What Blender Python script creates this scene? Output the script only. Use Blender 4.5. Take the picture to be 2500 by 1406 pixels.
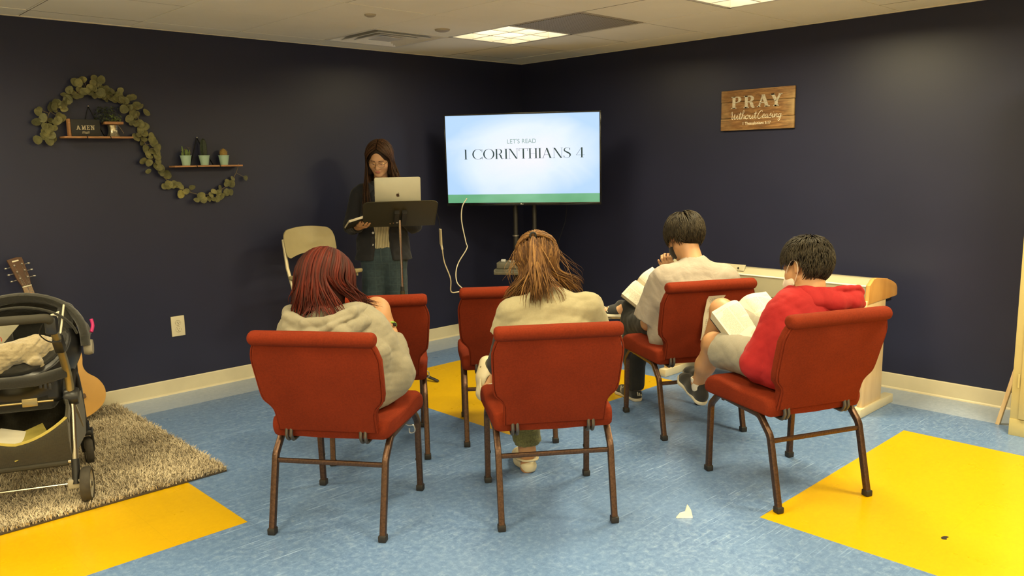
import bpy, bmesh, math, random
import numpy as np
from mathutils import Vector, Matrix, Euler
for _o in list(bpy.data.objects): bpy.data.objects.remove(_o)
SC = bpy.context.scene
COL = SC.collection
PI = math.pi
# ------------------------------------------------------------------ camera
CAMP = Vector((-5.26097, -5.34893, 1.48116))
def _cam():
    pit, yaw, roll = 0.153759, 0.809248, -0.0178541
    fwd = Vector((math.cos(yaw)*math.cos(pit), math.sin(yaw)*math.cos(pit), -math.sin(pit)))
    r = Vector((math.sin(yaw), -math.cos(yaw), 0)); u = r.cross(fwd)
    r2 = math.cos(roll)*r + math.sin(roll)*u; u2 = -math.sin(roll)*r + math.cos(roll)*u
    c = bpy.data.cameras.new('camera'); o = bpy.data.objects.new('camera', c); COL.objects.link(o)
    c.sensor_width = 36; c.lens = 1989.5/2500*36; c.clip_start = 0.05; c.clip_end = 60
    M = Matrix((( r2.x, u2.x, -fwd.x, CAMP.x), (r2.y, u2.y, -fwd.y, CAMP.y), (r2.z, u2.z, -fwd.z, CAMP.z), (0,0,0,1)))
    o.matrix_world = M
    SC.camera = o
_cam()
# ------------------------------------------------------------------ light and exposure
SC.view_settings.view_transform = 'Standard'; SC.view_settings.look = 'None'
SC.view_settings.gamma = 1.0; SC.view_settings.use_curve_mapping = False
SC.view_settings.exposure = 0.10
_w = bpy.data.worlds.new('world'); SC.world = _w; _w.use_nodes = True
_w.node_tree.nodes['Background'].inputs[0].default_value = (1.0, .80, .52, 1)
_w.node_tree.nodes['Background'].inputs[1].default_value = 0.02
H = 2.339; T = 0.6096; AX, AY = 0.923, 0.843        # ceiling height, tile, first grid lines
LAMP = (1.0, .845, .485)
LAMP_TILES = [(0,0,14), (0,3,50), (0,6,54), (3,3,24), (3,6,26), (6,3,27), (6,6,20), (6,0,24), (9,3,45), (3,9,45), (9,9,45), (9,6,45), (6,9,45)]   # tile index and watts; farthest-row lamps added to bounce light onto the ceiling
def tile_centre(i, j): return (-AX-T*(i+.5), -AY-T*(j+.5))
for _i, _j, _p in LAMP_TILES:
    l = bpy.data.lights.new('ceiling_lamp_light', 'AREA'); l.shape = 'SQUARE'; l.size = .5; l.energy = _p
    l.color = LAMP; l.spread = math.radians(170)
    o = bpy.data.objects.new('ceiling_lamp_light', l); COL.objects.link(o)
    x, y = tile_centre(_i, _j); o.location = (x, y, H-.012)
# ------------------------------------------------------------------ materials
def S(h):
    "sRGB 0-255 to linear"
    return tuple(((v/255)/12.92 if v/255 <= .04045 else ((v/255+.055)/1.055)**2.4) for v in h)
class NT:
    def __init__(s, name):
        s.m = bpy.data.materials.new(name); s.m.use_nodes = True; s.t = s.m.node_tree; s.b = s.t.nodes['Principled BSDF']
        s.co = None
    def n(s, typ, **k):
        nd = s.t.nodes.new(typ)
        for a, v in k.items():
            if a.startswith('i_'): nd.inputs[a[2:].replace('_', ' ')].default_value = v
            else: setattr(nd, a, v)
        return nd
    def l(s, a, b): s.t.links.new(a, b)
    def coord(s, scale=(1,1,1), rot=(0,0,0)):
        tc = s.n('ShaderNodeTexCoord'); mp = s.n('ShaderNodeMapping'); s.l(tc.outputs['Object'], mp.inputs['Vector'])
        mp.inputs['Scale'].default_value = scale; mp.inputs['Rotation'].default_value = rot
        return mp.outputs['Vector']
    def noise(s, v, scale, detail=3, rough=.55, dist=0):
        n = s.n('ShaderNodeTexNoise'); s.l(v, n.inputs['Vector']); n.inputs['Scale'].default_value = scale
        n.inputs['Detail'].default_value = detail; n.inputs['Roughness'].default_value = rough; n.inputs['Distortion'].default_value = dist
        return n.outputs['Fac']
    def ramp(s, f, stops):
        r = s.n('ShaderNodeValToRGB'); s.l(f, r.inputs['Fac'])
        e = r.color_ramp.elements
        while len(e) < len(stops): e.new(.5)
        for k, (p, c) in enumerate(stops): e[k].position = p; e[k].color = (*c[:3], 1)
        return r.outputs['Color']
    def bump(s, h, strength=.3, dist=.002):
        b = s.n('ShaderNodeBump'); s.l(h, b.inputs['Height']); b.inputs['Strength'].default_value = strength; b.inputs['Distance'].default_value = dist
        s.l(b.outputs['Normal'], s.b.inputs['Normal']); return b
    def mix(s, f, a, b, mode='MIX'):
        m = s.n('ShaderNodeMix', data_type='RGBA', blend_type=mode)
        if isinstance(f, (int, float)): m.inputs[0].default_value = f
        else: s.l(f, m.inputs[0])
        for i, v in ((6, a), (7, b)):
            if isinstance(v, tuple): m.inputs[i].default_value = (*v[:3], 1)
            else: s.l(v, m.inputs[i])
        return m.outputs[2]
    def math(s, op, a, b=None, c=None):
        m = s.n('ShaderNodeMath', operation=op)
        for i, v in enumerate((a, b, c)):
            if v is None: continue
            if isinstance(v, (int, float)): m.inputs[i].default_value = v
            else: s.l(v, m.inputs[i])
        return m.outputs[0]
    def set(s, color=None, rough=.6, metal=0, sheen=0, coat=0, spec=None, trans=0):
        if color is not None:
            if isinstance(color, tuple): s.b.inputs['Base Color'].default_value = (*color[:3], 1)
            else: s.l(color, s.b.inputs['Base Color'])
        if isinstance(rough, (int, float)): s.b.inputs['Roughness'].default_value = rough
        else: s.l(rough, s.b.inputs['Roughness'])
        s.b.inputs['Metallic'].default_value = metal
        if sheen: s.b.inputs['Sheen Weight'].default_value = sheen
        if coat: s.b.inputs['Coat Weight'].default_value = coat
        if spec is not None: s.b.inputs['Specular IOR Level'].default_value = spec
        if trans: s.b.inputs['Transmission Weight'].default_value = trans
        return s.m
def vary(c, a): return tuple(min(1, v*a) for v in c)
def plain(name, c, rough=.6, metal=0, var=.12, scale=20, bump=0, bscale=60, **k):
    "a colour with slight procedural variation"
    t = NT(name); v = t.coord(); f = t.noise(v, scale)
    col = t.ramp(f, [(.3, vary(c, 1-var)), (.7, vary(c, 1+var))])
    if bump: t.bump(t.noise(v, bscale, 4), bump, .002)
    return t.set(col, rough, metal, **k)
M = {}
def fabric(name, c, scale=420, bump=.5, var=.1, sheen=.25, rough=.9, folds=0, fscale=9, fstretch=(1,1,1)):
    t = NT(name); v = t.coord()
    wx = t.n('ShaderNodeTexWave', wave_type='BANDS', bands_direction='X'); wz = t.n('ShaderNodeTexWave', wave_type='BANDS', bands_direction='Z')
    for w_ in (wx, wz):
        t.l(v, w_.inputs['Vector']); w_.inputs['Scale'].default_value = scale/6.283; w_.inputs['Distortion'].default_value = .6; w_.inputs['Detail'].default_value = 1
    weave = t.math('ADD', wx.outputs['Fac'], wz.outputs['Fac'])
    n1 = t.noise(v, 6, 3); n2 = t.noise(v, 140, 2)
    col = t.ramp(t.math('ADD', t.math('MULTIPLY', n1, .5), t.math('MULTIPLY', n2, .5)), [(.35, vary(c, 1-var)), (.65, vary(c, 1+var))])
    h = t.math('MULTIPLY', weave, .35)
    b = t.bump(h, bump, .0012)
    if folds:
        v2 = t.coord(fstretch); f = t.noise(v2, fscale, 3, .5, .8)
        b2 = t.n('ShaderNodeBump'); t.l(f, b2.inputs['Height']); b2.inputs['Strength'].default_value = folds; b2.inputs['Distance'].default_value = .03
        t.l(b2.outputs['Normal'], b.inputs['Normal'])
    return t.set(col, rough, sheen=sheen)
def mk_wall():
    t = NT('navy_wall_paint'); v = t.coord(); n = t.noise(v, 1.3, 3); n2 = t.noise(v, 160, 3)
    col = t.ramp(n, [(.3, (.0145,.0170,.0440)), (.7, (.0185,.0208,.0510))])
    t.bump(n2, .12, .001)
    return t.set(col, .42, spec=.4)
M['wall'] = mk_wall()
def mk_ceiling():
    t = NT('ceiling_tile'); v = t.coord()
    f = t.noise(v, 300, 2, .7); n = t.noise(v, 2.2, 2)
    col = t.mix(t.math('MULTIPLY', t.ramp(f, [(.62, (0,0,0)), (.75, (1,1,1))]), .25), t.ramp(n, [(.3, (.90,.87,.74)), (.7, (.95,.92,.80))]), (.45,.40,.32))
    t.bump(f, .25, .0015)
    return t.set(col, .95, spec=.1)
M['ceiling'] = mk_ceiling()
M['grid'] = plain('ceiling_grid_metal', (.72,.66,.54), .6, var=.04)
M['grid_gap'] = plain('ceiling_shadow_gap', (.10,.075,.04), .9, var=.04)
M['base'] = plain('baseboard_vinyl', (.62,.56,.40), .38, var=.05, scale=6)
def mk_floor(name, c1, c2, c3, streak, rough):
    t = NT(name); v = t.coord()
    big = t.noise(v, 2.0, 3, .6); n = t.noise(v, 38, 5, .72, .4); sp = t.noise(v, 190, 2, .6)
    col = t.ramp(n, [(.34, c1), (.52, c2), (.70, c3)])
    col = t.mix(t.ramp(big, [(.3, (0,0,0)), (.75, (.6,.6,.6))]), col, c2)
    # chips of the marbling and pale scuffs left on the tiles
    col = t.mix(t.ramp(sp, [(.60, (0,0,0)), (.72, (streak, streak, streak))]), col, vary(c3, 1.35))
    acc = None
    for ang, sc in ((.35, 3.2), (1.25, 2.6), (-.6, 2.9)):
        vv = t.coord((sc, sc*34, 1), (0, 0, ang))
        s1 = t.noise(vv, 1.5, 2, .5, .25)
        s1 = t.ramp(s1, [(.665, (0,0,0)), (.70, (1,1,1))])
        acc = s1 if acc is None else t.mix(1.0, acc, s1, 'ADD')
    mask = t.ramp(t.noise(v, 1.1, 2), [(.42, (0,0,0)), (.6, (1,1,1))])
    acc = t.mix(1.0, acc, mask, 'MULTIPLY')
    col = t.mix(t.math('MULTIPLY', acc, streak*1.4), col, vary(c3, 1.6))
    # one foot tile joints
    br = t.n('ShaderNodeTexBrick', offset=0.0, squash=1.0); vb = t.coord((1,1,1))
    mp = t.n('ShaderNodeMapping'); t.l(vb, mp.inputs['Vector']); mp.inputs['Location'].default_value = (.791, .679, 0); t.l(mp.outputs[0], br.inputs['Vector'])
    br.inputs['Scale'].default_value = 1.0; br.inputs['Brick Width'].default_value = .3048; br.inputs['Row Height'].default_value = .3048
    br.inputs['Mortar Size'].default_value = .0007; br.inputs['Mortar Smooth'].default_value = .1
    col = t.mix(t.math('MULTIPLY', br.outputs['Fac'], .22), col, vary(c1, .5))
    r = t.math('ADD', t.math('MULTIPLY', t.noise(v, 7, 3), .16), rough)
    t.bump(t.noise(v, 5, 2), .05, .01)
    return t.set(col, r, spec=.5)
M['floor'] = mk_floor('blue_vinyl_tile', (.085,.160,.355), (.135,.235,.46), (.25,.36,.57), .5, .22)
M['floor_border'] = mk_floor('grey_blue_border_tile', (.26,.34,.50), (.32,.40,.56), (.40,.47,.61), .12, .24)
M['floor_yellow'] = mk_floor('yellow_vinyl_tile', (.61,.365,.0004), (.64,.39,.0008), (.67,.415,.001), .03, .22)
M['red_fabric'] = fabric('terracotta_woven_fabric', (.172,.0215,.0065), scale=900, bump=.7, var=.16, sheen=0)
M['red_fabric'].node_tree.nodes['Principled BSDF'].inputs['Specular IOR Level'].default_value = .12
M['bronze'] = plain('brown_hammered_metal', (.095,.052,.034), .36, .75, var=.25, scale=120, bump=.25, bscale=220)
M['rubber'] = plain('dark_rubber', (.016,.014,.013), .6)
M['steel'] = plain('bright_steel', (.50,.47,.42), .28, .9, var=.05)
# ------------------------------------------------------------------ mesh helpers
def mesh_obj(name, bm_or_data, mat, parent=None, smooth=35, loc=None, rot=None):
    if isinstance(bm_or_data, bmesh.types.BMesh):
        me = bpy.data.meshes.new(name); bm_or_data.normal_update(); bm_or_data.to_mesh(me); bm_or_data.free()
    else:
        vs, fs = bm_or_data; me = bpy.data.meshes.new(name); me.from_pydata([tuple(map(float, v)) for v in vs], [], [tuple(map(int, f)) for f in fs]); me.validate()
    for m in (mat if isinstance(mat, (list, tuple)) else [mat]): me.materials.append(M[m] if isinstance(m, str) else m)
    if smooth:
        me.shade_smooth()
        if smooth < 180: me.set_sharp_from_angle(angle=math.radians(smooth))
    o = bpy.data.objects.new(name, me); COL.objects.link(o)
    if parent is not None: o.parent = parent
    if loc is not None: o.location = loc
    if rot is not None: o.rotation_euler = rot
    return o
def tag(o, label, cat, group=None, kind=None):
    o['label'] = label; o['category'] = cat
    if group: o['group'] = group
    if kind: o['kind'] = kind
    return o
def thing(name, label, cat, loc=(0,0,0), rz=0, group=None):
    o = bpy.data.objects.new(name, None); COL.objects.link(o); o.empty_display_size = .1
    o.location = loc; o.rotation_euler = (0, 0, rz)
    return tag(o, label, cat, group)
def struct(o): o['kind'] = 'structure'; return o
def NB(): return bmesh.new()
def add_box(bm, c, s, bevel=0, seg=2, rot=None):
    r = bmesh.ops.create_cube(bm, size=1)
    Mx = Matrix.Translation(c) @ (rot.to_matrix().to_4x4() if rot is not None else Matrix.Identity(4)) @ Matrix.Diagonal((*s, 1))
    bmesh.ops.transform(bm, matrix=Mx, verts=r['verts'])
    if bevel:
        es = list({e for v in r['verts'] for e in v.link_edges})
        bmesh.ops.bevel(bm, geom=es, offset=bevel, segments=seg, affect='EDGES', profile=.5)
    return bm
def frames(P):
    "parallel transport frames along a polyline"
    P = [Vector(p) for p in P]; n = len(P); Tn = []
    for i in range(n):
        a = P[max(0, i-1)]; b = P[min(n-1, i+1)]; d = (b-a)
        Tn.append(d.normalized() if d.length > 1e-9 else Vector((0,0,1)))
    up = Vector((0,0,1)) if abs(Tn[0].z) < .9 else Vector((1,0,0))
    N = (up - Tn[0]*up.dot(Tn[0])).normalized(); out = []
    for i in range(n):
        N = (N - Tn[i]*N.dot(Tn[i])).normalized(); out.append((P[i], Tn[i], N, Tn[i].cross(N)))
    return out
def add_sweep(bm, P, prof, scale=None, cap=True, closed=False):
    "sweep a closed 2D profile along a polyline"
    fr = frames(P); rings = []
    for i, (p, t, n, b) in enumerate(fr):
        s = 1 if scale is None else scale[i]
        sx, sy = (s if isinstance(s, (tuple, list)) else (s, s))
        rings.append([bm.verts.new(p + n*(q[0]*sx) + b*(q[1]*sy)) for q in prof])
    m = len(prof)
    for i in range(len(rings)-1 + (1 if closed else 0)):
        A = rings[i]; B = rings[(i+1) % len(rings)]
        for k in range(m): bm.faces.new((A[k], A[(k+1) % m], B[(k+1) % m], B[k]))
    if cap and not closed:
        bm.faces.new(list(reversed(rings[0]))); bm.faces.new(rings[-1])
    return bm
def circ(r, n=10, ry=None): return [(r*math.cos(2*PI*k/n), (ry or r)*math.sin(2*PI*k/n)) for k in range(n)]
def rrect(w, h, r, n=3):
    out = []
    for cx, cy, a0 in ((w/2-r, h/2-r, 0), (-w/2+r, h/2-r, PI/2), (-w/2+r, -h/2+r, PI), (w/2-r, -h/2+r, 1.5*PI)):
        for k in range(n+1): a = a0 + PI/2*k/n; out.append((cx+r*math.cos(a), cy+r*math.sin(a)))
    return out
def add_tube(bm, P, r, n=10, scale=None): return add_sweep(bm, P, circ(r, n), scale)
def smooth_path(P, sub=6, closed=False):
    P = [Vector(p) for p in P]; n = len(P); out = []
    rng = range(n) if closed else range(n-1)
    for i in rng:
        if closed: p0, p1, p2, p3 = P[(i-1) % n], P[i], P[(i+1) % n], P[(i+2) % n]
        else: p0, p1, p2, p3 = P[max(0, i-1)], P[i], P[i+1], P[min(n-1, i+2)]
        for k in range(sub):
            t = k/sub; t2 = t*t; t3 = t2*t
            out.append(.5*((2*p1) + (p2-p0)*t + (2*p0-5*p1+4*p2-p3)*t2 + (3*p1-p0-3*p2+p3)*t3))
    if not closed: out.append(P[-1])
    return out
def fillet(P, radii, n=6):
    "polyline with rounded corners"
    P = [Vector(p) for p in P]; out = [P[0]]
    for i in range(1, len(P)-1):
        r = radii[i-1] if isinstance(radii, (list, tuple)) else radii
        a = (P[i-1]-P[i]).normalized(); b = (P[i+1]-P[i]).normalized(); ang = a.angle(b)
        if r <= 0 or ang > PI-.02: out.append(P[i]); continue
        d = min(r/math.tan(ang/2), (P[i-1]-P[i]).length*.49, (P[i+1]-P[i]).length*.49)
        A = P[i]+a*d; B = P[i]+b*d
        for k in range(n+1):
            t = k/n; out.append((1-t)**2*A + 2*t*(1-t)*P[i] + t*t*B)
    out.append(P[-1]); return out
def add_lathe(bm, prof, seg=24, c=(0,0,0), rot=None, cap=False):
    rings = []
    R_ = rot.to_matrix() if rot is not None else Matrix.Identity(3)
    for r, z in prof:
        rings.append([bm.verts.new(R_ @ Vector((r*math.cos(2*PI*k/seg), r*math.sin(2*PI*k/seg), z)) + Vector(c)) for k in range(seg)])
    for i in range(len(rings)-1):
        for k in range(seg): bm.faces.new((rings[i][k], rings[i][(k+1) % seg], rings[i+1][(k+1) % seg], rings[i+1][k]))
    if cap: bm.faces.new(list(reversed(rings[0]))); bm.faces.new(rings[-1])
    return bm
def add_prism(bm, poly, origin, ux, uy, depth, bevel=0, seg=2):
    "polygon in the plane origin + u*ux + v*uy, extruded by vector depth"
    o = Vector(origin); ux = Vector(ux); uy = Vector(uy); d = Vector(depth)
    A = [bm.verts.new(o+ux*p[0]+uy*p[1]) for p in poly]; B = [bm.verts.new(o+ux*p[0]+uy*p[1]+d) for p in poly]
    n = len(poly); fs = []
    if ux.cross(uy).dot(d) > 0: A, B = B, A
    fs.append(bm.faces.new(A)); fs.append(bm.faces.new(list(reversed(B))))
    for k in range(n): fs.append(bm.faces.new((A[(k+1) % n], A[k], B[k], B[(k+1) % n])))
    bmesh.ops.recalc_face_normals(bm, faces=fs)
    if bevel:
        es = [e for e in fs[0].edges] + [e for e in fs[1].edges]
        bmesh.ops.bevel(bm, geom=es, offset=bevel, segments=seg, affect='EDGES', profile=.5)
    return bm
def dup(root, loc, rz, label=None):
    "copy of a thing with copies of its parts and sub-parts"
    def rec(o, par):
        c = o.copy(); COL.objects.link(c); c.parent = par
        for ch in list(o.children): rec(ch, c)
        return c
    r = rec(root, None); r.location = loc; r.rotation_euler = (0, 0, rz)
    if label: r['label'] = label
    return r
# ------------------------------------------------------------------ the room
def build_room():
    X0, Y0 = -8.2, -8.2
    bm = NB(); add_box(bm, ((X0+.15)/2, .06, H/2), (-X0+.3, .12, H)); o = mesh_obj('wall_left', bm, 'wall', smooth=0); struct(o)
    bm = NB(); add_box(bm, (.06, (Y0)/2, H/2), (.12, -Y0, H)); o = mesh_obj('wall_right', bm, 'wall', smooth=0); struct(o)
    bm = NB(); add_box(bm, (X0-.06, Y0/2, H/2), (.12, -Y0, H)); struct(mesh_obj('wall_back', bm, plain('cream_wall_paint', (.80,.74,.60), .7, var=.03), smooth=0))
    bm = NB(); add_box(bm, (X0/2, Y0-.06, H/2), (-X0, .12, H)); struct(mesh_obj('wall_near', bm, plain('cream_wall_paint_near', (.80,.74,.60), .7, var=.03), smooth=0))
    # floor: border strip, blue field and yellow squares, all cut from one surface
    xs = sorted({X0, 0., -.335} | {-.791-1.524*k for k in range(5)}); ys = sorted({Y0, 0., -.335} | {-.705-1.512*k for k in range(5)})
    vs = []; idx = {}; fs = []; mi = []
    for i, x in enumerate(xs):
        for j, y in enumerate(ys): idx[i, j] = len(vs); vs.append((x, y, 0))
    for i in range(len(xs)-1):
        for j in range(len(ys)-1):
            cx = (xs[i]+xs[i+1])/2; cy = (ys[j]+ys[j+1])/2; m = 0
            if cx > -.335 or cy > -.335: m = 1
            else:
                a = math.floor((-.791-cx)/1.524); b = math.floor((-.705-cy)/1.512)
                if a >= 0 and b >= 0 and a % 2 == 0 and b % 2 == 0: m = 2
            fs.append((idx[i, j], idx[i+1, j], idx[i+1, j+1], idx[i, j+1])); mi.append(m)
    fl = mesh_obj('floor', (vs, fs), ['floor', 'floor_border', 'floor_yellow'], smooth=0)
    for p, m in zip(fl.data.polygons, mi): p.material_index = m
    struct(fl)
    # baseboards with a small toe
    prof = [(0,0), (.014,0), (.012,.006), (.006,.012), (.005,.094), (.003,.1), (0,.1)]
    bm = NB(); add_prism(bm, prof, (X0,0,0), (0,-1,0), (0,0,1), (-X0,0,0)); struct(mesh_obj('baseboard_left', bm, 'base', smooth=0))
    bm = NB(); add_prism(bm, prof, (0,Y0,0), (-1,0,0), (0,0,1), (0,-Y0,0)); struct(mesh_obj('baseboard_right', bm, 'base', smooth=0))
    # ceiling: slab above, one field of lay-in tiles with slightly varied heights, T-bar grid
    bm = NB(); add_box(bm, (X0/2, Y0/2, H+.25), (-X0+.3, -Y0+.3, .1)); struct(mesh_obj('ceiling_2', bm, 'grid_gap', smooth=0))
    rnd = random.Random(4); skip = {(i, j) for i, j, _ in LAMP_TILES} | {(1, -1), (0, 1)}
    bm = NB()
    for i in range(-2, 12):
        for j in range(-2, 13):
            x1 = min(0, -AX-T*i); x0 = max(X0, -AX-T*(i+1)); y1 = min(0, -AY-T*j); y0 = max(Y0, -AY-T*(j+1))
            if x1-x0 < .02 or y1-y0 < .02 or (i, j) in skip: continue
            g = .003; tz = rnd.uniform(-.004, .0015)
            add_box(bm, ((x0+x1)/2, (y0+y1)/2, H+.010+tz/2), (x1-x0-2*g, y1-y0-2*g, .018))
    struct(mesh_obj('ceiling', bm, 'ceiling', smooth=0))
    bm = NB(); w = .024
    for i in range(-1, 13):
        x = -AX-T*i
        if X0 < x < 0: add_box(bm, (x, Y0/2, H+.0035), (w, -Y0, .001)); add_box(bm, (x, Y0/2, H+.02), (.002, -Y0, .03))
    for j in range(-1, 13):
        y = -AY-T*j
        if Y0 < y < 0: add_box(bm, (X0/2, y, H+.0031), (-X0, w, .001))
    struct(mesh_obj('trim_1', bm, 'grid', smooth=0))
    # thin dark joints where tiles meet the bars
    bm = NB()
    for i in range(-1, 13):
        x = -AX-T*i
        if X0 < x < 0: add_box(bm, (x+.0135, Y0/2, H+.0012), (.0035, -Y0, .001))
    for j in range(-1, 13):
        y = -AY-T*j
        if Y0 < y < 0: add_box(bm, (X0/2, y+.0135, H+.0014), (-X0, .0025, .001))
    struct(mesh_obj('trim_2', bm, 'grid_gap', smooth=0))
    bm = NB(); add_box(bm, (X0/2, -.006, H-.001), (-X0, .012, .006)); add_box(bm, (-.006, Y0/2, H-.001), (.012, -Y0, .006)); struct(mesh_obj('trim_3', bm, 'grid', smooth=0))
build_room()
# ------------------------------------------------------------------ ceiling fixtures
M['fixture'] = plain('white_fixture_enamel', (.82,.80,.74), .35, var=.02)
M['louver'] = plain('satin_louver_blade', (.86,.84,.78), .22, .25, var=.02)
M['grille'] = plain('grey_vent_paint', (.42,.37,.28), .6, var=.04)
M['vent_dark'] = plain('vent_throat', (.035,.028,.018), .8)
def mk_emit(name, col, st):
    t = NT(name); t.set((.8,.8,.8), .5); t.b.inputs['Emission Color'].default_value = (*col, 1); t.b.inputs['Emission Strength'].default_value = st; return t.m
M['tube'] = mk_emit('lit_fluorescent_tube', (1.0,.84,.56), 9)
def build_fixture(i, j, name_label):
    x, y = tile_centre(i, j); root = thing('ceiling_light', name_label, 'ceiling light', (x, y, H), 0, 'recessed ceiling lights')
    w = .572; t_ = .006; d = .10
    bm = NB()
    for s in (-1, 1):
        add_box(bm, (s*(w/2), 0, d/2), (t_, w+t_, d)); add_box(bm, (0, s*(w/2), d/2), (w+t_, t_, d))
        add_box(bm, (s*(w/2+.010), 0, .0015), (.022, w+.04, .004)); add_box(bm, (0, s*(w/2+.010), .0015), (w+.04, .022, .004))
    add_box(bm, (0, 0, d+.004), (w+t_, w+t_, .006))
    mesh_obj('housing', bm, 'fixture', root, smooth=0)
    bm = NB()
    for k in (-1, 1):
        for ax in (0, 1):
            c = k*w/6
            prof = [(-.006, .0), (.006, .0), (.0035, .03), (.0015, .062), (-.0015, .062), (-.0035, .03)]
            if ax == 0: add_prism(bm, [(p[0]+c, p[1]) for p in prof], (0, -w/2, .004), (1,0,0), (0,0,1), (0, w, 0))
            else: add_prism(bm, [(p[0]+c, p[1]) for p in prof], (-w/2, 0, .004), (0,1,0), (0,0,1), (w, 0, 0))
    mesh_obj('louver', bm, 'louver', root, smooth=0)
    for k in (-1, 0, 1):
        bm = NB(); add_tube(bm, [(k*.18, -.26, .082), (k*.18, .26, .082)], .012, 10); mesh_obj('tube', bm, 'tube', root)
for _i, _j, _p in LAMP_TILES:
    if (_i, _j) in ((0,0), (0,3)):
        build_fixture(_i, _j, 'small recessed louvred ceiling light near the room corner' if _j == 0 else 'bright recessed ceiling light cut by the top edge of the photo')
    else: build_fixture(_i, _j, 'unseen recessed louvred ceiling light over the room, outside the photo')  # unseen fixtures; those in the farthest rows are added for bounce light
def build_vents():
    x, y = tile_centre(1, -1)
    root = thing('ceiling_vent', 'square stepped air diffuser in the ceiling left of the small light', 'vent', (x, y, H))
    prof = [(.300,.001), (.292,-.004), (.262,-.004), (.205,.032)]
    def ringq(bm, r1, z1, r2, z2):
        a = [bm.verts.new((sx*r1, sy*r1, z1)) for sx, sy in ((-1,-1),(1,-1),(1,1),(-1,1))]; b = [bm.verts.new((sx*r2, sy*r2, z2)) for sx, sy in ((-1,-1),(1,-1),(1,1),(-1,1))]
        for k in range(4): bm.faces.new((a[k], a[(k+1) % 4], b[(k+1) % 4], b[k]))
    bm = NB(); ringq(bm, .303, .004, .303, -.003); ringq(bm, .303, -.003, .283, -.003); ringq(bm, .283, -.003, .235, .045); mesh_obj('frame', bm, 'fixture', root, smooth=0)
    bm = NB(); add_box(bm, (0,0,.062), (.56,.56,.01)); mesh_obj('throat', bm, 'vent_dark', root, smooth=0)
    for r in (.215, .150):
        bm = NB(); ringq(bm, r+.008, -.004, r, -.006); ringq(bm, r, -.006, r-.05, .036); ringq(bm, r+.008, -.004, r-.045, .042); mesh_obj('louver', bm, 'fixture', root, smooth=0)
    bm = NB(); add_box(bm, (0,0,-.004), (.17,.17,.003)); mesh_obj('centre_plate', bm, 'fixture', root, smooth=0)
    x, y = tile_centre(0, 1)
    root = thing('return_grille', 'dull grey return air grille between the two ceiling lights', 'vent', (x, y, H))
    bm = NB(); add_box(bm, (0,0,.004), (.60,.60,.008)); mesh_obj('frame', bm, 'grille', root, smooth=0)
    t = NT('perforated_grey_grille'); v = t.coord(); vo = t.n('ShaderNodeTexVoronoi'); vo.inputs['Scale'].default_value = 70; vo.inputs['Randomness'].default_value = 0; t.l(v, vo.inputs['Vector'])
    c = t.ramp(vo.outputs['Distance'], [(.30, (.05,.045,.035)), (.38, (.40,.36,.28))]); t.set(c, .6)
    bm = NB(); add_box(bm, (0,0,-.001), (.55,.55,.004)); mesh_obj('perforated_panel', bm, t.m, root, smooth=0)
    for (x, y, r, lb) in ((-1.772,-1.076,.05,'round white ceiling sensor nearest the lit square light'), (-2.446,-1.247,.034,'small round disc in the ceiling tile farther left of the sensor')):
        bm = NB(); add_lathe(bm, [(.0001,-.014),(r*.6,-.014),(r*.92,-.009),(r,-.001),(r,.003)], 28); o = mesh_obj('ceiling_disc', bm, 'grille', None, loc=(x, y, H)); tag(o, lb, 'ceiling sensor')
build_vents()
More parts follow.
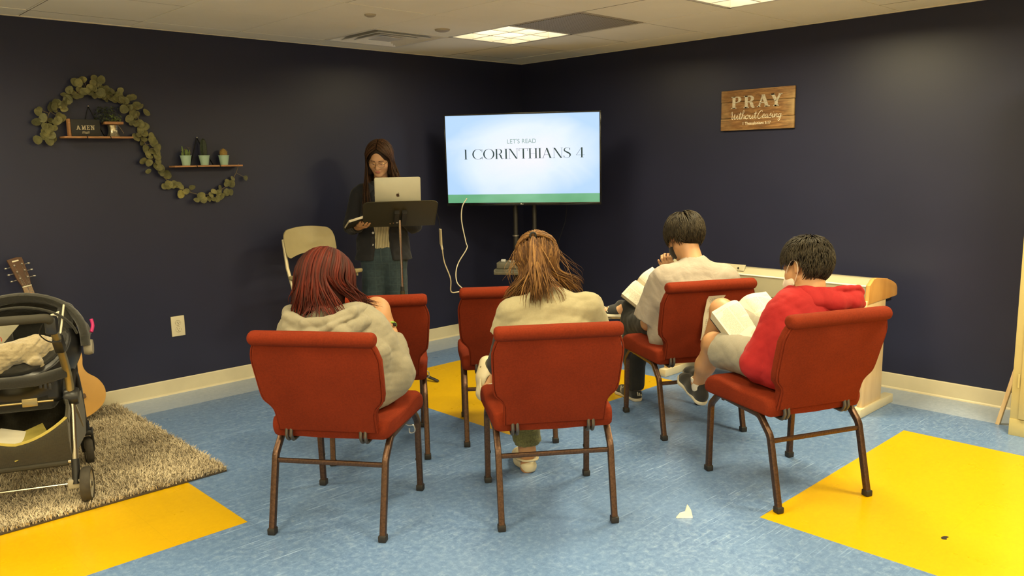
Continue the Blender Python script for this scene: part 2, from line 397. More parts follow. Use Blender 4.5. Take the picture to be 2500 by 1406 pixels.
# ------------------------------------------------------------------ red stacking chairs
def make_chair(label):
    root = thing('banquet_chair', label, 'chair', group='red upholstered stacking chairs')
    W = .235
    # inverted-U side tubes, cut into rear leg, rail and front leg
    P = [(-.262, .0), (-.188, .315), (-.115, .388), (.185, .400), (.250, .335), (.262, 0)]
    for sx in (-1, 1):
        pts = fillet([Vector((sx*W, y, z)) for y, z in P], [.06, .05, .05, .05], 5)
        a = next(k for k, p in enumerate(pts) if p.y > -.10); b = next(k for k, p in enumerate(pts) if p.y > .17)
        for nm, seg in (('leg', pts[:a+1]), ('seat_rail', pts[a:b+1]), ('leg', pts[b:])):
            bm = NB(); add_sweep(bm, seg, rrect(.026, .026, .006, 2)); o = mesh_obj(nm, bm, 'bronze', root, smooth=40)
            if nm == 'leg':
                foot = seg[0] if seg is not pts[b:] and seg[0].z < .01 else seg[-1]
                fy = -.262 if foot.y < 0 else .262
                bm = NB(); add_box(bm, (sx*W, fy+(.004 if fy < 0 else -.001), .014), (.033, .035, .028), .005); mesh_obj('foot_cap', bm, 'rubber', o)
                if fy > 0:
                    bm = NB(); add_lathe(bm, [(.0001,.003),(.006,.002),(.008,0)], 10, (sx*(W-.0135), fy-.006, .15), Euler((0, -sx*PI/2, 0))); mesh_obj('bolt', bm, 'rubber', o)
    bm = NB(); add_sweep(bm, [(-W+.01, -.193, .292), (W-.01, -.193, .292)], rrect(.020, .014, .004, 2)); mesh_obj('stretcher', bm, 'bronze', root)
    for y in (-.10, .16):
        bm = NB(); add_sweep(bm, [(-W, y, .385), (W, y, .385)], rrect(.02, .02, .004, 2)); mesh_obj('cross_bar', bm, 'bronze', root)
    # ganging hook
    bm = NB(); add_tube(bm, smooth_path([(W-.02,.10,.375),(W+.005,.10,.362),(W+.030,.10,.362),(W+.034,.10,.335),(W+.012,.10,.328),(W+.010,.10,.350)], 4), .0032, 6); mesh_obj('ganging_hook', bm, 'steel', root)
    # seat cushion: side profile (y, z), bulged, narrower towards the back
    prof = [(-.178,.392),(-.190,.425),(-.182,.462),(-.150,.474),(.0,.476),(.14,.486),(.215,.484),(.262,.464),(.283,.428),(.278,.396),(.25,.388)]
    prof = [(v.x, v.y) for v in smooth_path([(a, b, 0) for a, b in prof], 4)]
    xs = [-.262,-.259,-.250,-.236,-.20,-.12,0,.12,.20,.236,.250,.259,.262]; ins = [.026,.013,.005,.0,.0,0,-.003,0,.0,.0,.005,.013,.026]
    bm = NB(); rings = []; cz = .432; cy = .04
    for x, k in zip(xs, ins):
        ring = []
        for y, z in prof:
            dy, dz = y-cy, z-cz; L = math.hypot(dy, dz)*1.0; yy = y - k*dy/max(L, .02)*1.0; zz = z - k*(dz/.05 if abs(dz) < .05 else math.copysign(1, dz))*.8
            taper = 1 - .05*max(0, (-y-.0)/.19)
            ring.append(bm.verts.new((x*taper, yy, zz)))
        rings.append(ring)
    m = len(prof)
    for i in range(len(rings)-1):
        for k in range(m): bm.faces.new((rings[i][k], rings[i][(k+1) % m], rings[i+1][(k+1) % m], rings[i+1][k]))
    bm.faces.new(list(reversed(rings[0]))); bm.faces.new(rings[-1]); bmesh.ops.recalc_face_normals(bm, faces=bm.faces)
    seat = mesh_obj('seat', bm, 'red_fabric', root, smooth=60)
    for s in (1, -1):
        bm = NB(); add_tube(bm, smooth_path([(s*.219,.215,.4795),(s*.222,.12,.4810),(s*.222,-.02,.4710),(s*.219,-.13,.4690)], 5), .0035, 6); mesh_obj('seam', bm, 'red_fabric', seat)
    # backrest: outline in x-z, leaning back
    def lean(z): return -.196 - (z-.42)*.295
    half = [(.208,.425),(.209,.505),(.222,.535),(.246,.560),(.254,.590),(.258,.65),(.262,.74),(.250,.785),(.236,.812),(.234,.835)]
    def outline(g=0): return [(h[0]+g, h[1]) for h in half] + [(-h[0]-g, h[1]) for h in reversed(half)]
    def slab(y0, y1, g, bev, seg):
        bm = NB(); add_prism(bm, outline(g), (0, y0, 0), (1,0,0), (0,0,1), (0, y1-y0, 0))
        es = [e for e in bm.edges if abs(e.verts[0].co.y-e.verts[1].co.y) < 1e-6]
        bmesh.ops.bevel(bm, geom=es, offset=bev, segments=seg, affect='EDGES', profile=.5)
        for v in bm.verts: v.co.y += lean(v.co.z)
        return bm
    back = mesh_obj('backrest', slab(.004, .052, .001, .017, 4), 'red_fabric', root, smooth=50)
    mesh_obj('rear_panel', slab(-.006, .012, -.004, .005, 2), 'red_fabric', back, smooth=50)
    ol = smooth_path([(x, lean(z)+.002, z) for x, z in half], 3)
    for s in (1, -1):
        bm = NB(); add_tube(bm, [Vector((s*p.x, p.y, p.z)) for p in ol], .0042, 6); mesh_obj('piping', bm, 'red_fabric', back)
    # rolled top
    bm = NB(); zr = .826; yr = lean(zr)+.012
    xs = [-.256,-.254,-.247,-.236,-.15,0,.15,.236,.247,.254,.256]; sc = [.35,.68,.90,1,1,1.02,1,1,.90,.68,.35]
    add_sweep(bm, [(x, yr, zr) for x in xs], circ(.030, 18, .036), sc); mesh_obj('top_roll', bm, 'red_fabric', back, smooth=60)
    # rod brackets joining back and seat frame
    for sx in (-.165, .150):
        bm = NB()
        for dx in (-.0095, .0095):
            add_tube(bm, fillet([(sx+dx, lean(.45)+.012, .46), (sx+dx, -.204, .405), (sx+dx, -.188, .378), (sx+dx, -.10, .384)], [.02, .03], 4), .0075, 8)
        mesh_obj('bracket', bm, 'gunmetal', root)
    return root
M['gunmetal'] = plain('grey_metal_rod', (.11,.095,.085), .42, .7, var=.08)
CH = dict(L=(-3.472,-2.437,36.06), M=(-2.808,-2.978,54.03), R=(-1.902,-3.621,66.28), D=(-1.477,-2.769,61.07), C=(-2.253,-2.138,51.31), B=(-2.896,-1.837,54.8))
CL = dict(L='red upholstered chair under the red-haired person in the grey hoodie', M='red upholstered chair under the person in the cream and black top, centre front',
  R='red upholstered chair at the right with the person in the red hoodie', D='red upholstered chair under the person in the white t-shirt',
  C='empty red chair in the front row, left of the person with half-up hair', B='empty red chair in front of the red-haired person, under the music stand')
def chair_rz(deg): return math.radians(deg-90)
_ch = make_chair(CL['L']); _ch.location = (*CH['L'][:2], 0); _ch.rotation_euler = (0, 0, chair_rz(CH['L'][2]))
for _k in 'MRDCB': dup(_ch, (*CH[_k][:2], 0), chair_rz(CH[_k][2]), CL[_k])
# ------------------------------------------------------------------ hand-built lettering
def ring_poly(cx, cy, rx, ry, wx, wy, a0, a1, n=28):
    A = []; B = []
    for k in range(n+1):
        a = math.radians(a0+(a1-a0)*k/n); A.append((cx+rx*math.cos(a), cy+ry*math.sin(a))); B.append((cx+(rx-wx)*math.cos(a), cy+(ry-wy)*math.sin(a)))
    return [(A[k], A[k+1], B[k+1], B[k]) for k in range(n)]
def bar(x0, y0, x1, y1, w): return [((x0-w/2, y0), (x0+w/2, y0), (x1+w/2, y1), (x1-w/2, y1))]
def hbar(x0, x1, y, w): return [((x0, y-w/2), (x1, y-w/2), (x1, y+w/2), (x0, y+w/2))]
def vstroke(pts, ws, sub=8):
    "variable width stroke along a smooth path"
    P = smooth_path([(x, y, 0) for x, y in pts], sub); n = len(P); out = []
    def W(i):
        f = i/(n-1)*(len(ws)-1); k = min(len(ws)-2, int(f)); return ws[k]+(ws[k+1]-ws[k])*(f-k)
    L = []; R_ = []
    for i in range(n):
        d = (P[min(n-1, i+1)]-P[max(0, i-1)]); d = d.normalized() if d.length else Vector((1,0,0)); nn = Vector((-d.y, d.x, 0)); w = W(i)/2
        L.append(P[i]+nn*w); R_.append(P[i]-nn*w)
    return [((L[i].x, L[i].y), (R_[i].x, R_[i].y), (R_[i+1].x, R_[i+1].y), (L[i+1].x, L[i+1].y)) for i in range(n-1)]
def glyph(c, K, h, s):
    "K thick, h hairline, s serif overhang; cap height 1. returns polygons, advance"
    def ser(x, y, w=None): w = w or K; return hbar(x-w/2-s, x+w/2+s, y, h)
    t, b = 1-h/2, h/2
    if c == 'I': return bar(s+K/2, 0, s+K/2, 1, K)+ser(s+K/2, t)+ser(s+K/2, b), 2*s+K
    if c == '1': return bar(s+K/2, 0, s+K/2, 1, K)+ser(s+K/2, b)+hbar(0, s+K/2, t, h), 2*s+K
    if c == 'O': return ring_poly(.42, .5, .42, .52, K, h, 0, 360, 44), .84
    if c == 'C': return ring_poly(.42, .5, .42, .52, K, h, 48, 318, 40)+bar(.73, .70, .74, 1.0, h*1.4)+bar(.74, 0.0, .74, .26, h*1.4), .78
    if c in 'PR':
        g = bar(s+K/2, 0, s+K/2, 1, K)+ser(s+K/2, b)+hbar(0, s+K+.14, t, h)+hbar(s+K, s+K+.14, .49, h)+ring_poly(s+K+.13, .745, .21+K*.3, .255, K, h, -90, 90, 22)
        if c == 'P': return g, s+K+.42
        return g+vstroke([(s+K+.15,.48),(s+K+.24,.36),(s+K+.30,.12),(s+K+.38,.02),(s+K+.46,.06)], [K*.7,K*1.0,K*.95,K*.4,h]), s+K+.50
    if c == 'N': return bar(s+h, 0, s+h, 1, h)+ser(s+h, t, h*2)+ser(s+h, b, h)+bar(s+h+K*.3, 1, .62, 0, K*1.1)+bar(.66, 0, .66, 1, h)+ser(.66, t, h), .66+s+h
    if c == 'T': return bar(.33, 0, .33, 1, K)+ser(.33, b)+hbar(0, .66, t, h)+bar(.0+h, .76, h*.6, 1, h*1.3)+bar(.66-h, .76, .66-h*.6, 1, h*1.3), .66
    if c == 'H': return bar(s+K/2, 0, s+K/2, 1, K)+bar(.56, 0, .56, 1, K)+sum([ser(x, y) for x in (s+K/2, .56) for y in (t, b)], [])+hbar(s+K, .56, .52, h), .56+K/2+s
    if c == 'A': return bar(s, 0, .35, 1, h*1.3)+bar(.62, 0, .345, 1, K*1.1)+hbar(.15, .5, .34, h)+ser(s, b, h)+ser(.62, b), .62+K/2+s
    if c == 'S': return vstroke([(.46,.80),(.40,.95),(.25,1.0),(.09,.90),(.07,.72),(.25,.56),(.43,.42),(.48,.24),(.38,.04),(.22,0),(.08,.06),(.03,.20)], [h,h,h*1.2,K*.6,K*.9,K*1.2,K*1.2,K*.9,h*1.3,h,h,h])+bar(.46,.74,.47,.98,h*1.3)+bar(.03,.02,.03,.26,h*1.3), .53
    if c == '4': return bar(.42, 0, .42, 1, K)+ser(.42, b)+bar(.0+h, .26, .40, 1, h*1.2)+hbar(0, .62, .26, h), .60
    if c == 'Y': return bar(.34, 0, .34, .46, K)+ser(.34, b)+bar(.33, .42, .09, 1, K*1.05)+bar(.36, .42, .60, 1, h*1.8)+hbar(-.02, .22, t, h)+hbar(.48, .72, t, h), .70
    if c == 'M': return bar(s+h, 0, s+h, 1, h*1.2)+bar(s+h, 1, .38, .12, K*.9)+bar(.40, .12, .66, 1, h*1.2)+bar(.68, 0, .68, 1, K)+ser(s+h, b, h)+ser(.68, b)+hbar(0, s+h*2, t, h)+hbar(.62, .72+s, t, h), .72+s
    if c == 'E': return bar(s+K/2, 0, s+K/2, 1, K)+hbar(0, .50, t, h)+hbar(0, .52, b, h)+hbar(s+K, .40, .52, h)+bar(.50, .76, .50, 1, h)+bar(.52, 0, .52, .24, h)+bar(.40, .42, .40, .62, h), .54
    return [], .30
def set_text(s, K, h, ser, track):
    x = 0; out = []
    for c in s:
        g, a = glyph(c, K, h, ser)
        out += [tuple((p[0]+x, p[1]) for p in q) for q in g]; x += a+track
    return out, x-track
def polys_mesh(bm, polys, origin, ux, uy, depth=None):
    "thin raised or printed lettering"
    o = Vector(origin); ux = Vector(ux); uy = Vector(uy); n = ux.cross(uy).normalized()
    for q in polys:
        try:
            if depth: add_prism(bm, q, o, ux, uy, n*depth)
            else: bm.faces.new([bm.verts.new(o+ux*p[0]+uy*p[1]) for p in q])
        except ValueError: pass
    if depth is None:
        for f in bm.faces:
            f.normal_update()
            if f.normal.dot(n) < 0: f.normal_flip()
    return bm
def font_obj(name, s, size, mat, parent, loc, rot, extrude=.0004, width=None, align='CENTER', shear=0, offset=0):
    c = bpy.data.curves.new(name, 'FONT'); c.body = s; c.size = size; c.align_x = align; c.extrude = extrude; c.shear = shear; c.offset = offset
    t = bpy.data.objects.new(name, c); COL.objects.link(t)
    dg = bpy.context.evaluated_depsgraph_get(); me = bpy.data.meshes.new_from_object(t.evaluated_get(dg)); bpy.data.objects.remove(t)
    if width:
        xs = [v.co.x for v in me.vertices]; k = width/(max(xs)-min(xs))
        for v in me.vertices: v.co.x *= k
    me.materials.clear(); me.materials.append(M[mat] if isinstance(mat, str) else mat)
    o = bpy.data.objects.new(name, me); COL.objects.link(o); o.parent = parent; o.location = loc; o.rotation_euler = rot; return o
# ------------------------------------------------------------------ television on its floor stand
M['black_plastic'] = plain('black_plastic', (.012,.012,.013), .35, var=.05)
M['black_gloss'] = plain('glossy_black_bezel', (.008,.008,.009), .12, var=.05)
M['black_metal'] = plain('black_powder_coat', (.030,.028,.026), .45, .3, var=.08, scale=60)
def mk_screen():
    t = NT('lit_screen_sky'); tc = t.n('ShaderNodeTexCoord'); v = tc.outputs['Generated']
    sep = t.n('ShaderNodeSeparateXYZ'); t.l(v, sep.inputs[0])
    n = t.noise(v, 2.2, 3, .5, .6)
    dx = t.math('ABSOLUTE', t.math('SUBTRACT', sep.outputs['X'], .5)); dz = t.math('ABSOLUTE', t.math('SUBTRACT', sep.outputs['Z'], .5))
    e = t.math('ADD', t.math('MULTIPLY', t.math('POWER', dx, 2.0), 1.7), t.math('MULTIPLY', t.math('POWER', dz, 2.0), 1.5))
    f = t.math('ADD', e, t.math('MULTIPLY', n, .55))
    col = t.ramp(f, [(.22, S((236,238,252))), (.42, S((222,236,254))), (.75, S((178,212,252)))])
    # the green hill line at the foot of the slide
    g = t.ramp(t.noise(v, 3, 2), [(.3, S((88,160,112))), (.7, S((122,186,146)))])
    m = t.math('LESS_THAN', sep.outputs['Z'], .098)
    col = t.mix(m, col, g)
    t.set((.01,.01,.01), .25); t.l(col, t.b.inputs['Emission Color']); t.b.inputs['Emission Strength'].default_value = 1.0
    return t.m
M['screen'] = mk_screen()
def mk_ink(name, c, e=0): 
    t = NT(name); t.set(c, .5)
    if e: t.b.inputs['Emission Color'].default_value = (*c, 1); t.b.inputs['Emission Strength'].default_value = e
    return t.m
M['screen_ink'] = mk_ink('lit_screen_dark_letters', S((12,38,44)), 1.0)
M['screen_ink2'] = mk_ink('lit_screen_grey_letters', S((92,118,126)), 1.0)
TVP = Vector((-.7311, -.7362, 1.5026)); TVY = -.941
def build_tv():
    root = thing('television', 'large flat television showing LET\'S READ 1 CORINTHIANS 4', 'television', tuple(TVP), TVY)
    tilt = Euler((.048, 0, 0)); w, h = 1.214, .684
    # local x to the right on screen, front faces local -y
    tp = bpy.data.objects.new('panel_tilt', None)
    bm = NB(); add_box(bm, (0, .022, -.004), (w+.022, .040, h+.028), .004); add_box(bm, (0, .055, -.05), (w*.78, .035, h*.62), .012); cab = mesh_obj('cabinet', bm, 'black_plastic', root, rot=tilt)
    bm = NB(); f = .011
    add_box(bm, (0, -.001, h/2+f/2), (w+2*f, .008, f), .0015); add_box(bm, (0, -.001, -h/2-f), (w+2*f, .008, 2*f), .0015)
    for s in (-1, 1): add_box(bm, (s*(w/2+f/2), -.001, -f/2), (f, .008, h+f), .0015)
    mesh_obj('bezel', bm, 'black_gloss', root, rot=tilt)
    bm = NB(); add_box(bm, (0, .002, 0), (w, .006, h)); scr = mesh_obj('screen', bm, 'screen', root, smooth=0, rot=tilt)
    # slide lettering (parts of the picture on the screen)
    polys, L = set_text('1 CORINTHIANS 4', .105, .022, .070, .038)
    xl, xr = -w/2+w*(430-155)/(2290-155)+.0, -w/2+w*(2110-160)/(2290-155)-.0
    sc = (xr-xl)/L; capz = .0775
    z0 = h/2 - h*.498
    wx = 0
    for wd in ('1', 'CORINTHIANS', '4'):
        pw, Lw = set_text(wd, .105, .022, .070, .038); bm = NB(); polys_mesh(bm, [tuple((p[0]+wx, p[1]) for p in q) for q in pw], (xl-.012, -.0022, z0), (sc, 0, 0), (0, 0, capz)); mesh_obj('slide_title', bm, 'screen_ink', scr, smooth=0); wx += Lw+.038+.30+.038
    font_obj('slide_subtitle', "LET'S READ", .048, 'screen_ink2', scr, (-.0, -.0022, z0+.118), (PI/2, 0, 0), 0, .228)
    bm = NB(); add_lathe(bm, [(.0001,.001),(.005,.001),(.005,0)], 16, (-.013,-.0055,-h/2-.0105), Euler((PI/2,0,0))); mesh_obj('maker_badge', bm, 'badge', root, rot=tilt)
    font_obj('maker_letters', 'LG', .012, 'badge', root, (.002,-.0056-.0001,-h/2-.0155), (PI/2,0,0), 0).rotation_euler = (PI/2+.048, 0, 0)
    return root
M['badge'] = plain('pale_badge', (.55,.55,.55), .4)
build_tv()
def build_tv_stand():
    root = thing('television_stand', 'black two-pole floor stand carrying the television', 'stand', (TVP.x, TVP.y, 0), TVY)
    y0 = .135
    for s in (-1, 1):
        x = s*.077-.005
        bm = NB(); add_tube(bm, [(x, y0, .08), (x, y0, .885)], .0225, 16); p = mesh_obj('pole', bm, 'black_metal', root)
        bm = NB(); add_tube(bm, [(x, y0, .885), (x, y0, 1.70)], .0185, 16); mesh_obj('inner_pole', bm, 'black_metal', p)
        bm = NB(); add_lathe(bm, [(.0225,-.006),(.0275,-.004),(.0275,.004),(.0195,.006)], 18, (x, y0, .887)); mesh_obj('collar', bm, 'steel', p)
        # foot rail with castors
        bm = NB(); add_sweep(bm, [(s*.30, y0-.34, .085), (s*.30, y0+.26, .085)], rrect(.05, .04, .008)); r_ = mesh_obj('foot_rail', bm, 'black_metal', root)
        for dy in (-.30, .22):
            bm = NB(); add_lathe(bm, [(.012,-.012),(.03,-.012),(.032,-.006),(.032,.006),(.03,.012),(.012,.012)], 16, (s*.30, y0+dy, .032), Euler((0,PI/2,0)), cap=True); mesh_obj('castor', bm, 'rubber', r_)
    bm = NB(); add_sweep(bm, [(-.30, y0, .09), (.30, y0, .09)], rrect(.05, .06, .008)); mesh_obj('base_bar', bm, 'black_metal', root)
    bm = NB(); add_box(bm, (0, y0-.03, 1.52), (.40, .03, .09), .004); add_box(bm, (0, y0-.03, 1.62), (.40, .02, .04), .004)
    for s in (-1, 1): add_box(bm, (s*.16, y0-.052, 1.52), (.03, .02, .40), .003)
    mesh_obj('mount_plate', bm, 'black_metal', root)
    bm = NB(); add_box(bm, (0, y0-.15, .612), (.42, .30, .012), .004)
    for s in (-1, 1): add_box(bm, (s*.205, y0-.15, .625), (.012, .30, .034), .003)
    add_box(bm, (0, y0-.297, .622), (.42, .010, .020), .003)
    mesh_obj('shelf', bm, 'shelf_grey', root)
    r2 = thing('media_box', 'dark grey box with small knobs on the shelf of the television stand', 'electronics', (TVP.x, TVP.y, 0), TVY)
    bm = NB(); add_box(bm, (-.06, y0-.17, .672), (.27, .18, .050), .005); mesh_obj('case', bm, 'shelf_grey', r2)
    bm = NB(); add_box(bm, (-.15, y0-.20, .707), (.035, .03, .018), .003); mesh_obj('plug', bm, 'badge', r2)
    for k in range(3):
        bm = NB(); add_lathe(bm, [(.008,0),(.008,.010),(.0001,.011)], 10, (-.10+.035*k, y0-.19, .697)); mesh_obj('knob', bm, 'badge', r2)
    bm = NB(); add_box(bm, (-.06, y0-.17, .634), (.31, .20, .020), .003); o = mesh_obj('flat_tray', bm, 'shelf_grey', r2)
M['shelf_grey'] = plain('grey_green_plastic', (.12,.115,.090), .5)
build_tv_stand()
bm = NB(); add_tube(bm, smooth_path([(-.27,-.80,1.22),(-.230,-.751,1.102),(-.239,-.739,.982),(-.256,-.717,.897),(-.281,-.682,.742),(-.30,-.66,.45),(-.32,-.64,.02)], 6), .002, 6)
tag(mesh_obj('power_cord', bm, 'black_plastic'), 'thin dark cord hanging behind the right side of the television', 'cord')

bm = NB(); add_tube(bm, smooth_path([(-.45,-.72,.30),(-.28,-.90,.13),(-.13,-1.08,.045),(-.05,-1.22,.035),(-.03,-1.34,.03)], 6), .0035, 7)
tag(mesh_obj('floor_cord', bm, 'black_plastic'), 'black cord running low along the right wall behind the crossed shoe', 'cord')
# ------------------------------------------------------------------ wall decorations
def mk_wood(name, c1, c2, scale=(1,1,1), rough=.55, ring=9, bump=.1, coat=0):
    t = NT(name); v = t.coord(scale)
    w = t.n('ShaderNodeTexWave', wave_type='BANDS', bands_direction='Y'); t.l(v, w.inputs['Vector']); w.inputs['Scale'].default_value = ring
    w.inputs['Distortion'].default_value = 5; w.inputs['Detail'].default_value = 3; w.inputs['Detail Scale'].default_value = 1.3
    n = t.noise(v, 30, 4); f = t.math('ADD', t.math('MULTIPLY', w.outputs['Fac'], .6), t.math('MULTIPLY', n, .4))
    t.bump(f, bump, .001)
    return t.set(t.ramp(f, [(.2, c1), (.8, c2)]), rough, coat=coat)
M['shelf_wood'] = mk_wood('orange_pine', (.33,.155,.06), (.46,.23,.095), (2,2,14))
M['mint_pot'] = plain('mint_glaze', (.36,.52,.40), .35, var=.04)
M['cactus'] = plain('cactus_green', (.10,.15,.03), .6, var=.35, scale=60)
M['cactus_y'] = plain('golden_spines', (.30,.19,.045), .7, var=.3, scale=200)
M['dark_leaf'] = plain('dark_green_foliage', (.020,.030,.012), .6, var=.5, scale=60)
M['lime_leaf'] = plain('bright_green_foliage', (.10,.14,.02), .6, var=.4, scale=80)
def mk_leaf():
    t = NT('eucalyptus_leaf'); v = t.coord(); n = t.noise(v, 9, 2); n2 = t.noise(v, 70, 3)
    f = t.math('ADD', t.math('MULTIPLY', n, .7), t.math('MULTIPLY', n2, .3))
    return t.set(t.ramp(f, [(.32, (.060,.062,.018)), (.50, (.125,.120,.040)), (.62, (.20,.185,.060)), (.74, (.36,.30,.045))]), .62, sheen=.2)
M['euc'] = mk_leaf()
M['twig'] = plain('pale_twig', (.16,.12,.07), .7)
M['strap_black'] = plain('black_leather_strap', (.008,.008,.008), .7)
def leaf_disc(bm, c, r, nrm, roll, asp=1.0, cup=.25):
    nrm = Vector(nrm).normalized(); a = nrm.orthogonal().normalized(); b = nrm.cross(a)
    a, b = a*math.cos(roll)+b*math.sin(roll), b*math.cos(roll)-a*math.sin(roll)
    c = Vector(c); mid = bm.verts.new(c - nrm*r*cup*.4); N_ = 12; ring = []
    for k in range(N_):
        t = 2*PI*k/N_; rr = r*(1 - .10*math.cos(t*1+PI) + .05*math.cos(3*t)); ring.append(bm.verts.new(c + a*rr*math.cos(t) + b*rr*asp*math.sin(t) + nrm*r*cup*.3*abs(math.sin(t))))
    for k in range(N_): bm.faces.new((mid, ring[k], ring[(k+1) % N_]))
def build_garland():
    rnd = random.Random(11)
    root = thing('eucalyptus_garland', 'S-shaped garland of round eucalyptus leaves curling around the two wall shelves', 'garland', (-3.3, 0, 1.3))
    K = [(-3.885,1.640),(-3.885,1.726),(-3.85,1.815),(-3.77,1.885),(-3.655,1.955),(-3.59,1.955),(-3.51,1.925),(-3.434,1.885),(-3.368,1.805),(-3.341,1.697),(-3.321,1.584),(-3.279,1.481),(-3.213,1.402),(-3.139,1.348),(-3.008,1.303),(-2.895,1.318),(-2.806,1.364),(-2.758,1.431),(-2.728,1.500)]
    main = smooth_path([(x+3.3, -.022-.010*math.sin(i*1.9), z-1.3) for i, (x, z) in enumerate(K)], 8)
    bm = NB(); add_tube(bm, main, .0022, 6); mesh_obj('stem', bm, 'twig', root)
    lb = NB(); tw = NB(); n = len(main)
    cnt = 0
    for i in range(2, n-1, 1):
        if cnt > 150: break
        p = main[i]; d = (main[min(n-1, i+1)]-main[i-1]).normalized(); side = Vector((-d.z, 0, d.x))
        m = 1 if i % 3 else 2
        if i > 90: m = 1 if rnd.random() < .8 else 0
        for q in range(m):
            s = rnd.choice((-1, 1)); off = rnd.uniform(-.010, .060 if i < 90 else .046); r = rnd.uniform(.019, .029)
            c = p + side*s*off + Vector((0, -rnd.uniform(.0, .022), 0)) + d*rnd.uniform(-.01, .01)
            c.y = min(c.y, -.020)
            nr = Vector((rnd.gauss(0, .38), -1, rnd.gauss(.1, .38)))
            leaf_disc(lb, c, r, nr, rnd.uniform(0, 6), rnd.uniform(.78, 1)); cnt += 1
            if rnd.random() < .5: add_tube(tw, [p, p.lerp(c, .8)], .0013, 4)
    for (x, z, r) in ((-3.919,1.812,.024),(-3.60,2.015,.024),(-3.672,2.01,.013),(-2.690,1.405,.018),(-3.71,1.99,.026),(-3.89,1.70,.029),(-3.875,1.650,.028)):
        leaf_disc(lb, (x+3.3, -.035, z-1.3), r, (.1,-1,.1), 1, .9); q = min(main, key=lambda m_: (m_-Vector((x+3.3, -.03, z-1.3))).length); add_tube(tw, [q, (x+3.3, -.034, z-1.3)], .0014, 4)
    mesh_obj('leaves', lb, 'euc', root, smooth=180)
    mesh_obj('twigs', tw, 'twig', root)
build_garland()
def build_shelf(x0, x1, z, label, peg):
    root = thing('wall_shelf', label, 'shelf', ((x0+x1)/2, 0, z), 0, 'narrow wooden wall shelves hung on black straps'); L = x1-x0
    bm = NB(); add_box(bm, (0, -.052, 0), (L, .10, .011), .0015); mesh_obj('board', bm, 'shelf_wood', root)
    for s in (-1, 1):
        x = peg-(x0+x1)/2; xb = s*(L*.17)
        bm = NB(); add_sweep(bm, [(x, -.004, .185), (xb+x*.3, -.004, .006)], rrect(.002, .010, .0008, 1)); add_sweep(bm, [(xb+x*.3, -.004, .006), (xb+x*.3, -.105, .007), (xb+x*.3+.004, -.105, -.008), (xb+x*.3, -.004, -.008)], rrect(.002, .007, .0008, 1))
        mesh_obj('strap', bm, 'strap_black', root)
    bm = NB(); add_lathe(bm, [(.0001,.012),(.003,.011),(.0045,.008),(.003,.005),(.003,0)], 12, (peg-(x0+x1)/2, 0, .186), Euler((PI/2,0,0))); mesh_obj('hanging_peg', bm, 'steel', root)
build_shelf(-3.812, -3.428, 1.668, 'upper wooden wall shelf holding the AMEN block and a potted plant', -3.640)
build_shelf(-3.190, -2.735, 1.488, 'lower wooden wall shelf holding three mint pots', -2.995)
def amen():
    root = thing('amen_sign', 'small black block sign reading AMEN on the upper wall shelf', 'sign', (-3.692, -.05, 1.6745), 0)
    bm = NB(); add_box(bm, (.010, 0, .049), (.160, .036, .098), .002); mesh_obj('block', bm, 'chalk', root)
    bm = NB(); add_box(bm, (-.078, 0, .050), (.012, .038, .100), .001); mesh_obj('wooden_edge', bm, 'shelf_wood', root)
    polys, L = set_text('AMEN', .13, .10, .11, .14); s = .100/L
    bm = NB(); polys_mesh(bm, polys, (-.042, -.0184, .037), (s*1.02, 0, 0), (0, 0, .026), .0006); mesh_obj('lettering', bm, 'cream_ink', root, smooth=0)
    bm = NB(); rnd = random.Random(2)
    for k in range(9):
        x = -.010+.0045*k
        for s_ in (-1, 1): leaf_disc(bm, (x, -.0188, .021+s_*.0035+.001*math.sin(k)), .0028, (0,-1,0), .6*s_, .45, 0)
    mesh_obj('sprig_drawing', bm, 'cream_ink', root, smooth=0)
M['chalk'] = plain('chalkboard_black', (.022,.022,.020), .7); M['cream_ink'] = plain('cream_paint', (.62,.54,.36), .6, var=.04)
amen()
def lantern_plant():
    root = thing('potted_plant', 'dark leafy plant in a silvery vase with a wooden rim on the upper wall shelf', 'plant', (-3.525, -.052, 1.6745))
    bm = NB(); add_lathe(bm, [(.0001,0),(.038,.0),(.036,.006),(.028,.02),(.027,.045),(.030,.066),(.026,.070),(.0001,.070)], 24); mesh_obj('vase', bm, 'mercury', root)
    bm = NB(); add_box(bm, (0, 0, .079), (.105, .07, .016), .002); mesh_obj('wooden_rim', bm, 'shelf_wood', root)
    bm = NB(); add_tube(bm, [(.020,-.030,.066),(.03,-.036,.05),(.045,-.04,.022)], .0015, 5); add_lathe(bm, [(.0001,-.004),(.004,0),(.0001,.006)], 8, (.045,-.04,.02)); mesh_obj('twine_tassel', bm, 'twig', root)
    rnd = random.Random(5); bm = NB()
    for k in range(260):
        a = rnd.uniform(0, 6.28); e = rnd.uniform(0, 1); r = .055*math.sqrt(rnd.random())
        c = Vector((-.030+r*math.cos(a)*1.25, .0+r*math.sin(a)*.55, .125+.05*rnd.uniform(-1, 1)))
        leaf_disc(bm, c, rnd.uniform(.004, .008), (rnd.gauss(0,1), rnd.gauss(-.6,1), rnd.gauss(0,1)), a, .5, .3)
    mesh_obj('foliage', bm, 'dark_leaf', root, smooth=180)
    bm = NB()
    for k in range(70):
        x = rnd.uniform(-.045, .045); z = .088+abs(rnd.gauss(0, .018)); leaf_disc(bm, (x, rnd.uniform(-.035, -.005), z), rnd.uniform(.004, .007), (rnd.gauss(0,1), -1, rnd.gauss(0,1)), x*100, .4, .3)
    mesh_obj('sprigs', bm, 'lime_leaf', root, smooth=180)
M['mercury'] = plain('mercury_glass', (.45,.40,.28), .22, .85, var=.3, scale=90, bump=.4, bscale=120)
lantern_plant()
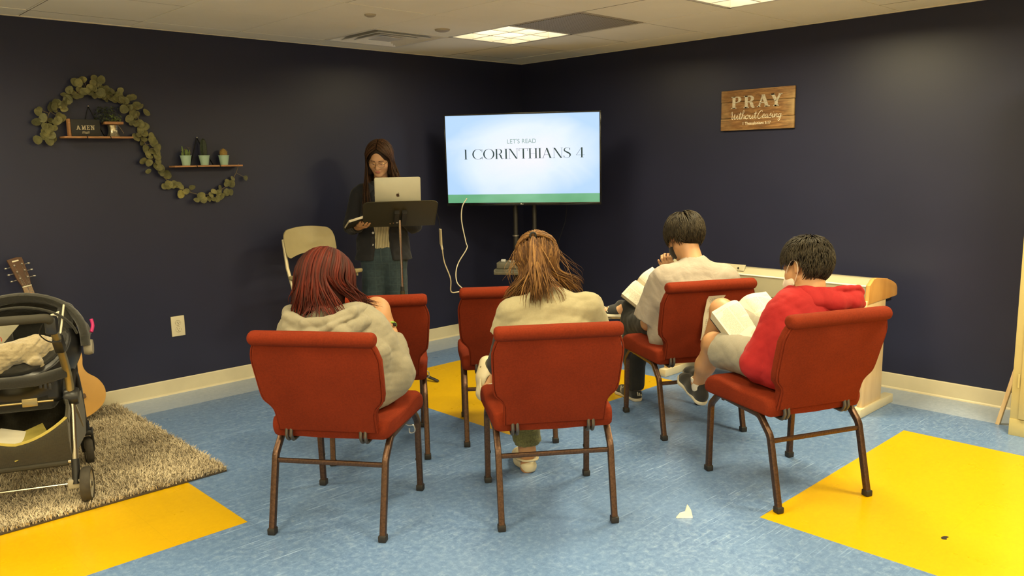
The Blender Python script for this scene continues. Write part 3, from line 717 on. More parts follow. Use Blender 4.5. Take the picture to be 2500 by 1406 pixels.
def pot(x, kind, label):
    root = thing('cactus_pot', label, 'plant', (x, -.052, 1.4935), 0, 'little cacti in mint pots on the lower shelf')
    bm = NB(); add_lathe(bm, [(.0001,.0),(.024,.0),(.034,.060),(.036,.061),(.036,.064),(.031,.064),(.030,.052),(.0001,.052)], 24); mesh_obj('pot', bm, 'mint_pot', root)
    bm = NB(); add_lathe(bm, [(.0001,.054),(.030,.054)], 16); mesh_obj('soil', bm, plain('dark_soil', (.03,.02,.012), .9), root)
    bm = NB()
    if kind == 0:
        for (dx, h, r, lean_) in ((-.014,.125,.005,-.006),(.006,.105,.011,.0),(.022,.100,.005,.006),(-.020,.085,.005,-.004),(.014,.085,.007,.004)):
            P = [(dx+lean_*t, 0, .052+(h-.052)*t) for t in (0,.2,.5,.8,.95,1)]; add_tube(bm, P, r, 8, [.8,1.05,1.1,1,.6,.12])
        m = 'cactus'
    elif kind == 1:
        add_tube(bm, [(0,0,.05),(0,0,.07),(0,0,.10),(0,0,.14),(0,0,.165),(0,0,.172)], .020, 12, [.8,1,1.05,.95,.6,.1]); m = 'dark_leaf'
        for v in bm.verts:
            a = math.atan2(v.co.y, v.co.x); k = 1+.12*math.cos(6*a); v.co.x *= k; v.co.y *= k
    else:
        add_tube(bm, [(0,0,.05),(0,0,.065),(0,0,.085),(0,0,.100),(0,0,.108)], .023, 14, [.75,1,1,.6,.1]); m = 'cactus_y'
    c = mesh_obj('cactus', bm, m, root)
    if kind != 1:
        rnd = random.Random(kind); sb = NB()
        for k in range(120 if kind == 2 else 40):
            v = Vector((rnd.gauss(0,1), rnd.gauss(0,1), rnd.gauss(.4,1))).normalized(); b = Vector((0,0,.078)) if kind == 2 else Vector((rnd.choice((-.014,.006,.022)), 0, rnd.uniform(.06,.11)))
            r0 = .021 if kind == 2 else .006
            add_tube(sb, [b+v*r0, b+v*(r0+.009)], .0004, 3)
        mesh_obj('spines', sb, 'cactus_y', c)
pot(-3.096, 0, 'mint pot with several short green cactus stems, leftmost on the lower shelf')
pot(-2.975, 1, 'mint pot with a tall dark cactus, middle of the lower shelf')
pot(-2.842, 2, 'mint pot with a round golden cactus, rightmost on the lower shelf')
# ------------------------------------------------------------------ PRAY sign
def mk_plank():
    t = NT('weathered_sign_wood'); v = t.coord((1, 1.2, 9)); n = t.noise(v, 9, 5, .65, .8); n2 = t.noise(t.coord(), 5, 3)
    sep = t.n('ShaderNodeSeparateXYZ'); tc = t.n('ShaderNodeTexCoord'); t.l(tc.outputs['Generated'], sep.inputs[0])
    edge = t.math('MAXIMUM', t.math('ABSOLUTE', t.math('SUBTRACT', sep.outputs['X'], .5)), t.math('MULTIPLY', t.math('ABSOLUTE', t.math('SUBTRACT', sep.outputs['Z'], .5)), .9))
    col = t.ramp(n, [(.30, (.085,.036,.010)), (.52, (.20,.095,.028)), (.72, (.36,.20,.075))])
    wear = t.math('MULTIPLY', t.ramp(edge, [(.33, (0,0,0)), (.5, (1,1,1))]), t.ramp(n2, [(.40, (0,0,0)), (.62, (1,1,1))]))
    col = t.mix(t.math('MULTIPLY', wear, .55), col, (.50,.36,.17)); t.bump(n, .4, .001)
    return t.set(col, .65)
M['plank'] = mk_plank()
M['silver_letter'] = plain('stamped_silver_letter', (.52,.46,.36), .42, .35, var=.25, scale=120, bump=.5, bscale=160)
M['white_ink'] = plain('white_paint', (.85,.80,.66), .5, var=.03)
def pray():
    # on the right wall; local x runs to the right in the picture, front faces local -y
    root = thing('pray_sign', 'wooden plank sign reading PRAY Without Ceasing on the right wall', 'sign', (-.004, -2.349, 1.8125), -PI/2)
    w, h = .560, .281
    cuts = [h/2, h/2-.083, h/2-.196, -h/2]
    for k in range(3):
        z1, z0 = cuts[k], cuts[k+1]
        bm = NB(); add_box(bm, (0, -.010, (z0+z1)/2), (w+random.Random(k).uniform(-.003,.003), .016, z1-z0-.0025), .0018); mesh_obj('plank', bm, 'plank', root)
    bm = NB(); add_box(bm, (0, -.002, 0), (w-.03, .004, h-.03)); mesh_obj('backing', bm, 'strap_black', root)
    x = -.2; bm = None
    for c, xx, zz in (('P', -.196, -.0), ('R', -.098, .0), ('A', .010, .001), ('Y', .110, .001)):
        g, a = glyph(c, .20, .085, .075); bm = NB(); polys_mesh(bm, g, (xx, -.0185, .012+zz), (.100/.86, 0, 0), (0, 0, .083), .0035); mesh_obj('letter', bm, 'silver_letter', root, smooth=0)
    # brush script
    Wd = {
     'W': [[(.0,.62),(.04,.98),(.10,1.0),(.12,.6),(.14,.1),(.20,-.02),(.28,.35),(.33,.75),(.34,.3),(.38,-.05),(.46,.12),(.56,.60)]],
     'i': [[(.0,.1),(.06,.5),(.07,.1),(.13,.0),(.2,.2)],[(.08,.70),(.095,.73)]],
     't': [[(.0,.15),(.1,.95),(.08,.15),(.14,.0),(.22,.2)],[(-.02,.66),(.20,.70)]],
     'h': [[(.0,.1),(.14,.8),(.16,1.15),(.09,1.15),(.06,.6),(.04,-.02),(.10,.35),(.20,.52),(.23,.25),(.24,.02),(.34,.2)]],
     'o': [[(.16,.5),(.04,.36),(.04,.08),(.16,-.02),(.26,.2),(.22,.48),(.15,.5),(.26,.38),(.36,.42)]],
     'u': [[(.0,.25),(.06,.5),(.05,.12),(.14,-.02),(.24,.3),(.27,.5),(.25,.12),(.32,0),(.40,.2)]],
     'C': [[(.34,.78),(.30,1.0),(.18,.95),(.04,.55),(.04,.1),(.18,-.05),(.38,.2)]],
     'e': [[(.0,.18),(.16,.30),(.17,.5),(.08,.48),(.03,.2),(.10,-.02),(.24,.16)]],
     'a': [[(.20,.44),(.08,.46),(.02,.18),(.08,-.01),(.18,.2),(.22,.48),(.20,.12),(.26,.0),(.34,.2)]],
     's': [[(.0,.15),(.14,.60),(.15,.35),(.20,.1),(.12,-.04),(.02,.02)],[(.14,.0),(.26,.2)]],
     'n': [[(.0,.30),(.05,.5),(.04,.0),(.12,.35),(.20,.5),(.22,.15),(.26,.0),(.34,.2)]],
     'g': [[(.20,.44),(.08,.46),(.02,.18),(.08,.0),(.18,.2),(.22,.48),(.20,-.1),(.14,-.45),(.04,-.38),(.10,-.15),(.34,.2)]]}
    adv = dict(W=.50, i=.19, t=.20, h=.32, o=.33, u=.38, C=.38, e=.22, a=.31, s=.23, n=.31, g=.34)
    def script(word, x0, x1, z, s):
        tot = sum(adv[c] for c in word); k = (x1-x0)/tot; x = x0; bm = NB()
        for c in word:
            for st in Wd[c]:
                pts = [(x+px_*k+pz*s*.18, z+pz*s) for px_, pz in st]
                n = len(pts); ws = [(.0034 if (i > 0 and pts[i][1] < pts[i-1][1]) else .0017) for i in range(n)]
                if n == 2: ws = [.003, .003]
                polys_mesh(bm, vstroke(pts, ws, 6), (0, -.0186, 0), (1,0,0), (0,0,1))
            x += adv[c]*k
        mesh_obj('script_word', bm, 'white_ink', root, smooth=0)
    script('Without', -.205, .000, -.062, .050); script('Ceasing', .008, .195, -.062, .050)
    font_obj('verse_line', '1 Thessalonians 5:17', .0285, 'white_ink', root, (.002, -.0186, -.104), (PI/2, 0, 0), .0002, .214)
pray()
# ------------------------------------------------------------------ outlet
def outlet():
    root = thing('wall_outlet', 'almond double power outlet low on the left wall', 'outlet', (-3.215, 0, .449))
    bm = NB(); add_box(bm, (0, -.004, 0), (.088, .008, .134), .003, 3); mesh_obj('cover_plate', bm, 'base', root)
    for z in (.022, -.022):
        bm = NB(); pr = [(p[0], p[1]) for p in rrect(.034, .029, .010, 4)]; add_prism(bm, pr, (0, -.0078, z), (1,0,0), (0,0,1), (0,-.002,0), .0006, 1); s = mesh_obj('socket', bm, 'base', root)
        bm = NB(); add_lathe(bm, [(.0185,.0005),(.0185,.0012),(.0172,.0012)], 28, (0,-.0078,z), Euler((PI/2,0,0))); mesh_obj('rim_line', bm, 'grid_gap', s)
        for dx, dz, w, hh in ((-.0065,.004,.0022,.008),(.0065,.004,.0022,.0065),(0,-.006,.004,.0045)):
            bm = NB(); add_box(bm, (dx, -.0100, z+dz), (w, .001, hh)); mesh_obj('slot', bm, 'black_plastic', s, smooth=0)
    bm = NB(); add_lathe(bm, [(.0001,.0015),(.003,.001),(.0034,0)], 12, (0,-.008,0), Euler((PI/2,0,0))); mesh_obj('screw', bm, 'base', root)
outlet()
# ------------------------------------------------------------------ tall folding chair
M['beige_shell'] = plain('beige_plastic_shell', (.38,.32,.17), .45, var=.03)
M['beige_tube'] = plain('beige_painted_tube', (.62,.54,.36), .3, .2, var=.03)
def folding():
    root = thing('folding_chair', 'tall beige folding chair standing against the left wall behind the red-haired person', 'chair', (-2.395, -.504, 0), math.radians(-85-90))
    # local: y forward, x right of the sitter
    def bent(pts, ybow, thick, name, z0, mat='beige_shell'):
        bm = NB(); nx = 17; A = []
        return bm
    back = [(-.165,.865),(-.200,.905),(-.205,.98),(-.185,1.035),(-.14,1.060),(0,1.068),(.14,1.060),(.185,1.035),(.205,.98),(.200,.905),(.165,.865),(.10,.880),(0,.892),(-.10,.880)]
    pl = [(v.x, v.y) for v in smooth_path([(a, b, 0) for a, b in back], 4, True)]
    bm = NB(); F = []; Bk = []
    # grid-filled curved panel
    nx, nz = 44, 8
    def zlo(x): return .892-.027*(x/.165)**2 if abs(x) < .165 else .865+.045*(1-math.sqrt(max(0, 1-((abs(x)-.165)/.0401)**2)))
    def zhi(x): return 1.068-.012*(x/.14)**2 if abs(x) < .14 else 1.056-.075*(1-math.sqrt(max(0, 1-((abs(x)-.14)/.0651)**2)))
    for side in (0, 1):
        g = []
        for i in range(nx+1):
            x = -.205+.41*i/nx; row = []
            lo, hi = zlo(x), zhi(x)
            if hi < lo+.02: m_ = (hi+lo)/2; lo, hi = m_-.01, m_+.01
            for k in range(nz+1):
                z = lo+(hi-lo)*k/nz; y = -.175 - (z-.9)*.22 + (x/.205)**2*.035 + (.011 if side else 0)
                row.append(bm.verts.new((x, y, z)))
            g.append(row)
        F.append(g)
    for i in range(nx):
        for k in range(nz):
            bm.faces.new((F[0][i][k], F[0][i+1][k], F[0][i+1][k+1], F[0][i][k+1])); bm.faces.new((F[1][i][k], F[1][i][k+1], F[1][i+1][k+1], F[1][i+1][k]))
    for i in range(nx):
        bm.faces.new((F[0][i][0], F[1][i][0], F[1][i+1][0], F[0][i+1][0])); bm.faces.new((F[0][i][nz], F[0][i+1][nz], F[1][i+1][nz], F[1][i][nz]))
    for k in range(nz):
        bm.faces.new((F[0][0][k], F[0][0][k+1], F[1][0][k+1], F[1][0][k])); bm.faces.new((F[0][nx][k], F[1][nx][k], F[1][nx][k+1], F[0][nx][k+1]))
    bmesh.ops.recalc_face_normals(bm, faces=bm.faces)
    mesh_obj('backrest', bm, 'beige_shell', root, smooth=60)
    sx = .195
    for s in (-1, 1):
        bm = NB(); add_tube(bm, fillet([(s*(sx-.012),-.192,.99),(s*(sx-.004),-.150,.80),(s*sx,.17,.0)], [.1], 4), .0115, 10); mesh_obj('leg', bm, 'beige_tube', root)
        bm = NB(); add_tube(bm, [(s*(sx-.02),.06,.735),(s*(sx-.02),-.22,.0)], .0115, 10); mesh_obj('leg', bm, 'beige_tube', root)
        bm = NB(); add_sweep(bm, [(s*(sx-.01),-.125,.735),(s*(sx-.01),.12,.738)], rrect(.02,.006,.002)); mesh_obj('seat_bracket', bm, 'beige_tube', root)
    bm = NB(); add_tube(bm, [(-sx,.06,.27),(sx,.06,.27)], .009, 8); mesh_obj('foot_rest', bm, 'beige_tube', root)
    bm = NB(); add_tube(bm, [(-sx+.02,-.13,.2),(sx-.02,-.13,.2)], .008, 8); mesh_obj('rear_stretcher', bm, 'beige_tube', root)
    pr = [(v.x, v.y) for v in smooth_path([(-.19,-.135,0),(-.215,-.05,0),(-.218,.08,0),(-.19,.16,0),(0,.185,0),(.19,.16,0),(.218,.08,0),(.215,-.05,0),(.19,-.135,0),(0,-.145,0)], 5, True)]
    bm = NB(); add_prism(bm, pr, (0,0,.735), (1,0,0), (0,1,.12), (0,0,.028), .011, 3); mesh_obj('seat', bm, 'beige_shell', root, smooth=50)
folding()
# ------------------------------------------------------------------ music stand with laptop
M['stand_paint'] = plain('olive_black_enamel', (.050,.043,.022), .42, .25, var=.06, scale=8)
M['chrome'] = plain('chrome_tube', (.62,.50,.42), .12, 1, var=.03)
DC = Vector((-1.9924, -.8353, 1.1438)); DY = -.5557; DP = .576
def build_music_stand():
    # local x: right in the picture, local y: away from the audience
    base = Vector((-1.962, -.79, 0)); root = thing('music_stand', 'dark music stand in front of the standing person, its desk tilted flat', 'stand', tuple(base), DY-.0)
    inv = Matrix.Rotation(-DY, 4, 'Z') @ Matrix.Translation(-base)
    c = inv @ DC
    # desk frame vectors in local: u points up the desk (towards the audience), r right
    u = Vector((0, -math.cos(DP), math.sin(DP))); r = Vector((1,0,0)); n = r.cross(u)   # n: towards the audience / down
    n = Vector((0, -math.sin(DP), -math.cos(DP)))
    w, h = .492, .335
    pr = [(-w/2,-h/2)]+[(w/2,-h/2)]+[(w/2-.045+.045*math.cos(a), h/2-.045+.045*math.sin(a)) for a in [PI/2*k/6 for k in range(7)]]+[(-w/2+.045+.045*math.cos(a), h/2-.045+.045*math.sin(a)) for a in [PI/2+PI/2*k/6 for k in range(7)]]
    bm = NB(); add_prism(bm, pr, c, r, u, n*.002); desk = mesh_obj('desk', bm, 'stand_paint', root, smooth=0)
    bm = NB(); edge = [c + r*p[0] + u*p[1] for p in pr[1:]]; add_tube(bm, edge, .0035, 6); mesh_obj('rolled_edge', bm, 'stand_paint', desk)
    bm = NB(); lip = c - u*h/2; add_box(bm, tuple(lip - n*.028), (w, .003, .058), rot=Euler((DP-PI/2+PI/2*0,0,0))); 
    bm.clear(); add_prism(bm, [(-w/2,0),(w/2,0),(w/2,.06),(-w/2,.06)], lip, r, -n, u*(-.002)); mesh_obj('ledge', bm, 'stand_paint', desk, smooth=0)
    # tilt box behind the desk
    for dx in (-.022, .028):
        bm = NB(); add_prism(bm, [(dx-.016,-.11),(dx+.016,-.11),(dx+.016,.055),(dx-.016,.055)], c, r, u, n*.028, .002, 1); mesh_obj('bracket', bm, 'black_metal', root)
    bm = NB(); add_lathe(bm, [(.0001,.006),(.006,.005),(.007,0)], 10, tuple(c+n*.03+u*(-.06)+r*(-.02)), Euler((PI/2+.9,0,0))); mesh_obj('screw', bm, 'steel', root)
    top = c + n*.02 - u*.045
    foot = Vector((0, 0, .06)); mid = top.lerp(foot, .56); 
    bm = NB(); add_tube(bm, [tuple(top), tuple(top.lerp(foot, .58))], .0090, 14); mesh_obj('inner_tube', bm, 'chrome', root)
    bm = NB(); add_tube(bm, [tuple(top.lerp(foot, .47)), tuple(foot)], .0165, 14); mesh_obj('outer_tube', bm, 'stand_paint', root)
    bm = NB(); add_tube(bm, [tuple(top.lerp(foot, .44)), tuple(top.lerp(foot, .50))], .0135, 14); mesh_obj('collar', bm, 'black_metal', root)
    bm = NB(); add_lathe(bm, [(.0001,.07),(.03,.07),(.035,.05),(.035,.03),(.0001,.03)], 16); mesh_obj('hub', bm, 'black_metal', root)
    for a in (-.82+DY*0, 1.4, 3.45):
        d = Vector((math.cos(a), math.sin(a), 0)); s = d.cross(Vector((0,0,1)))
        bm = NB(); add_sweep(bm, [tuple(Vector((0,0,.052))+d*.02), tuple(Vector((0,0,.040))+d*.14), tuple(Vector((0,0,.012))+d*.285), tuple(Vector((0,0,.008))+d*.30)], rrect(.014,.035,.004), [1,.9,.75,.4]); mesh_obj('leg', bm, 'black_metal', root)
    # laptop: base on the desk, lid up
    lap = thing('laptop', 'open silver laptop with a dark apple emblem on its lid, on the music stand', 'laptop', tuple(base), DY-.0)
    hinge = c + u*.052 - n*.010
    lc = c - u*.055 - n*.011
    lw, lh = .305, .212; dx = -.012
    bm = NB(); add_prism(bm, rrect(lw, lh, .012, 4), lc + r*dx, r, u, n*.010, .002, 1); mesh_obj('base', bm, 'laptop_silver', lap, smooth=40)
    bm = NB(); add_prism(bm, rrect(.27, .10, .004, 2), lc + r*dx - n*.0008 + u*.03, r, u, n*.001); mesh_obj('keyboard', bm, 'black_plastic', lap, smooth=0)
    lu = Vector((0, -.10, 1)).normalized(); ln = Vector((0,-1,-.10)).normalized()
    ly = hinge - n*.002 + r*dx + lu*(lh/2)
    ryaw = Vector((1, 0, 0))
    bm = NB(); add_prism(bm, rrect(lw, lh, .012, 5), ly, ryaw, lu, ln*.006, .0018, 2); lid = mesh_obj('lid', bm, 'laptop_silver', lap, smooth=40)
    bm = NB(); add_prism(bm, rrect(lw-.018, lh-.02, .003, 2), ly - ln*.0012, ryaw, lu, ln*.001); mesh_obj('display', bm, mk_emit('lit_laptop_display', (.9,.93,1), 1.0), lap, smooth=0)
    # emblem on the lid
    bm = NB(); s = .0125; ec = ly + ln*.0064 - lu*.012
    body = [(0,.62),(.28,.80),(.60,.72),(.82,.48),(.60,.30),(.54,.0),(.68,-.28),(.88,-.38),(.66,-.82),(.36,-.98),(.0,-.86),(-.34,-.98),(-.66,-.74),(-.86,-.30),(-.86,.25),(-.62,.68),(-.30,.78)]
    bp = [(v.x*s, v.y*s) for v in smooth_path([(a, b, 0) for a, b in body], 4, True)]
    add_prism(bm, bp, ec, ryaw, lu, ln*.0003)
    leaf = [(v.x*s, v.y*s) for v in smooth_path([(.02,.92,0),(.06,1.22,0),(.36,1.46,0),(.34,1.14,0)], 4, True)]
    add_prism(bm, leaf, ec, ryaw, lu, ln*.0003); mesh_obj('emblem', bm, 'emblem_dark', lap, smooth=0)
    return base
M['laptop_silver'] = plain('bead_blasted_aluminium', (.44,.42,.33), .38, .35, var=.02); M['emblem_dark'] = plain('polished_dark_emblem', (.06,.035,.020), .15, .6)
build_music_stand()
# video cable with its adapter
M['white_cable'] = plain('white_cable_jacket', (.62,.56,.42), .5, var=.03)
_cab = [(-1.02,-.40,1.20),(-1.071,-.40,1.134),(-1.104,-.427,1.024),(-1.119,-.488,.867),(-1.149,-.535,.821),(-1.232,-.531,.72),(-1.285,-.557,.647),(-1.315,-.604,.576),(-1.32,-.675,.53),(-1.389,-.685,.52),(-1.455,-.698,.536),(-1.49,-.74,.639),(-1.555,-.755,.768),(-1.598,-.789,.87)]
_cr = thing('video_cable', 'white cable with an adapter hanging between the laptop and the television', 'cable', (-1.32,-.675,.52))
_o = Vector((-1.32,-.675,.52))
bm = NB(); add_tube(bm, smooth_path([Vector(p)-_o for p in _cab], 6), .0042, 8); mesh_obj('cable', bm, 'white_cable', _cr)
bm = NB(); add_tube(bm, [Vector((-1.598,-.789,.868))-_o, Vector((-1.610,-.793,.905))-_o], .0075, 8); mesh_obj('plug', bm, 'white_cable', _cr)
bm = NB(); add_sweep(bm, [Vector((-1.612,-.794,.905))-_o, Vector((-1.640,-.825,1.018))-_o], rrect(.011,.022,.003)); mesh_obj('adapter', bm, 'beige_tube', _cr)
bm = NB(); add_tube(bm, smooth_path([Vector(p)-_o for p in ((-1.640,-.825,1.018),(-1.662,-.845,1.065),(-1.70,-.88,1.115),(-1.765,-.93,1.17),(-1.80,-.945,1.205),(-1.85,-.93,1.215))], 5), .002, 6); mesh_obj('thin_lead', bm, 'strap_black', _cr)
# ------------------------------------------------------------------ digital piano seen from behind
M['piano_wood'] = mk_wood('honey_maple', (.52,.255,.065), (.62,.33,.10), (3,3,.6), .35, 3, .04, .2)
M['piano_pale'] = mk_wood('pale_maple', (.62,.44,.24), (.70,.52,.30), (3,3,.6), .4, 3, .04)
M['cord'] = plain('black_cord', (.01,.01,.01), .5)
M['piano_cream'] = plain('cream_plastic_case', (.36,.33,.23), .30, var=.02)
M['piano_panel'] = mk_wood('brown_maple_panel', (.36,.20,.06), (.42,.24,.08), (1,1,3), .45, 3, .04)
def piano():
    y1, y0 = -3.47, -2.09
    root = thing('digital_piano', 'cream digital piano with maple ends along the right wall, seen from behind', 'piano', (-.48, (y0+y1)/2, 0)); cy = (y0+y1)/2; cx = -.48
    for y, nm in ((y1, 0), (y0, 1)):
        s = -1 if nm == 0 else 1
        cheek = [(-.705,.650),(-.695,.757),(-.640,.790),(-.60,.792),(-.45,.772),(-.37,.748),(-.325,.728),(-.305,.705),(-.302,.662),(-.315,.655)]
        bm = NB(); add_prism(bm, [(a-cx, b) for a, b in cheek], (0, y-cy-(.0 if s < 0 else 0), 0), (1,0,0), (0,0,1), (0,-s*.024,0), .004, 2); mesh_obj('end_cheek', bm, 'piano_wood', root, smooth=30)
        bm = NB(); add_box(bm, (-.585-cx, y-cy+(-s)*.020, .355), (.262, .030, .63), .002); mesh_obj('leg', bm, 'piano_pale', root)
        bm = NB(); add_box(bm, (-.53-cx, y-cy+(-s)*.020, .026), (.46, .055, .052), .004); mesh_obj('foot', bm, 'base', root)
    L = y0-y1-.05
    # back case: profile in x-z
    case = [(-.690,.628),(-.690,.752),(-.676,.760),(-.655,.772),(-.640,.784),(-.618,.788),(-.42,.765),(-.33,.72),(-.31,.66),(-.34,.640)]
    bm = NB(); add_prism(bm, [(a-cx, b) for a, b in case], (0, -L/2, 0), (1,0,0), (0,0,1), (0,L,0), .003, 2); cs = mesh_obj('case', bm, 'piano_cream', root, smooth=30)
    bm = NB(); add_box(bm, (-.688-cx, .0, .752), (.010, L, .008), .002); mesh_obj('ridge', bm, 'fixture', cs)
    bm = NB(); add_box(bm, (-.665-cx, .0, .615), (.04, L*.62, .028), .002); mesh_obj('under_cover', bm, 'piano_cream', cs)
    # flip-up music rest lying back over the left two thirds
    bm = NB(); add_prism(bm, [(-.668,.770),(-.648,.806),(-.640,.806),(-.646,.770)], (-cx, .12, 0), (1,0,0), (0,0,1), (0, L/2-.12, 0), .001, 1); mesh_obj('music_rest', bm, 'piano_cream', root, smooth=0)
    bm = NB(); add_lathe(bm, [(.0001,.002),(.006,.002),(.006,0)], 12, (-.664-cx, -2.62-cy+.0, .786), Euler((0,-PI/2,0))); mesh_obj('hole', bm, 'black_plastic', root)
    bm = NB(); add_box(bm, (-.635-cx, 0, .515), (.018, L, .135), .002); mesh_obj('modesty_panel', bm, 'piano_panel', root)
    bm = NB()
    for k in range(52):
        if k % 1 == 0: add_box(bm, (-.38-cx+.0, -L/2+.06+(L-.12)*k/51, .706), (.001,.001,.001))
    bm.free()
    bm = NB(); add_box(bm, (-.40-cx, 0, .635), (.16, L, .02), .003); mesh_obj('keybed', bm, 'black_plastic', root)
piano()
# ------------------------------------------------------------------ metal cabinet and leaning plank
M['cabinet_paint'] = plain('pale_yellow_enamel', (.52,.44,.20), .38, .1, var=.03)
def cabinet():
    root = thing('metal_cabinet', 'tall pale yellow metal cabinet cut by the right edge of the photo', 'cabinet', (-.255, -4.60, 0))
    w, d, h = .90, .46, 1.93
    bm = NB(); add_box(bm, (0, 0, h/2), (d, w, h), .003); mesh_obj('body', bm, 'cabinet_paint', root)
    bm = NB()
    add_box(bm, (-d/2-.001, 0, .045), (.006, w, .09), .001); mesh_obj('plinth', bm, 'cabinet_paint', root)
    for s in (-1, 1):
        bm = NB(); add_box(bm, (-d/2-.006, s*.207, h/2+.04), (.014, .405, h-.11), .004); dr = mesh_obj('door', bm, 'cabinet_paint', root)
        for z in (.30, .95, 1.60):
            bm = NB(); add_tube(bm, [(-d/2-.012, s*.418, z-.035), (-d/2-.012, s*.418, z+.035)], .005, 8); mesh_obj('hinge', bm, 'cabinet_paint', dr)
    bm = NB(); add_box(bm, (-d/2-.02, -.03, 1.05), (.02, .02, .10), .004); mesh_obj('handle', bm, 'steel', root)
cabinet()
bm = NB(); add_sweep(bm, [(-.335,-4.058,.0),(-.315,-4.142,.42)], rrect(.030,.020,.002,1)); 
tag(mesh_obj('wood_plank', bm, 'piano_pale'), 'short narrow pale plank leaning against the side of the yellow cabinet', 'plank')
bm = NB(); add_prism(bm, [(0,0),(.072,-.018),(.064,.030),(.052,.050),(.040,.022),(.018,.018)], (-2.562,-3.488,.001), (.78,-.62,0), (.28,.30,.91), (.004,.006,0)); add_prism(bm, [(0,0),(.064,-.006),(.060,.034),(.012,.02)], (-2.560,-3.490,.001), (.78,-.62,0), (.60,.75,.28), (0,0,.002))
tag(mesh_obj('paper_scrap', bm, plain('white_paper', (.78,.74,.62), .7, var=.03), smooth=0), 'crumpled white paper scrap on the blue floor near the front', 'paper')
M['paper'] = plain('warm_white_paper', (.74,.69,.55), .75, var=.02)
bm = NB(); add_prism(bm, [(v.x, v.y) for v in smooth_path([(0,0,0),(.012,.008,0),(.03,.002,0),(.036,-.012,0),(.018,-.010,0),(.006,-.014,0)], 3, True)], (-2.005,-4.335,.0003), (1,0,0), (0,1,0), (0,0,.0012)); tag(mesh_obj('dark_crumb', bm, 'rubber', smooth=0), 'small dark crumb on the right yellow floor square', 'crumb')
# printed sheets hanging on chair backs (chair-local placement)
def chair_empty(k): return (*CH[k][:2], 0), chair_rz(CH[k][2])
def printed_material(name, lines=90, cols=3):
    t = NT(name); tc = t.n('ShaderNodeTexCoord'); sep = t.n('ShaderNodeSeparateXYZ'); t.l(tc.outputs['Generated'], sep.inputs[0])
    ln = t.math('FRACT', t.math('MULTIPLY', sep.outputs['Z'], lines)); m = t.math('LESS_THAN', ln, .45)
    v = t.coord((1,1,1)); n = t.noise(v, 260, 1); m2 = t.math('GREATER_THAN', n, .47); m = t.math('MULTIPLY', m, m2)
    ex = t.math('LESS_THAN', t.math('ABSOLUTE', t.math('SUBTRACT', sep.outputs['X'], .5)), .33); ez = t.math('LESS_THAN', t.math('ABSOLUTE', t.math('SUBTRACT', sep.outputs['Z'], .5)), .46)
    blk = t.math('GREATER_THAN', t.noise(t.coord((.1,.1,1)), 14, 0), .40)
    m = t.math('MULTIPLY', t.math('MULTIPLY', m, blk), t.math('MULTIPLY', ex, ez))
    return t.set(t.mix(t.math('MULTIPLY', m, .75), (.74,.69,.55), (.10,.09,.07)), .75)
M['printed'] = printed_material('printed_sheet', 46)
def sheet(k, x0, x1, z0, z1, label, mat='printed', skew=0):
    loc, rz = chair_empty(k); nz = 10; vs = []; fs = []
    def yy(z): return -.196-(z-.42)*.295-.012-(.040*max(0, (z-.765)/.03) if z > .765 else 0)
    for k2 in range(nz+1):
        z = z0+(z1-z0)*k2/nz; t = 1-k2/nz
        for x in (x0+skew*t*.4, x1-skew*t): vs.append((x, yy(z)-.004-.004*math.sin(k2*.9), z))
    for k2 in range(nz): fs.append((2*k2, 2*k2+1, 2*k2+3, 2*k2+2))
    vs2 = [(a, b-.0006, c) for a, b, c in vs]; n = len(vs); fs2 = [tuple(reversed([i+n for i in f])) for f in fs]
    o = mesh_obj('paper_sheet', (vs+vs2, fs+fs2), mat, None, smooth=180, loc=loc, rot=(0,0,rz)); tag(o, label, 'paper')
sheet('D', -.030, .066, .525, .778, 'long printed sheet hanging down the back of the chair of the person in white', 'printed', .014)
sheet('B', .005, .072, .70, .800, 'white paper hanging on the back of the empty chair behind the raised bare knee', 'paper')
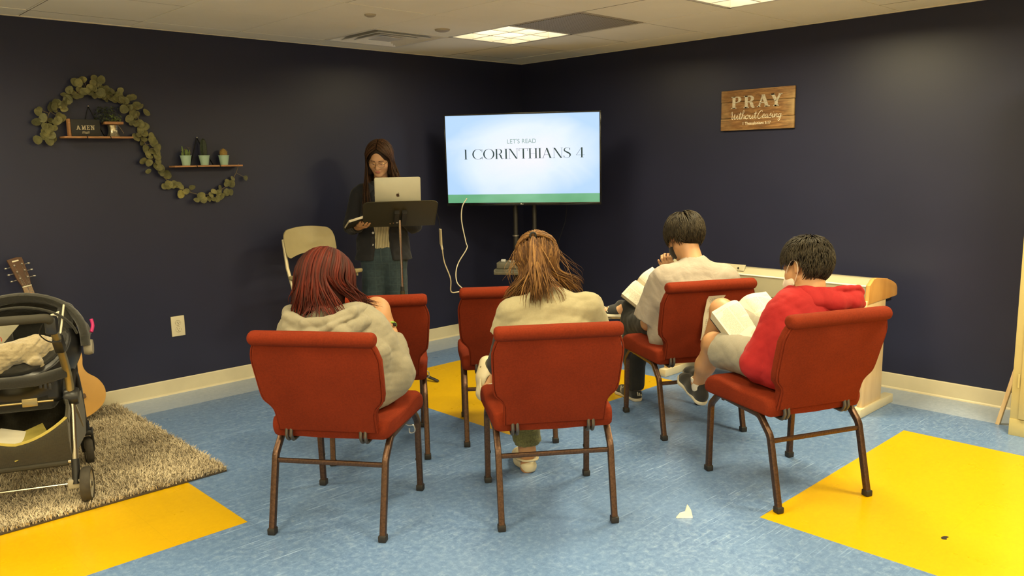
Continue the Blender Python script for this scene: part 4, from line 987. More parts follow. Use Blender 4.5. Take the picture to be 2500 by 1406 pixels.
# ------------------------------------------------------------------ implicit surfaces for bodies and cloth
def V3(*a): return np.array(a, dtype=float)
def nrm(v): v = np.asarray(v, float); return v/np.linalg.norm(v)
class Field:
    "signed distance grid; primitives are blended in with a smooth minimum, then meshed as one closed surface"
    def __init__(s, lo, hi, res):
        s.lo = np.array(lo, float); s.res = res; s.n = (np.ceil((np.array(hi)-s.lo)/res)).astype(int)+1
        s.d = np.full(s.n, .2, np.float32); s.M = np.eye(4)
    def frame(s, o=None, fwd=(0,1,0), up=(0,0,1)):
        "local frame: x right, y forward, z up"
        if o is None: s.M = np.eye(4); return s
        f = nrm(fwd); u = np.array(up, float); u = nrm(u-f*(u@f)); r = np.cross(f, u); s.M = np.eye(4); s.M[:3,0] = r; s.M[:3,1] = f; s.M[:3,2] = u; s.M[:3,3] = o; return s
    def tp(s, p): return s.M[:3,:3] @ np.asarray(p, float) + s.M[:3,3]
    def tv(s, v): return s.M[:3,:3] @ np.asarray(v, float)
    def _box(s, lo, hi):
        a = np.maximum(0, np.floor((lo-s.lo)/s.res).astype(int)); b = np.minimum(s.n, np.ceil((hi-s.lo)/s.res).astype(int)+1)
        if np.any(b <= a): return None
        sl = tuple(slice(a[i], b[i]) for i in range(3))
        g = [ (s.lo[i]+s.res*np.arange(a[i], b[i], dtype=np.float32)).astype(np.float32) for i in range(3)]
        return sl, g[0][:,None,None], g[1][None,:,None], g[2][None,None,:]
    def _put(s, sl, d, k, op):
        D = s.d[sl]
        if op == 'add':
            if k > 0:
                h = np.maximum(k-np.abs(D-d), 0)/k; s.d[sl] = np.minimum(D, d)-h*h*k*.25
            else: s.d[sl] = np.minimum(D, d)
        elif op == 'sub':
            d = -d
            if k > 0: h = np.maximum(k-np.abs(D-d), 0)/k; s.d[sl] = np.maximum(D, d)+h*h*k*.25
            else: s.d[sl] = np.maximum(D, d)
    def cap(s, a, b, ra, rb=None, k=.02, op='add', ea=None, eb=None, X=None, cut=(0,0)):
        "rounded cone a-b; X with ea, eb = width / depth ratio across direction X; cut flattens an end"
        rb = ra if rb is None else rb; a = s.tp(a); b = s.tp(b)
        wide = max(ea or 1, eb or 1, 1); m = max(ra, rb)*wide+k+.02
        bx = s._box(np.minimum(a, b)-m, np.maximum(a, b)+m)
        if bx is None: return s
        sl, gx, gy, gz = bx; ab = b-a; L2 = ab@ab+1e-12; L = math.sqrt(L2)
        t = ((gx-a[0])*ab[0]+(gy-a[1])*ab[1]+(gz-a[2])*ab[2])/L2; tc = np.clip(t, 0, 1)
        dx = gx-a[0]-tc*ab[0]; dy = gy-a[1]-tc*ab[1]; dz = gz-a[2]-tc*ab[2]
        if X is not None:
            Xv = s.tv(X); Xv = Xv - ab*(Xv@ab)/L2; Xv = nrm(Xv); q = dx*Xv[0]+dy*Xv[1]+dz*Xv[2]; ratio = ea+(eb-ea)*tc
            w = q*(1/ratio-1); dx = dx+w*Xv[0]; dy = dy+w*Xv[1]; dz = dz+w*Xv[2]
        d = np.sqrt(dx*dx+dy*dy+dz*dz)-(ra+(rb-ra)*tc)
        if cut[0]: d = np.maximum(d, -t*L)
        if cut[1]: d = np.maximum(d, (t-1)*L)
        s._put(sl, d.astype(np.float32), k, op); return s
    def chain(s, pts, radii, k=.02, **kw):
        for i in range(len(pts)-1): s.cap(pts[i], pts[i+1], radii[i], radii[i+1], k, **kw)
        return s
    def ell(s, c, r, k=.02, op='add', R=None):
        c = s.tp(c); A = s.M[:3,:3] if R is None else s.M[:3,:3] @ np.array(R); r = np.array(r, float); m = max(r)+k+.02
        bx = s._box(c-m, c+m)
        if bx is None: return s
        sl, gx, gy, gz = bx; x, y, z = gx-c[0], gy-c[1], gz-c[2]
        q = [(x*A[0,i]+y*A[1,i]+z*A[2,i])/r[i] for i in range(3)]
        k0 = np.sqrt(q[0]**2+q[1]**2+q[2]**2); k1 = np.sqrt((q[0]/r[0])**2+(q[1]/r[1])**2+(q[2]/r[2])**2)+1e-9
        s._put(sl, (k0*(k0-1)/k1).astype(np.float32), k, op); return s
    def box(s, c, h, rnd=.01, k=.01, op='add'):
        c = s.tp(c); A = s.M[:3,:3]; h = np.array(h, float); m = np.linalg.norm(h)+rnd+k+.01; bx = s._box(c-m, c+m)
        if bx is None: return s
        sl, gx, gy, gz = bx; x, y, z = gx-c[0], gy-c[1], gz-c[2]
        q = [np.abs(x*A[0,i]+y*A[1,i]+z*A[2,i])-h[i] for i in range(3)]
        d = np.sqrt(sum(np.maximum(v, 0)**2 for v in q))+np.minimum(np.maximum(q[0], np.maximum(q[1], q[2])), 0)-rnd
        s._put(sl, d.astype(np.float32), k, op); return s
    def cutplane(s, p, n, k=.004, centre=None, rad=None):
        "remove everything on the +n side (optionally only inside a ball)"
        p = s.tp(p); n = nrm(s.tv(n))
        if centre is None: bx = s._box(s.lo, s.lo+s.res*s.n)
        else: c = s.tp(centre); bx = s._box(c-rad, c+rad)
        sl, gx, gy, gz = bx; d = (gx-p[0])*n[0]+(gy-p[1])*n[1]+(gz-p[2])*n[2]
        if centre is not None:
            rr = np.sqrt((gx-c[0])**2+(gy-c[1])**2+(gz-c[2])**2); d = np.where(rr < rad, d, -1)
        s.d[sl] = np.maximum(s.d[sl], d.astype(np.float32)); return s
    def folds(s, amp, freq, seed=0, stretch=(1,1,1), sharp=.6):
        rs = np.random.RandomState(seed); g = [ (s.lo[i]+s.res*np.arange(s.n[i])).astype(np.float32) for i in range(3)]
        x, y, z = g[0][:,None,None], g[1][None,:,None], g[2][None,None,:]
        mask = np.abs(s.d) < .03; idx = np.nonzero(mask); X = g[0][idx[0]]; Y = g[1][idx[1]]; Z = g[2][idx[2]]; acc = np.zeros_like(X)
        for o in range(5):
            v = nrm(rs.normal(size=3)*np.array(stretch))*freq*(1+.45*o)*6.283; w = nrm(rs.normal(size=3))*freq*3
            ph = rs.uniform(0, 6.28); wob = 1.3*np.sin(X*w[0]+Y*w[1]+Z*w[2]+ph*2)
            sn = np.sin(X*v[0]+Y*v[1]+Z*v[2]+ph+wob); acc += (1-sharp)*sn+sharp*(1-2*np.abs(sn)**.8)
        s.d[idx] += (amp*acc/2.6).astype(np.float32); return s
    def mesh(s, smooth=1):
        d = s.d; sg = d < 0; n = d.shape
        c = np.zeros(tuple(k-1 for k in n), np.uint8)
        for i in (0,1):
            for j in (0,1):
                for k in (0,1): c += sg[i:n[0]-1+i, j:n[1]-1+j, k:n[2]-1+k]
        act = (c > 0) & (c < 8); ix = np.argwhere(act); m = len(ix); ids = np.full(act.shape, -1, np.int32); ids[act] = np.arange(m)
        acc = np.zeros((m,3)); cnt = np.zeros(m)
        cor = [(i,j,k) for i in (0,1) for j in (0,1) for k in (0,1)]
        dv = {q: d[ix[:,0]+q[0], ix[:,1]+q[1], ix[:,2]+q[2]].astype(float) for q in cor}
        for a in cor:
            for ax in range(3):
                if a[ax]: continue
                b = list(a); b[ax] = 1; b = tuple(b); da, db = dv[a], dv[b]; cr = (da < 0) != (db < 0)
                t = np.where(cr, da/(da-db+1e-20), 0); p = np.array(a, float)[None,:].repeat(m, 0); p[:,ax] += t
                acc[cr] += p[cr]; cnt[cr] += 1
        V = (acc/cnt[:,None]+ix)*s.res+s.lo
        Fs = []
        for ax in range(3):
            u, v = (ax+1) % 3, (ax+2) % 3
            a = [slice(0, n[i]-1) if i == ax else slice(1, n[i]-1) for i in range(3)]; b = list(a); b[ax] = slice(1, n[ax])
            sa, sb = sg[tuple(a)], sg[tuple(b)]
            for flip, cond in ((False, sa & ~sb), (True, ~sa & sb)):
                q = np.argwhere(cond)
                if not len(q): continue
                o = np.array([0 if i == ax else 1 for i in range(3)]); q = q+o
                eu = np.zeros(3, int); eu[u] = 1; ev = np.zeros(3, int); ev[v] = 1
                A = ids[tuple((q-eu-ev).T)]; B = ids[tuple((q-ev).T)]; C_ = ids[tuple(q.T)]; D_ = ids[tuple((q-eu).T)]
                f = np.stack([A,B,C_,D_], 1) if not flip else np.stack([D_,C_,B,A], 1); Fs.append(f)
        Fq = np.concatenate(Fs)
        for _ in range(smooth):     # light laplacian smoothing
            S_ = np.zeros_like(V); K_ = np.zeros(m)
            for e in range(4):
                i0, i1 = Fq[:,e], Fq[:,(e+1) % 4]
                for ax in range(3): S_[:,ax] += np.bincount(i0, V[i1,ax], m)+np.bincount(i1, V[i0,ax], m)
                K_ += np.bincount(i0, minlength=m)+np.bincount(i1, minlength=m)
            V = V*.45+.55*S_/np.maximum(K_,1)[:,None]
        return V, Fq
def fast_mesh(name, V, Fq, mat, parent, matidx=None):
    me = bpy.data.meshes.new(name); n = len(Fq)
    me.vertices.add(len(V)); me.vertices.foreach_set('co', np.ascontiguousarray(V, np.float32).ravel())
    me.loops.add(n*4); me.loops.foreach_set('vertex_index', np.ascontiguousarray(Fq, np.int32).ravel())
    me.polygons.add(n); me.polygons.foreach_set('loop_start', np.arange(0, 4*n, 4, dtype=np.int32)); me.polygons.foreach_set('loop_total', np.full(n, 4, np.int32))
    me.update(calc_edges=True); me.validate()
    for m in (mat if isinstance(mat, (list, tuple)) else [mat]): me.materials.append(M[m] if isinstance(m, str) else m)
    if matidx is not None: me.polygons.foreach_set('material_index', matidx)
    me.shade_smooth(); o = bpy.data.objects.new(name, me); COL.objects.link(o); o.parent = parent; return o
def keep_big(V, Fq, minfrac=.02):
    "drop stray crumbs"
    n = len(V); lab = np.arange(n)
    for _ in range(400):
        l2 = lab.copy(); mn = lab[Fq].min(1)
        for e in range(4): np.minimum.at(l2, Fq[:,e], mn)
        l2 = l2[l2]
        if (l2 == lab).all(): break
        lab = l2
    u, inv, c = np.unique(lab, return_inverse=True, return_counts=True); good = c[inv] >= minfrac*n
    mp = np.cumsum(good)-1; keepf = good[Fq[:,0]]; return V[good], mp[Fq[keepf]]
def field_obj(name, F, mat, parent, smooth=1, clean=True):
    V, Q = F.mesh(smooth)
    if clean: V, Q = keep_big(V, Q)
    return fast_mesh(name, V, Q, mat, parent)
# ------------------------------------------------------------------ skin, cloth and hair materials
def mk_skin(name, c):
    t = NT(name); v = t.coord(); n = t.noise(v, 12, 3); n2 = t.noise(v, 240, 2)
    col = t.ramp(n, [(.3, vary(c, .92)), (.7, vary(c, 1.06))]); t.bump(n2, .12, .0006)
    t.set(col, .48, spec=.4); t.b.inputs['Subsurface Weight'].default_value = .12; t.b.inputs['Subsurface Radius'].default_value = (.012,.005,.003); t.b.inputs['Subsurface Scale'].default_value = .6
    return t.m
M['skin_a'] = mk_skin('skin_light_warm', (.52,.285,.15)); M['skin_b'] = mk_skin('skin_tan', (.46,.245,.12)); M['skin_c'] = mk_skin('skin_fair', (.60,.36,.22))
def mk_hair(name, c, hi):
    t = NT(name); v = t.coord((1,1,.12)); n = t.noise(v, 260, 2, .6); n2 = t.noise(t.coord(), 14, 2)
    col = t.mix(t.math('MULTIPLY', t.ramp(n, [(.30, (.25,.25,.25)), (.75, (.7,.7,.7))]), t.ramp(n2, [(.3, (.35,.35,.35)), (.7, (1,1,1))])), c, hi)
    t.bump(n, .25, .001); t.set(col, .60, spec=.22); t.b.inputs['Anisotropic'].default_value = .4
    return t.m
for nm, c, hi in (('hair_red', (.034,.005,.003), (.090,.012,.005)), ('hair_red2', (.018,.003,.002), (.055,.009,.004)), ('hair_red3', (.060,.006,.003), (.150,.018,.006)),
                  ('hair_brown', (.075,.032,.010), (.26,.125,.038)), ('hair_brown2', (.040,.016,.006), (.13,.058,.020)), ('hair_brown3', (.13,.060,.018), (.36,.19,.062)),
                  ('hair_dark', (.020,.009,.004), (.075,.032,.012)), ('hair_dark2', (.012,.006,.003), (.04,.018,.008)), ('hair_dark3', (.035,.015,.006), (.12,.05,.018)),
                  ('hair_black', (.010,.007,.004), (.06,.045,.025)), ('hair_black2', (.006,.004,.003), (.028,.02,.012)), ('hair_black3', (.018,.013,.008), (.10,.08,.048))):
    M[nm] = mk_hair(nm, c, hi)
def cloth(name, c, folds=.3, fs=6, scale=700, var=.06, rough=.88, sheen=.1): M[name] = fabric(name, c, scale=scale, bump=.25, var=var, sheen=sheen, rough=rough, folds=folds*.35, fscale=fs)
cloth('grey_hoodie', (.235,.21,.15), .35); cloth('cream_tee', (.29,.255,.155), .8, 5); cloth('black_sleeve', (.014,.013,.016), .3)
cloth('white_tee', (.30,.26,.22), 1.3, 7); cloth('red_hoodie', (.32,.006,.008), .3, 6, sheen=.0); cloth('grey_shorts', (.25,.23,.185), .3); cloth('black_pants', (.013,.013,.012), .2)
cloth('olive_pants', (.12,.12,.045), .4, var=.5); cloth('denim_black', (.008,.0085,.013), .3); cloth('sock_white', (.62,.58,.50), .2); cloth('dark_lining', (.05,.055,.06), .2)
M['croc'] = plain('cream_foam_clog', (.62,.55,.38), .45, var=.03); M['sole_white'] = plain('off_white_rubber_sole', (.60,.55,.43), .5, var=.05)
M['mask_white'] = plain('white_mask_fabric', (.72,.62,.52), .8, var=.03); M['shoe_black'] = fabric('black_knit_shoe', (.018,.018,.018), 600, .5)
def hand(F, w, d, pn, side, curl=.5, spread=.10, thumb=.6, s=1.0):
    "w wrist, d pointing direction, pn palm normal (the way the palm faces), side +1 when the thumb lies on the d x pn side"
    d = nrm(d); pn = nrm(pn - d*np.dot(pn, d)); sd = np.cross(d, pn)*side; w = np.array(w, float)
    M0 = F.M; F.M = np.eye(4)
    P = lambda a, b, c: w + d*a*s + sd*b*s + pn*c*s
    F.cap(P(-.02,0,0), P(.03,0,0), .022*s, .024*s, .015)
    for b in (-.030,-.011,.010,.028): F.cap(P(.015,b*.5,0), P(.085,b,0), .015*s, .0115*s, .012)
    for i, (b, L) in enumerate(((.030,.075),(.010,.085),(-.011,.078),(-.030,.060))):
        p = P(.088, b, 0); dd = d + sd*(b*spread*14); dd = nrm(dd); ang = 0
        segs = (.45*L, .31*L, .26*L); rad = (.0093,.0085,.0078,.0062)
        for j, sl in enumerate(segs):
            ang += curl*(.75 if j == 0 else .85)*(1+.06*i); e = dd*math.cos(ang)+pn*math.sin(ang); q = p+e*sl*s
            F.cap(p, q, rad[j]*s, rad[j+1]*s, .003); p = q
    p = P(.022, .026, .006); a = nrm(d*.62+sd*.68+pn*.30*thumb); q = p+a*.040*s; F.cap(p, q, .0150*s, .0115*s, .012)
    a2 = nrm(d*.86+sd*.25+pn*.55*thumb); r = q+a2*.030*s; F.cap(q, r, .0108*s, .0096*s, .004); a3 = nrm(d*.9+sd*.02+pn*.6*thumb); F.cap(r, r+a3*.024*s, .0095*s, .0072*s, .003)
    F.M = M0; return F
def head(F, c, fwd, up, s=1.0, ears=True, neck=None, nr=.054):
    F.frame(c, fwd, up)
    F.ell((0,-.014*s,.030*s), (.074*s,.094*s,.084*s), .02); F.ell((0,.030*s,-.028*s), (.060*s,.062*s,.085*s), .03)
    F.cap((-.042*s,.0,-.058*s), (-.014*s,.066*s,-.094*s), .022*s, .015*s, .03); F.cap((.042*s,.0,-.058*s), (.014*s,.066*s,-.094*s), .022*s, .015*s, .03)
    F.ell((0,.072*s,-.098*s), (.018*s,.014*s,.014*s), .02)
    for q in (-1, 1): F.ell((q*.038*s,.058*s,-.028*s), (.024*s,.024*s,.026*s), .03); F.ell((q*.028*s,.100*s,-.001*s), (.017*s,.015*s,.011*s), .012, 'sub')
    F.cap((-.032*s,.082*s,.020*s), (.032*s,.082*s,.020*s), .011*s, .011*s, .018)
    F.chain([(0,.086*s,.010*s),(0,.100*s,-.018*s),(0,.108*s,-.032*s)], [.007*s,.010*s,.0115*s], .010)
    for q in (-1, 1): F.ell((q*.011*s,.098*s,-.036*s), (.009*s,.011*s,.008*s), .006)
    F.ell((0,.088*s,-.062*s), (.023*s,.010*s,.0065*s), .006); F.ell((0,.086*s,-.072*s), (.019*s,.010*s,.0065*s), .006)
    if ears:
        for q in (-1, 1):
            F.ell((q*.078*s,-.012*s,-.004*s), (.008*s,.019*s,.031*s), .006, R=[[1,q*-.30,0],[q*.30,1,0],[0,0,1]]); F.ell((q*.085*s,-.008*s,.002*s), (.006*s,.010*s,.018*s), .004, 'sub'); F.ell((q*.078*s,-.004*s,-.026*s), (.007*s,.008*s,.010*s), .005)
    hb = F.tp((0,-.022*s,-.055*s)); F.M = np.eye(4)
    if neck is not None: F.cap(hb, neck, nr, nr*1.08, .03)
def lock_mesh(paths, radii, mats, name, parent, flat=.45, seg=6, seed=1):
    "hair locks: flattened tapered strands, shades shared out among three materials"
    rnd = random.Random(seed); vs = []; fs = []; mi = []
    for P, r in zip(paths, radii):
        fr = frames(P); n = len(fr); b0 = len(vs); m = rnd.choice((0,0,1,1,2)); tw = rnd.uniform(0, 1.0)
        for i, (p, t, nn, b) in enumerate(fr):
            f = i/(n-1); w = r*(min(1, .35+f*4))*(1-.94*max(0, (f-.25)/.75)**1.3)
            for k in range(seg):
                a = 2*PI*k/seg; q = nn*(w*math.cos(a))*(flat+.2) + b*(w*math.sin(a)); vs.append(p+q)
        for i in range(n-1):
            for k in range(seg): fs.append((b0+i*seg+k, b0+i*seg+(k+1) % seg, b0+(i+1)*seg+(k+1) % seg, b0+(i+1)*seg+k)); mi.append(m)
    return fast_mesh(name, np.array([tuple(v) for v in vs]), np.array(fs), mats, parent, np.array(mi, np.int32))
def shoe(F, heel, toe, up, w=.043, h=.062, sole=False):
    "shoe volume from heel to toe; up = away from the sole"
    heel = np.array(heel, float); toe = np.array(toe, float); d = nrm(toe-heel); up = nrm(np.array(up)-d*np.dot(up, d)); L = np.linalg.norm(toe-heel); X = np.cross(d, up)
    P = lambda a, b, c=0: heel+d*a*L+up*b+X*c
    if sole:
        F.cap(P(.12,.010), P(.40,.008), .034, .033, .02, ea=1.05, eb=1.05, X=tuple(X)); F.cap(P(.40,.008), P(.74,.008), .033, .040, .02, ea=1.1, eb=1.15, X=tuple(X)); F.cap(P(.74,.008), P(.88,.010), .040, .030, .02, ea=1.15, eb=1.1, X=tuple(X))
        F.cutplane(P(.5,.018), up); F.cutplane(P(.5,-.002), -up)
    else:
        F.cap(P(.13,.030), P(.40,.036), .034, .036, .02); F.cap(P(.40,.036), P(.74,.022), .038, .032, .03, ea=1.1, eb=1.25, X=tuple(X)); F.cap(P(.74,.022), P(.88,.018), .031, .022, .02, ea=1.25, eb=1.3, X=tuple(X))
        F.cap(P(.15,.045), P(.22,.078), .032, .034, .02)
        F.cutplane(P(.5,.010), -up)
# ------------------------------------------------------------------ hair builders
class HeadSpace:
    def __init__(s, c, fwd, up, k=1.0):
        F = Field((0,0,0),(.01,.01,.01),.01); F.frame(c, fwd, up); s.M = F.M; s.c = np.array(c, float); s.R = np.array((.082,.102,.094))*k; s.off = np.array((0,-.014,.026))*k
    def surf(s, d, lift=0):
        d = nrm(d); q = d*s.R; n = nrm(d/s.R); return Vector(s.M[:3,:3] @ (q+s.off+n*lift) + s.M[:3,3])
    def w(s, p): return Vector(s.M[:3,:3] @ np.array(p, float) + s.M[:3,3])
def slerp(a, b, t):
    a, b = nrm(a), nrm(b); o = math.acos(max(-1, min(1, float(a@b))))
    return a if o < 1e-4 else (math.sin((1-t)*o)*a+math.sin(t*o)*b)/math.sin(o)
def push_out(p, caps):
    for a, b, r in caps:
        a, b = Vector(a), Vector(b); ab = b-a; t = max(0, min(1, (p-a).dot(ab)/ab.length_squared)); q = a+ab*t; v = p-q
        if v.length < r: p = q+v.normalized()*r
    return p
def fall(P, target, n, rnd, caps, wave=.006, wl=.12, sag=.25):
    "continue a strand from its last point down to the target"
    p0 = P[-1].copy(); d0 = (P[-1]-P[-2]).normalized() if len(P) > 1 else Vector((0,0,-1)); T_ = Vector(target); L = (T_-p0).length; c1 = p0+d0*L*.35+Vector((0,0,-L*.05)); c2 = T_+Vector((0,0,L*sag)); ph = rnd.uniform(0, 6.28)
    out = []
    for i in range(1, n+1):
        t = i/n; q = (1-t)**3*p0+3*t*(1-t)**2*c1+3*t*t*(1-t)*c2+t**3*T_
        w = wave*math.sin(ph+t*L/wl*6.28)*t; q = q+Vector((w, wave*.7*math.cos(ph*1.7+t*L/wl*6.28)*t, 0)); out.append(push_out(q, caps))
    return out
def short_hair(H, hairline, n, ln, mats, name, parent, seed, whorl=(0,-.35,1), lift=.006, spike=.0, rad=.006):
    rnd = random.Random(seed); rs = np.random.RandomState(seed); paths = []; rr = []; wh = nrm(whorl); k = 0
    while len(paths) < n and k < n*8:
        k += 1; d = nrm(rs.normal(size=3))
        if not hairline(d): continue
        tang = d - wh*1.0; tang = tang - d*(tang@d)
        if np.linalg.norm(tang) < .05: tang = nrm(rs.normal(size=3)); tang = tang-d*(tang@d)
        tang = nrm(nrm(tang) + rs.normal(size=3)*.22); tang = nrm(tang-d*(tang@d)); L = ln(d)*rnd.uniform(.75, 1.15); P = []; ang = L/.095
        for i in range(6):
            t = i/5; dd = nrm(d*math.cos(ang*t)+tang*math.sin(ang*t)); P.append(H.surf(dd, lift*(.4+1.2*math.sin(min(1, t*1.3)*PI*.5))+spike*t*t*max(0, dd[2])))
        paths.append(P); rr.append(rad*rnd.uniform(.7, 1.25))
    return lock_mesh(paths, rr, mats, name, parent, seed=seed)
def person(label, k=None, loc=None, rz=0):
    if k: loc, rz = chair_empty(k)
    return thing('person', label, 'person', loc, rz)
def legs(F, hip, knee, ankle, r=(.082,.058,.052,.040), k=.03):
    mid = np.array(knee)*.45+np.array(ankle)*.55+0; F.cap(hip, knee, r[0], r[1], k); F.cap(knee, mid, r[1]*.93, r[2], k); F.cap(mid, ankle, r[2], r[3], k)
def arm(F, sh, el, wr, r=(.052,.040,.037,.026), k=.02):
    F.cap(sh, el, r[0], r[1], k); m = np.array(el)*.6+np.array(wr)*.4; F.cap(el, m, r[2]*1.02, r[2], k); F.cap(m, wr, r[2], r[3], k)
def foot(F, heel, toe, ankle, up=(0,0,1)):
    heel, toe, ankle = map(lambda v: np.array(v, float), (heel, toe, ankle)); d = nrm(toe-heel)
    F.cap(ankle, heel+d*.03+np.array(up)*.02, .036, .030, .02); F.cap(heel+d*.03+np.array(up)*.02, toe-d*.03+np.array(up)*.012, .030, .026, .02)
def shoe_objs(parent, heel, toe, up, mat, sole_mat, name='shoe', stripes=None, lo=None, high=True):
    heel, toe = np.array(heel, float), np.array(toe, float); lo_ = np.minimum(heel, toe)-.14; hi_ = np.maximum(heel, toe)+.14
    F = Field(lo_, hi_, .0035); shoe(F, heel, toe, up); o = field_obj(name, F, mat, parent)
    F = Field(lo_, hi_, .0035); shoe(F, heel, toe, up, sole=True); field_obj('sole', F, sole_mat, o)
    d = nrm(toe-heel); u = nrm(np.array(up)-d*np.dot(up, d)); X = np.cross(d, u); L = np.linalg.norm(toe-heel)
    if stripes:
        for i in range(3):
            for sd in (-1, 1):
                a = Vector(heel+d*L*(.36+.085*i)+u*.026+X*sd*.0395); b = Vector(heel+d*L*(.44+.085*i)+u*.062+X*sd*.028); bm = NB(); add_sweep(bm, [a, a.lerp(b, .5)+Vector(X*sd*.004), b], rrect(.0075,.0075,.002,1)); mesh_obj('stripe', bm, 'sole_white', o)
    return o, (heel, d, u, X, L)
# ------------------------------------------------------------------ centre: cream and black top, half-up brown hair
def person_centre():
    root = person('seated person with half-up brown hair and cream top with black sleeves', 'M')
    hc, hf = (-.012,.095,1.042), (.16,.80,-.55); H = HeadSpace(hc, hf, (0,.55,.8))
    F = Field((-.42,-.25,-.02), (.42,.80,1.22), .0045)
    head(F, hc, hf, (0,.55,.8), neck=(.015,.005,.895))
    X = (1,0,0)
    F.cap((.01,-.06,.56), (.01,-.05,.70), .085, .085, .05, ea=1.6, eb=1.45, X=X); F.cap((.01,-.05,.70), (.015,.0,.82), .085, .080, .05, ea=1.45, eb=1.7, X=X)
    F.cap((-.14,.01,.855), (.17,.01,.865), .042, .042, .05)
    arm(F, (-.145,.015,.835), (-.198,.02,.625), (-.070,.24,.62)); arm(F, (.190,.015,.845), (.230,.06,.63), (.09,.26,.63))
    hand(F, (-.070,.24,.62), (.55,.8,-.1), (.2,-.3,-1), 1, .6); hand(F, (.09,.26,.63), (-.65,.75,-.1), (-.2,-.3,-1), -1, .6)
    legs(F, (-.085,.0,.56), (-.075,.40,.535), (-.030,.375,.10)); foot(F, (-.03,.335,.0), (-.045,.56,.0), (-.030,.375,.10))
    legs(F, (.09,.0,.575), (-.02,.43,.60), (-.175,.445,.49), (.08,.056,.050,.034)); F.cap((-.175,.445,.485), (-.222,.415,.400), .030, .026); F.cap((-.222,.415,.400), (-.195,.475,.48), .026, .020)
    body = field_obj('body', F, 'skin_b', root)
    # cream shirt body with short cut sleeves
    F = Field((-.42,-.28,.45), (.42,.34,1.0), .0045)
    F.cap((.01,-.075,.55), (.01,-.062,.70), .108, .108, .06, ea=1.6, eb=1.5, X=X); F.cap((.01,-.062,.70), (.025,-.012,.825), .108, .094, .06, ea=1.5, eb=1.65, X=X)
    F.cap((-.130,.004,.850), (.180,.004,.864), .054, .054, .06); F.cap((.015,-.012,.86), (.018,.004,.915), .066, .056, .05, ea=1.3, eb=1.1, X=X)
    F.cap((-.140,.010,.836), (-.182,.014,.745), .066, .058, .03, cut=(0,1)); F.cap((.190,.010,.850), (.228,.03,.765), .066, .060, .03, cut=(0,1))
    F.cap((.017,.012,.905), (.020,.03,.99), .052, .06, 0, op='sub'); F.folds(0.0033, 3.41, 3, (1,1,.6)); F.folds(0.0017, 6.82, 4)
    shirt = field_obj('shirt', F, 'cream_tee', root)
    F = Field((-.02,-.09,.87), (.10,.09,.97), .003)
    F = Field((-.12,-.12,.86), (.14,.12,.98), .003); 
    ring = [Vector((.018+.060*math.cos(a), .010+.058*math.sin(a), .915+.012*math.sin(a)*-1)) for a in [2*PI*k/24 for k in range(25)]]
    bm = NB(); add_tube(bm, ring, .006, 8); mesh_obj('collar', bm, 'cream_tee', shirt, smooth=180)
    for q, (a, b, c_) in ((-1, ((-.155,.012,.80), (-.198,.02,.625), (-.070,.235,.62))), (1, ((.200,.02,.82), (.232,.06,.63), (.096,.255,.63)))):
        F = Field((-.45,-.15,.5), (.45,.45,.95), .0045); F.cap(a, b, .054, .050, .02); F.cap(b, c_, .050, .036, .02, cut=(0,1)); F.folds(0.0022, 5.58, 7+q); field_obj('sleeve', F, 'black_sleeve', root)
    # olive trousers
    F = Field((-.36,-.22,.05), (.30,.62,.75), .0045)
    F.cap((-.03,-.06,.56), (.05,-.06,.56), .105, .105, .05, ea=1.2, eb=1.2, X=X); legs(F, (-.09,.0,.56), (-.075,.405,.545), (-.030,.378,.155), (.100,.082,.076,.066)); legs(F, (.095,.0,.58), (-.02,.44,.61), (-.168,.445,.515), (.100,.078,.062,.046))
    F.cutplane((-.03,.38,.150), (0,0,-1)); F.folds(0.0033, 4.96, 5); pants = field_obj('trousers', F, 'olive_pants', root)
    F = Field((-.14,.26,.10), (.08,.50,.22), .0035); F.cap((-.032,.378,.215), (-.030,.376,.135), .066, .060, cut=(1,1)); F.folds(0.0017, 8.68, 2); field_obj('cuff', F, 'olive_pants', pants)
    # clogs: one on the floor, one hanging at the left of the seat
    for heel, toe, up, nm in (((-.022,.325,.004), (-.050,.575,.004), (0,0,1), 0), ((-.248,.430,.345), (-.205,.530,.545), (.50,-.75,.25), 1)):
        heel_, toe_ = np.array(heel), np.array(toe); d = nrm(toe_-heel_); u = nrm(np.array(up)-d*np.dot(up, d)); Xs = np.cross(d, u); L = np.linalg.norm(toe_-heel_)
        P = lambda a, b, c=0: heel_+d*a*L+u*b+Xs*c
        F = Field(np.minimum(heel_, toe_)-.12, np.maximum(heel_, toe_)+.12, .003)
        F.cap(P(.16,.022), P(.50,.026), .040, .043, .02); F.cap(P(.50,.026), P(.80,.024), .046, .038, .02, ea=1.15, eb=1.15, X=tuple(Xs)); F.cap(P(.45,.040), P(.62,.048), .040, .030, .02, ea=1.1, eb=1.1, X=tuple(Xs))
        F.cap(P(.22,.085), P(.38,.080), .036, .030, .008, op='sub'); F.cap(P(.2,.050), P(.42,.050), .028, .028, .006, op='sub'); F.cutplane(P(.5,.0), -u)
        for a, c in ((.62,.012),(.62,-.012),(.70,0),(.70,.022),(.70,-.022),(.78,.011),(.78,-.011),(.55,.038),(.55,-.038),(.66,.042),(.66,-.042)):
            F.ell(P(a, .066-.03*abs(c)/.04-(a-.6)*.07, c), (.0062,.0062,.0062), .001, 'sub')
        o = field_obj('clog', F, 'croc', root, 1)
        ps = [Vector(P(.40,.045,.045)), Vector(P(.2,.058,.046)), Vector(P(.03,.062,.03)), Vector(P(-.01,.064,0)), Vector(P(.03,.062,-.03)), Vector(P(.2,.058,-.046)), Vector(P(.40,.045,-.045))]
        bm = NB(); add_sweep(bm, smooth_path(ps, 4), rrect(.007,.016,.002)); mesh_obj('heel_strap', bm, 'croc', o)
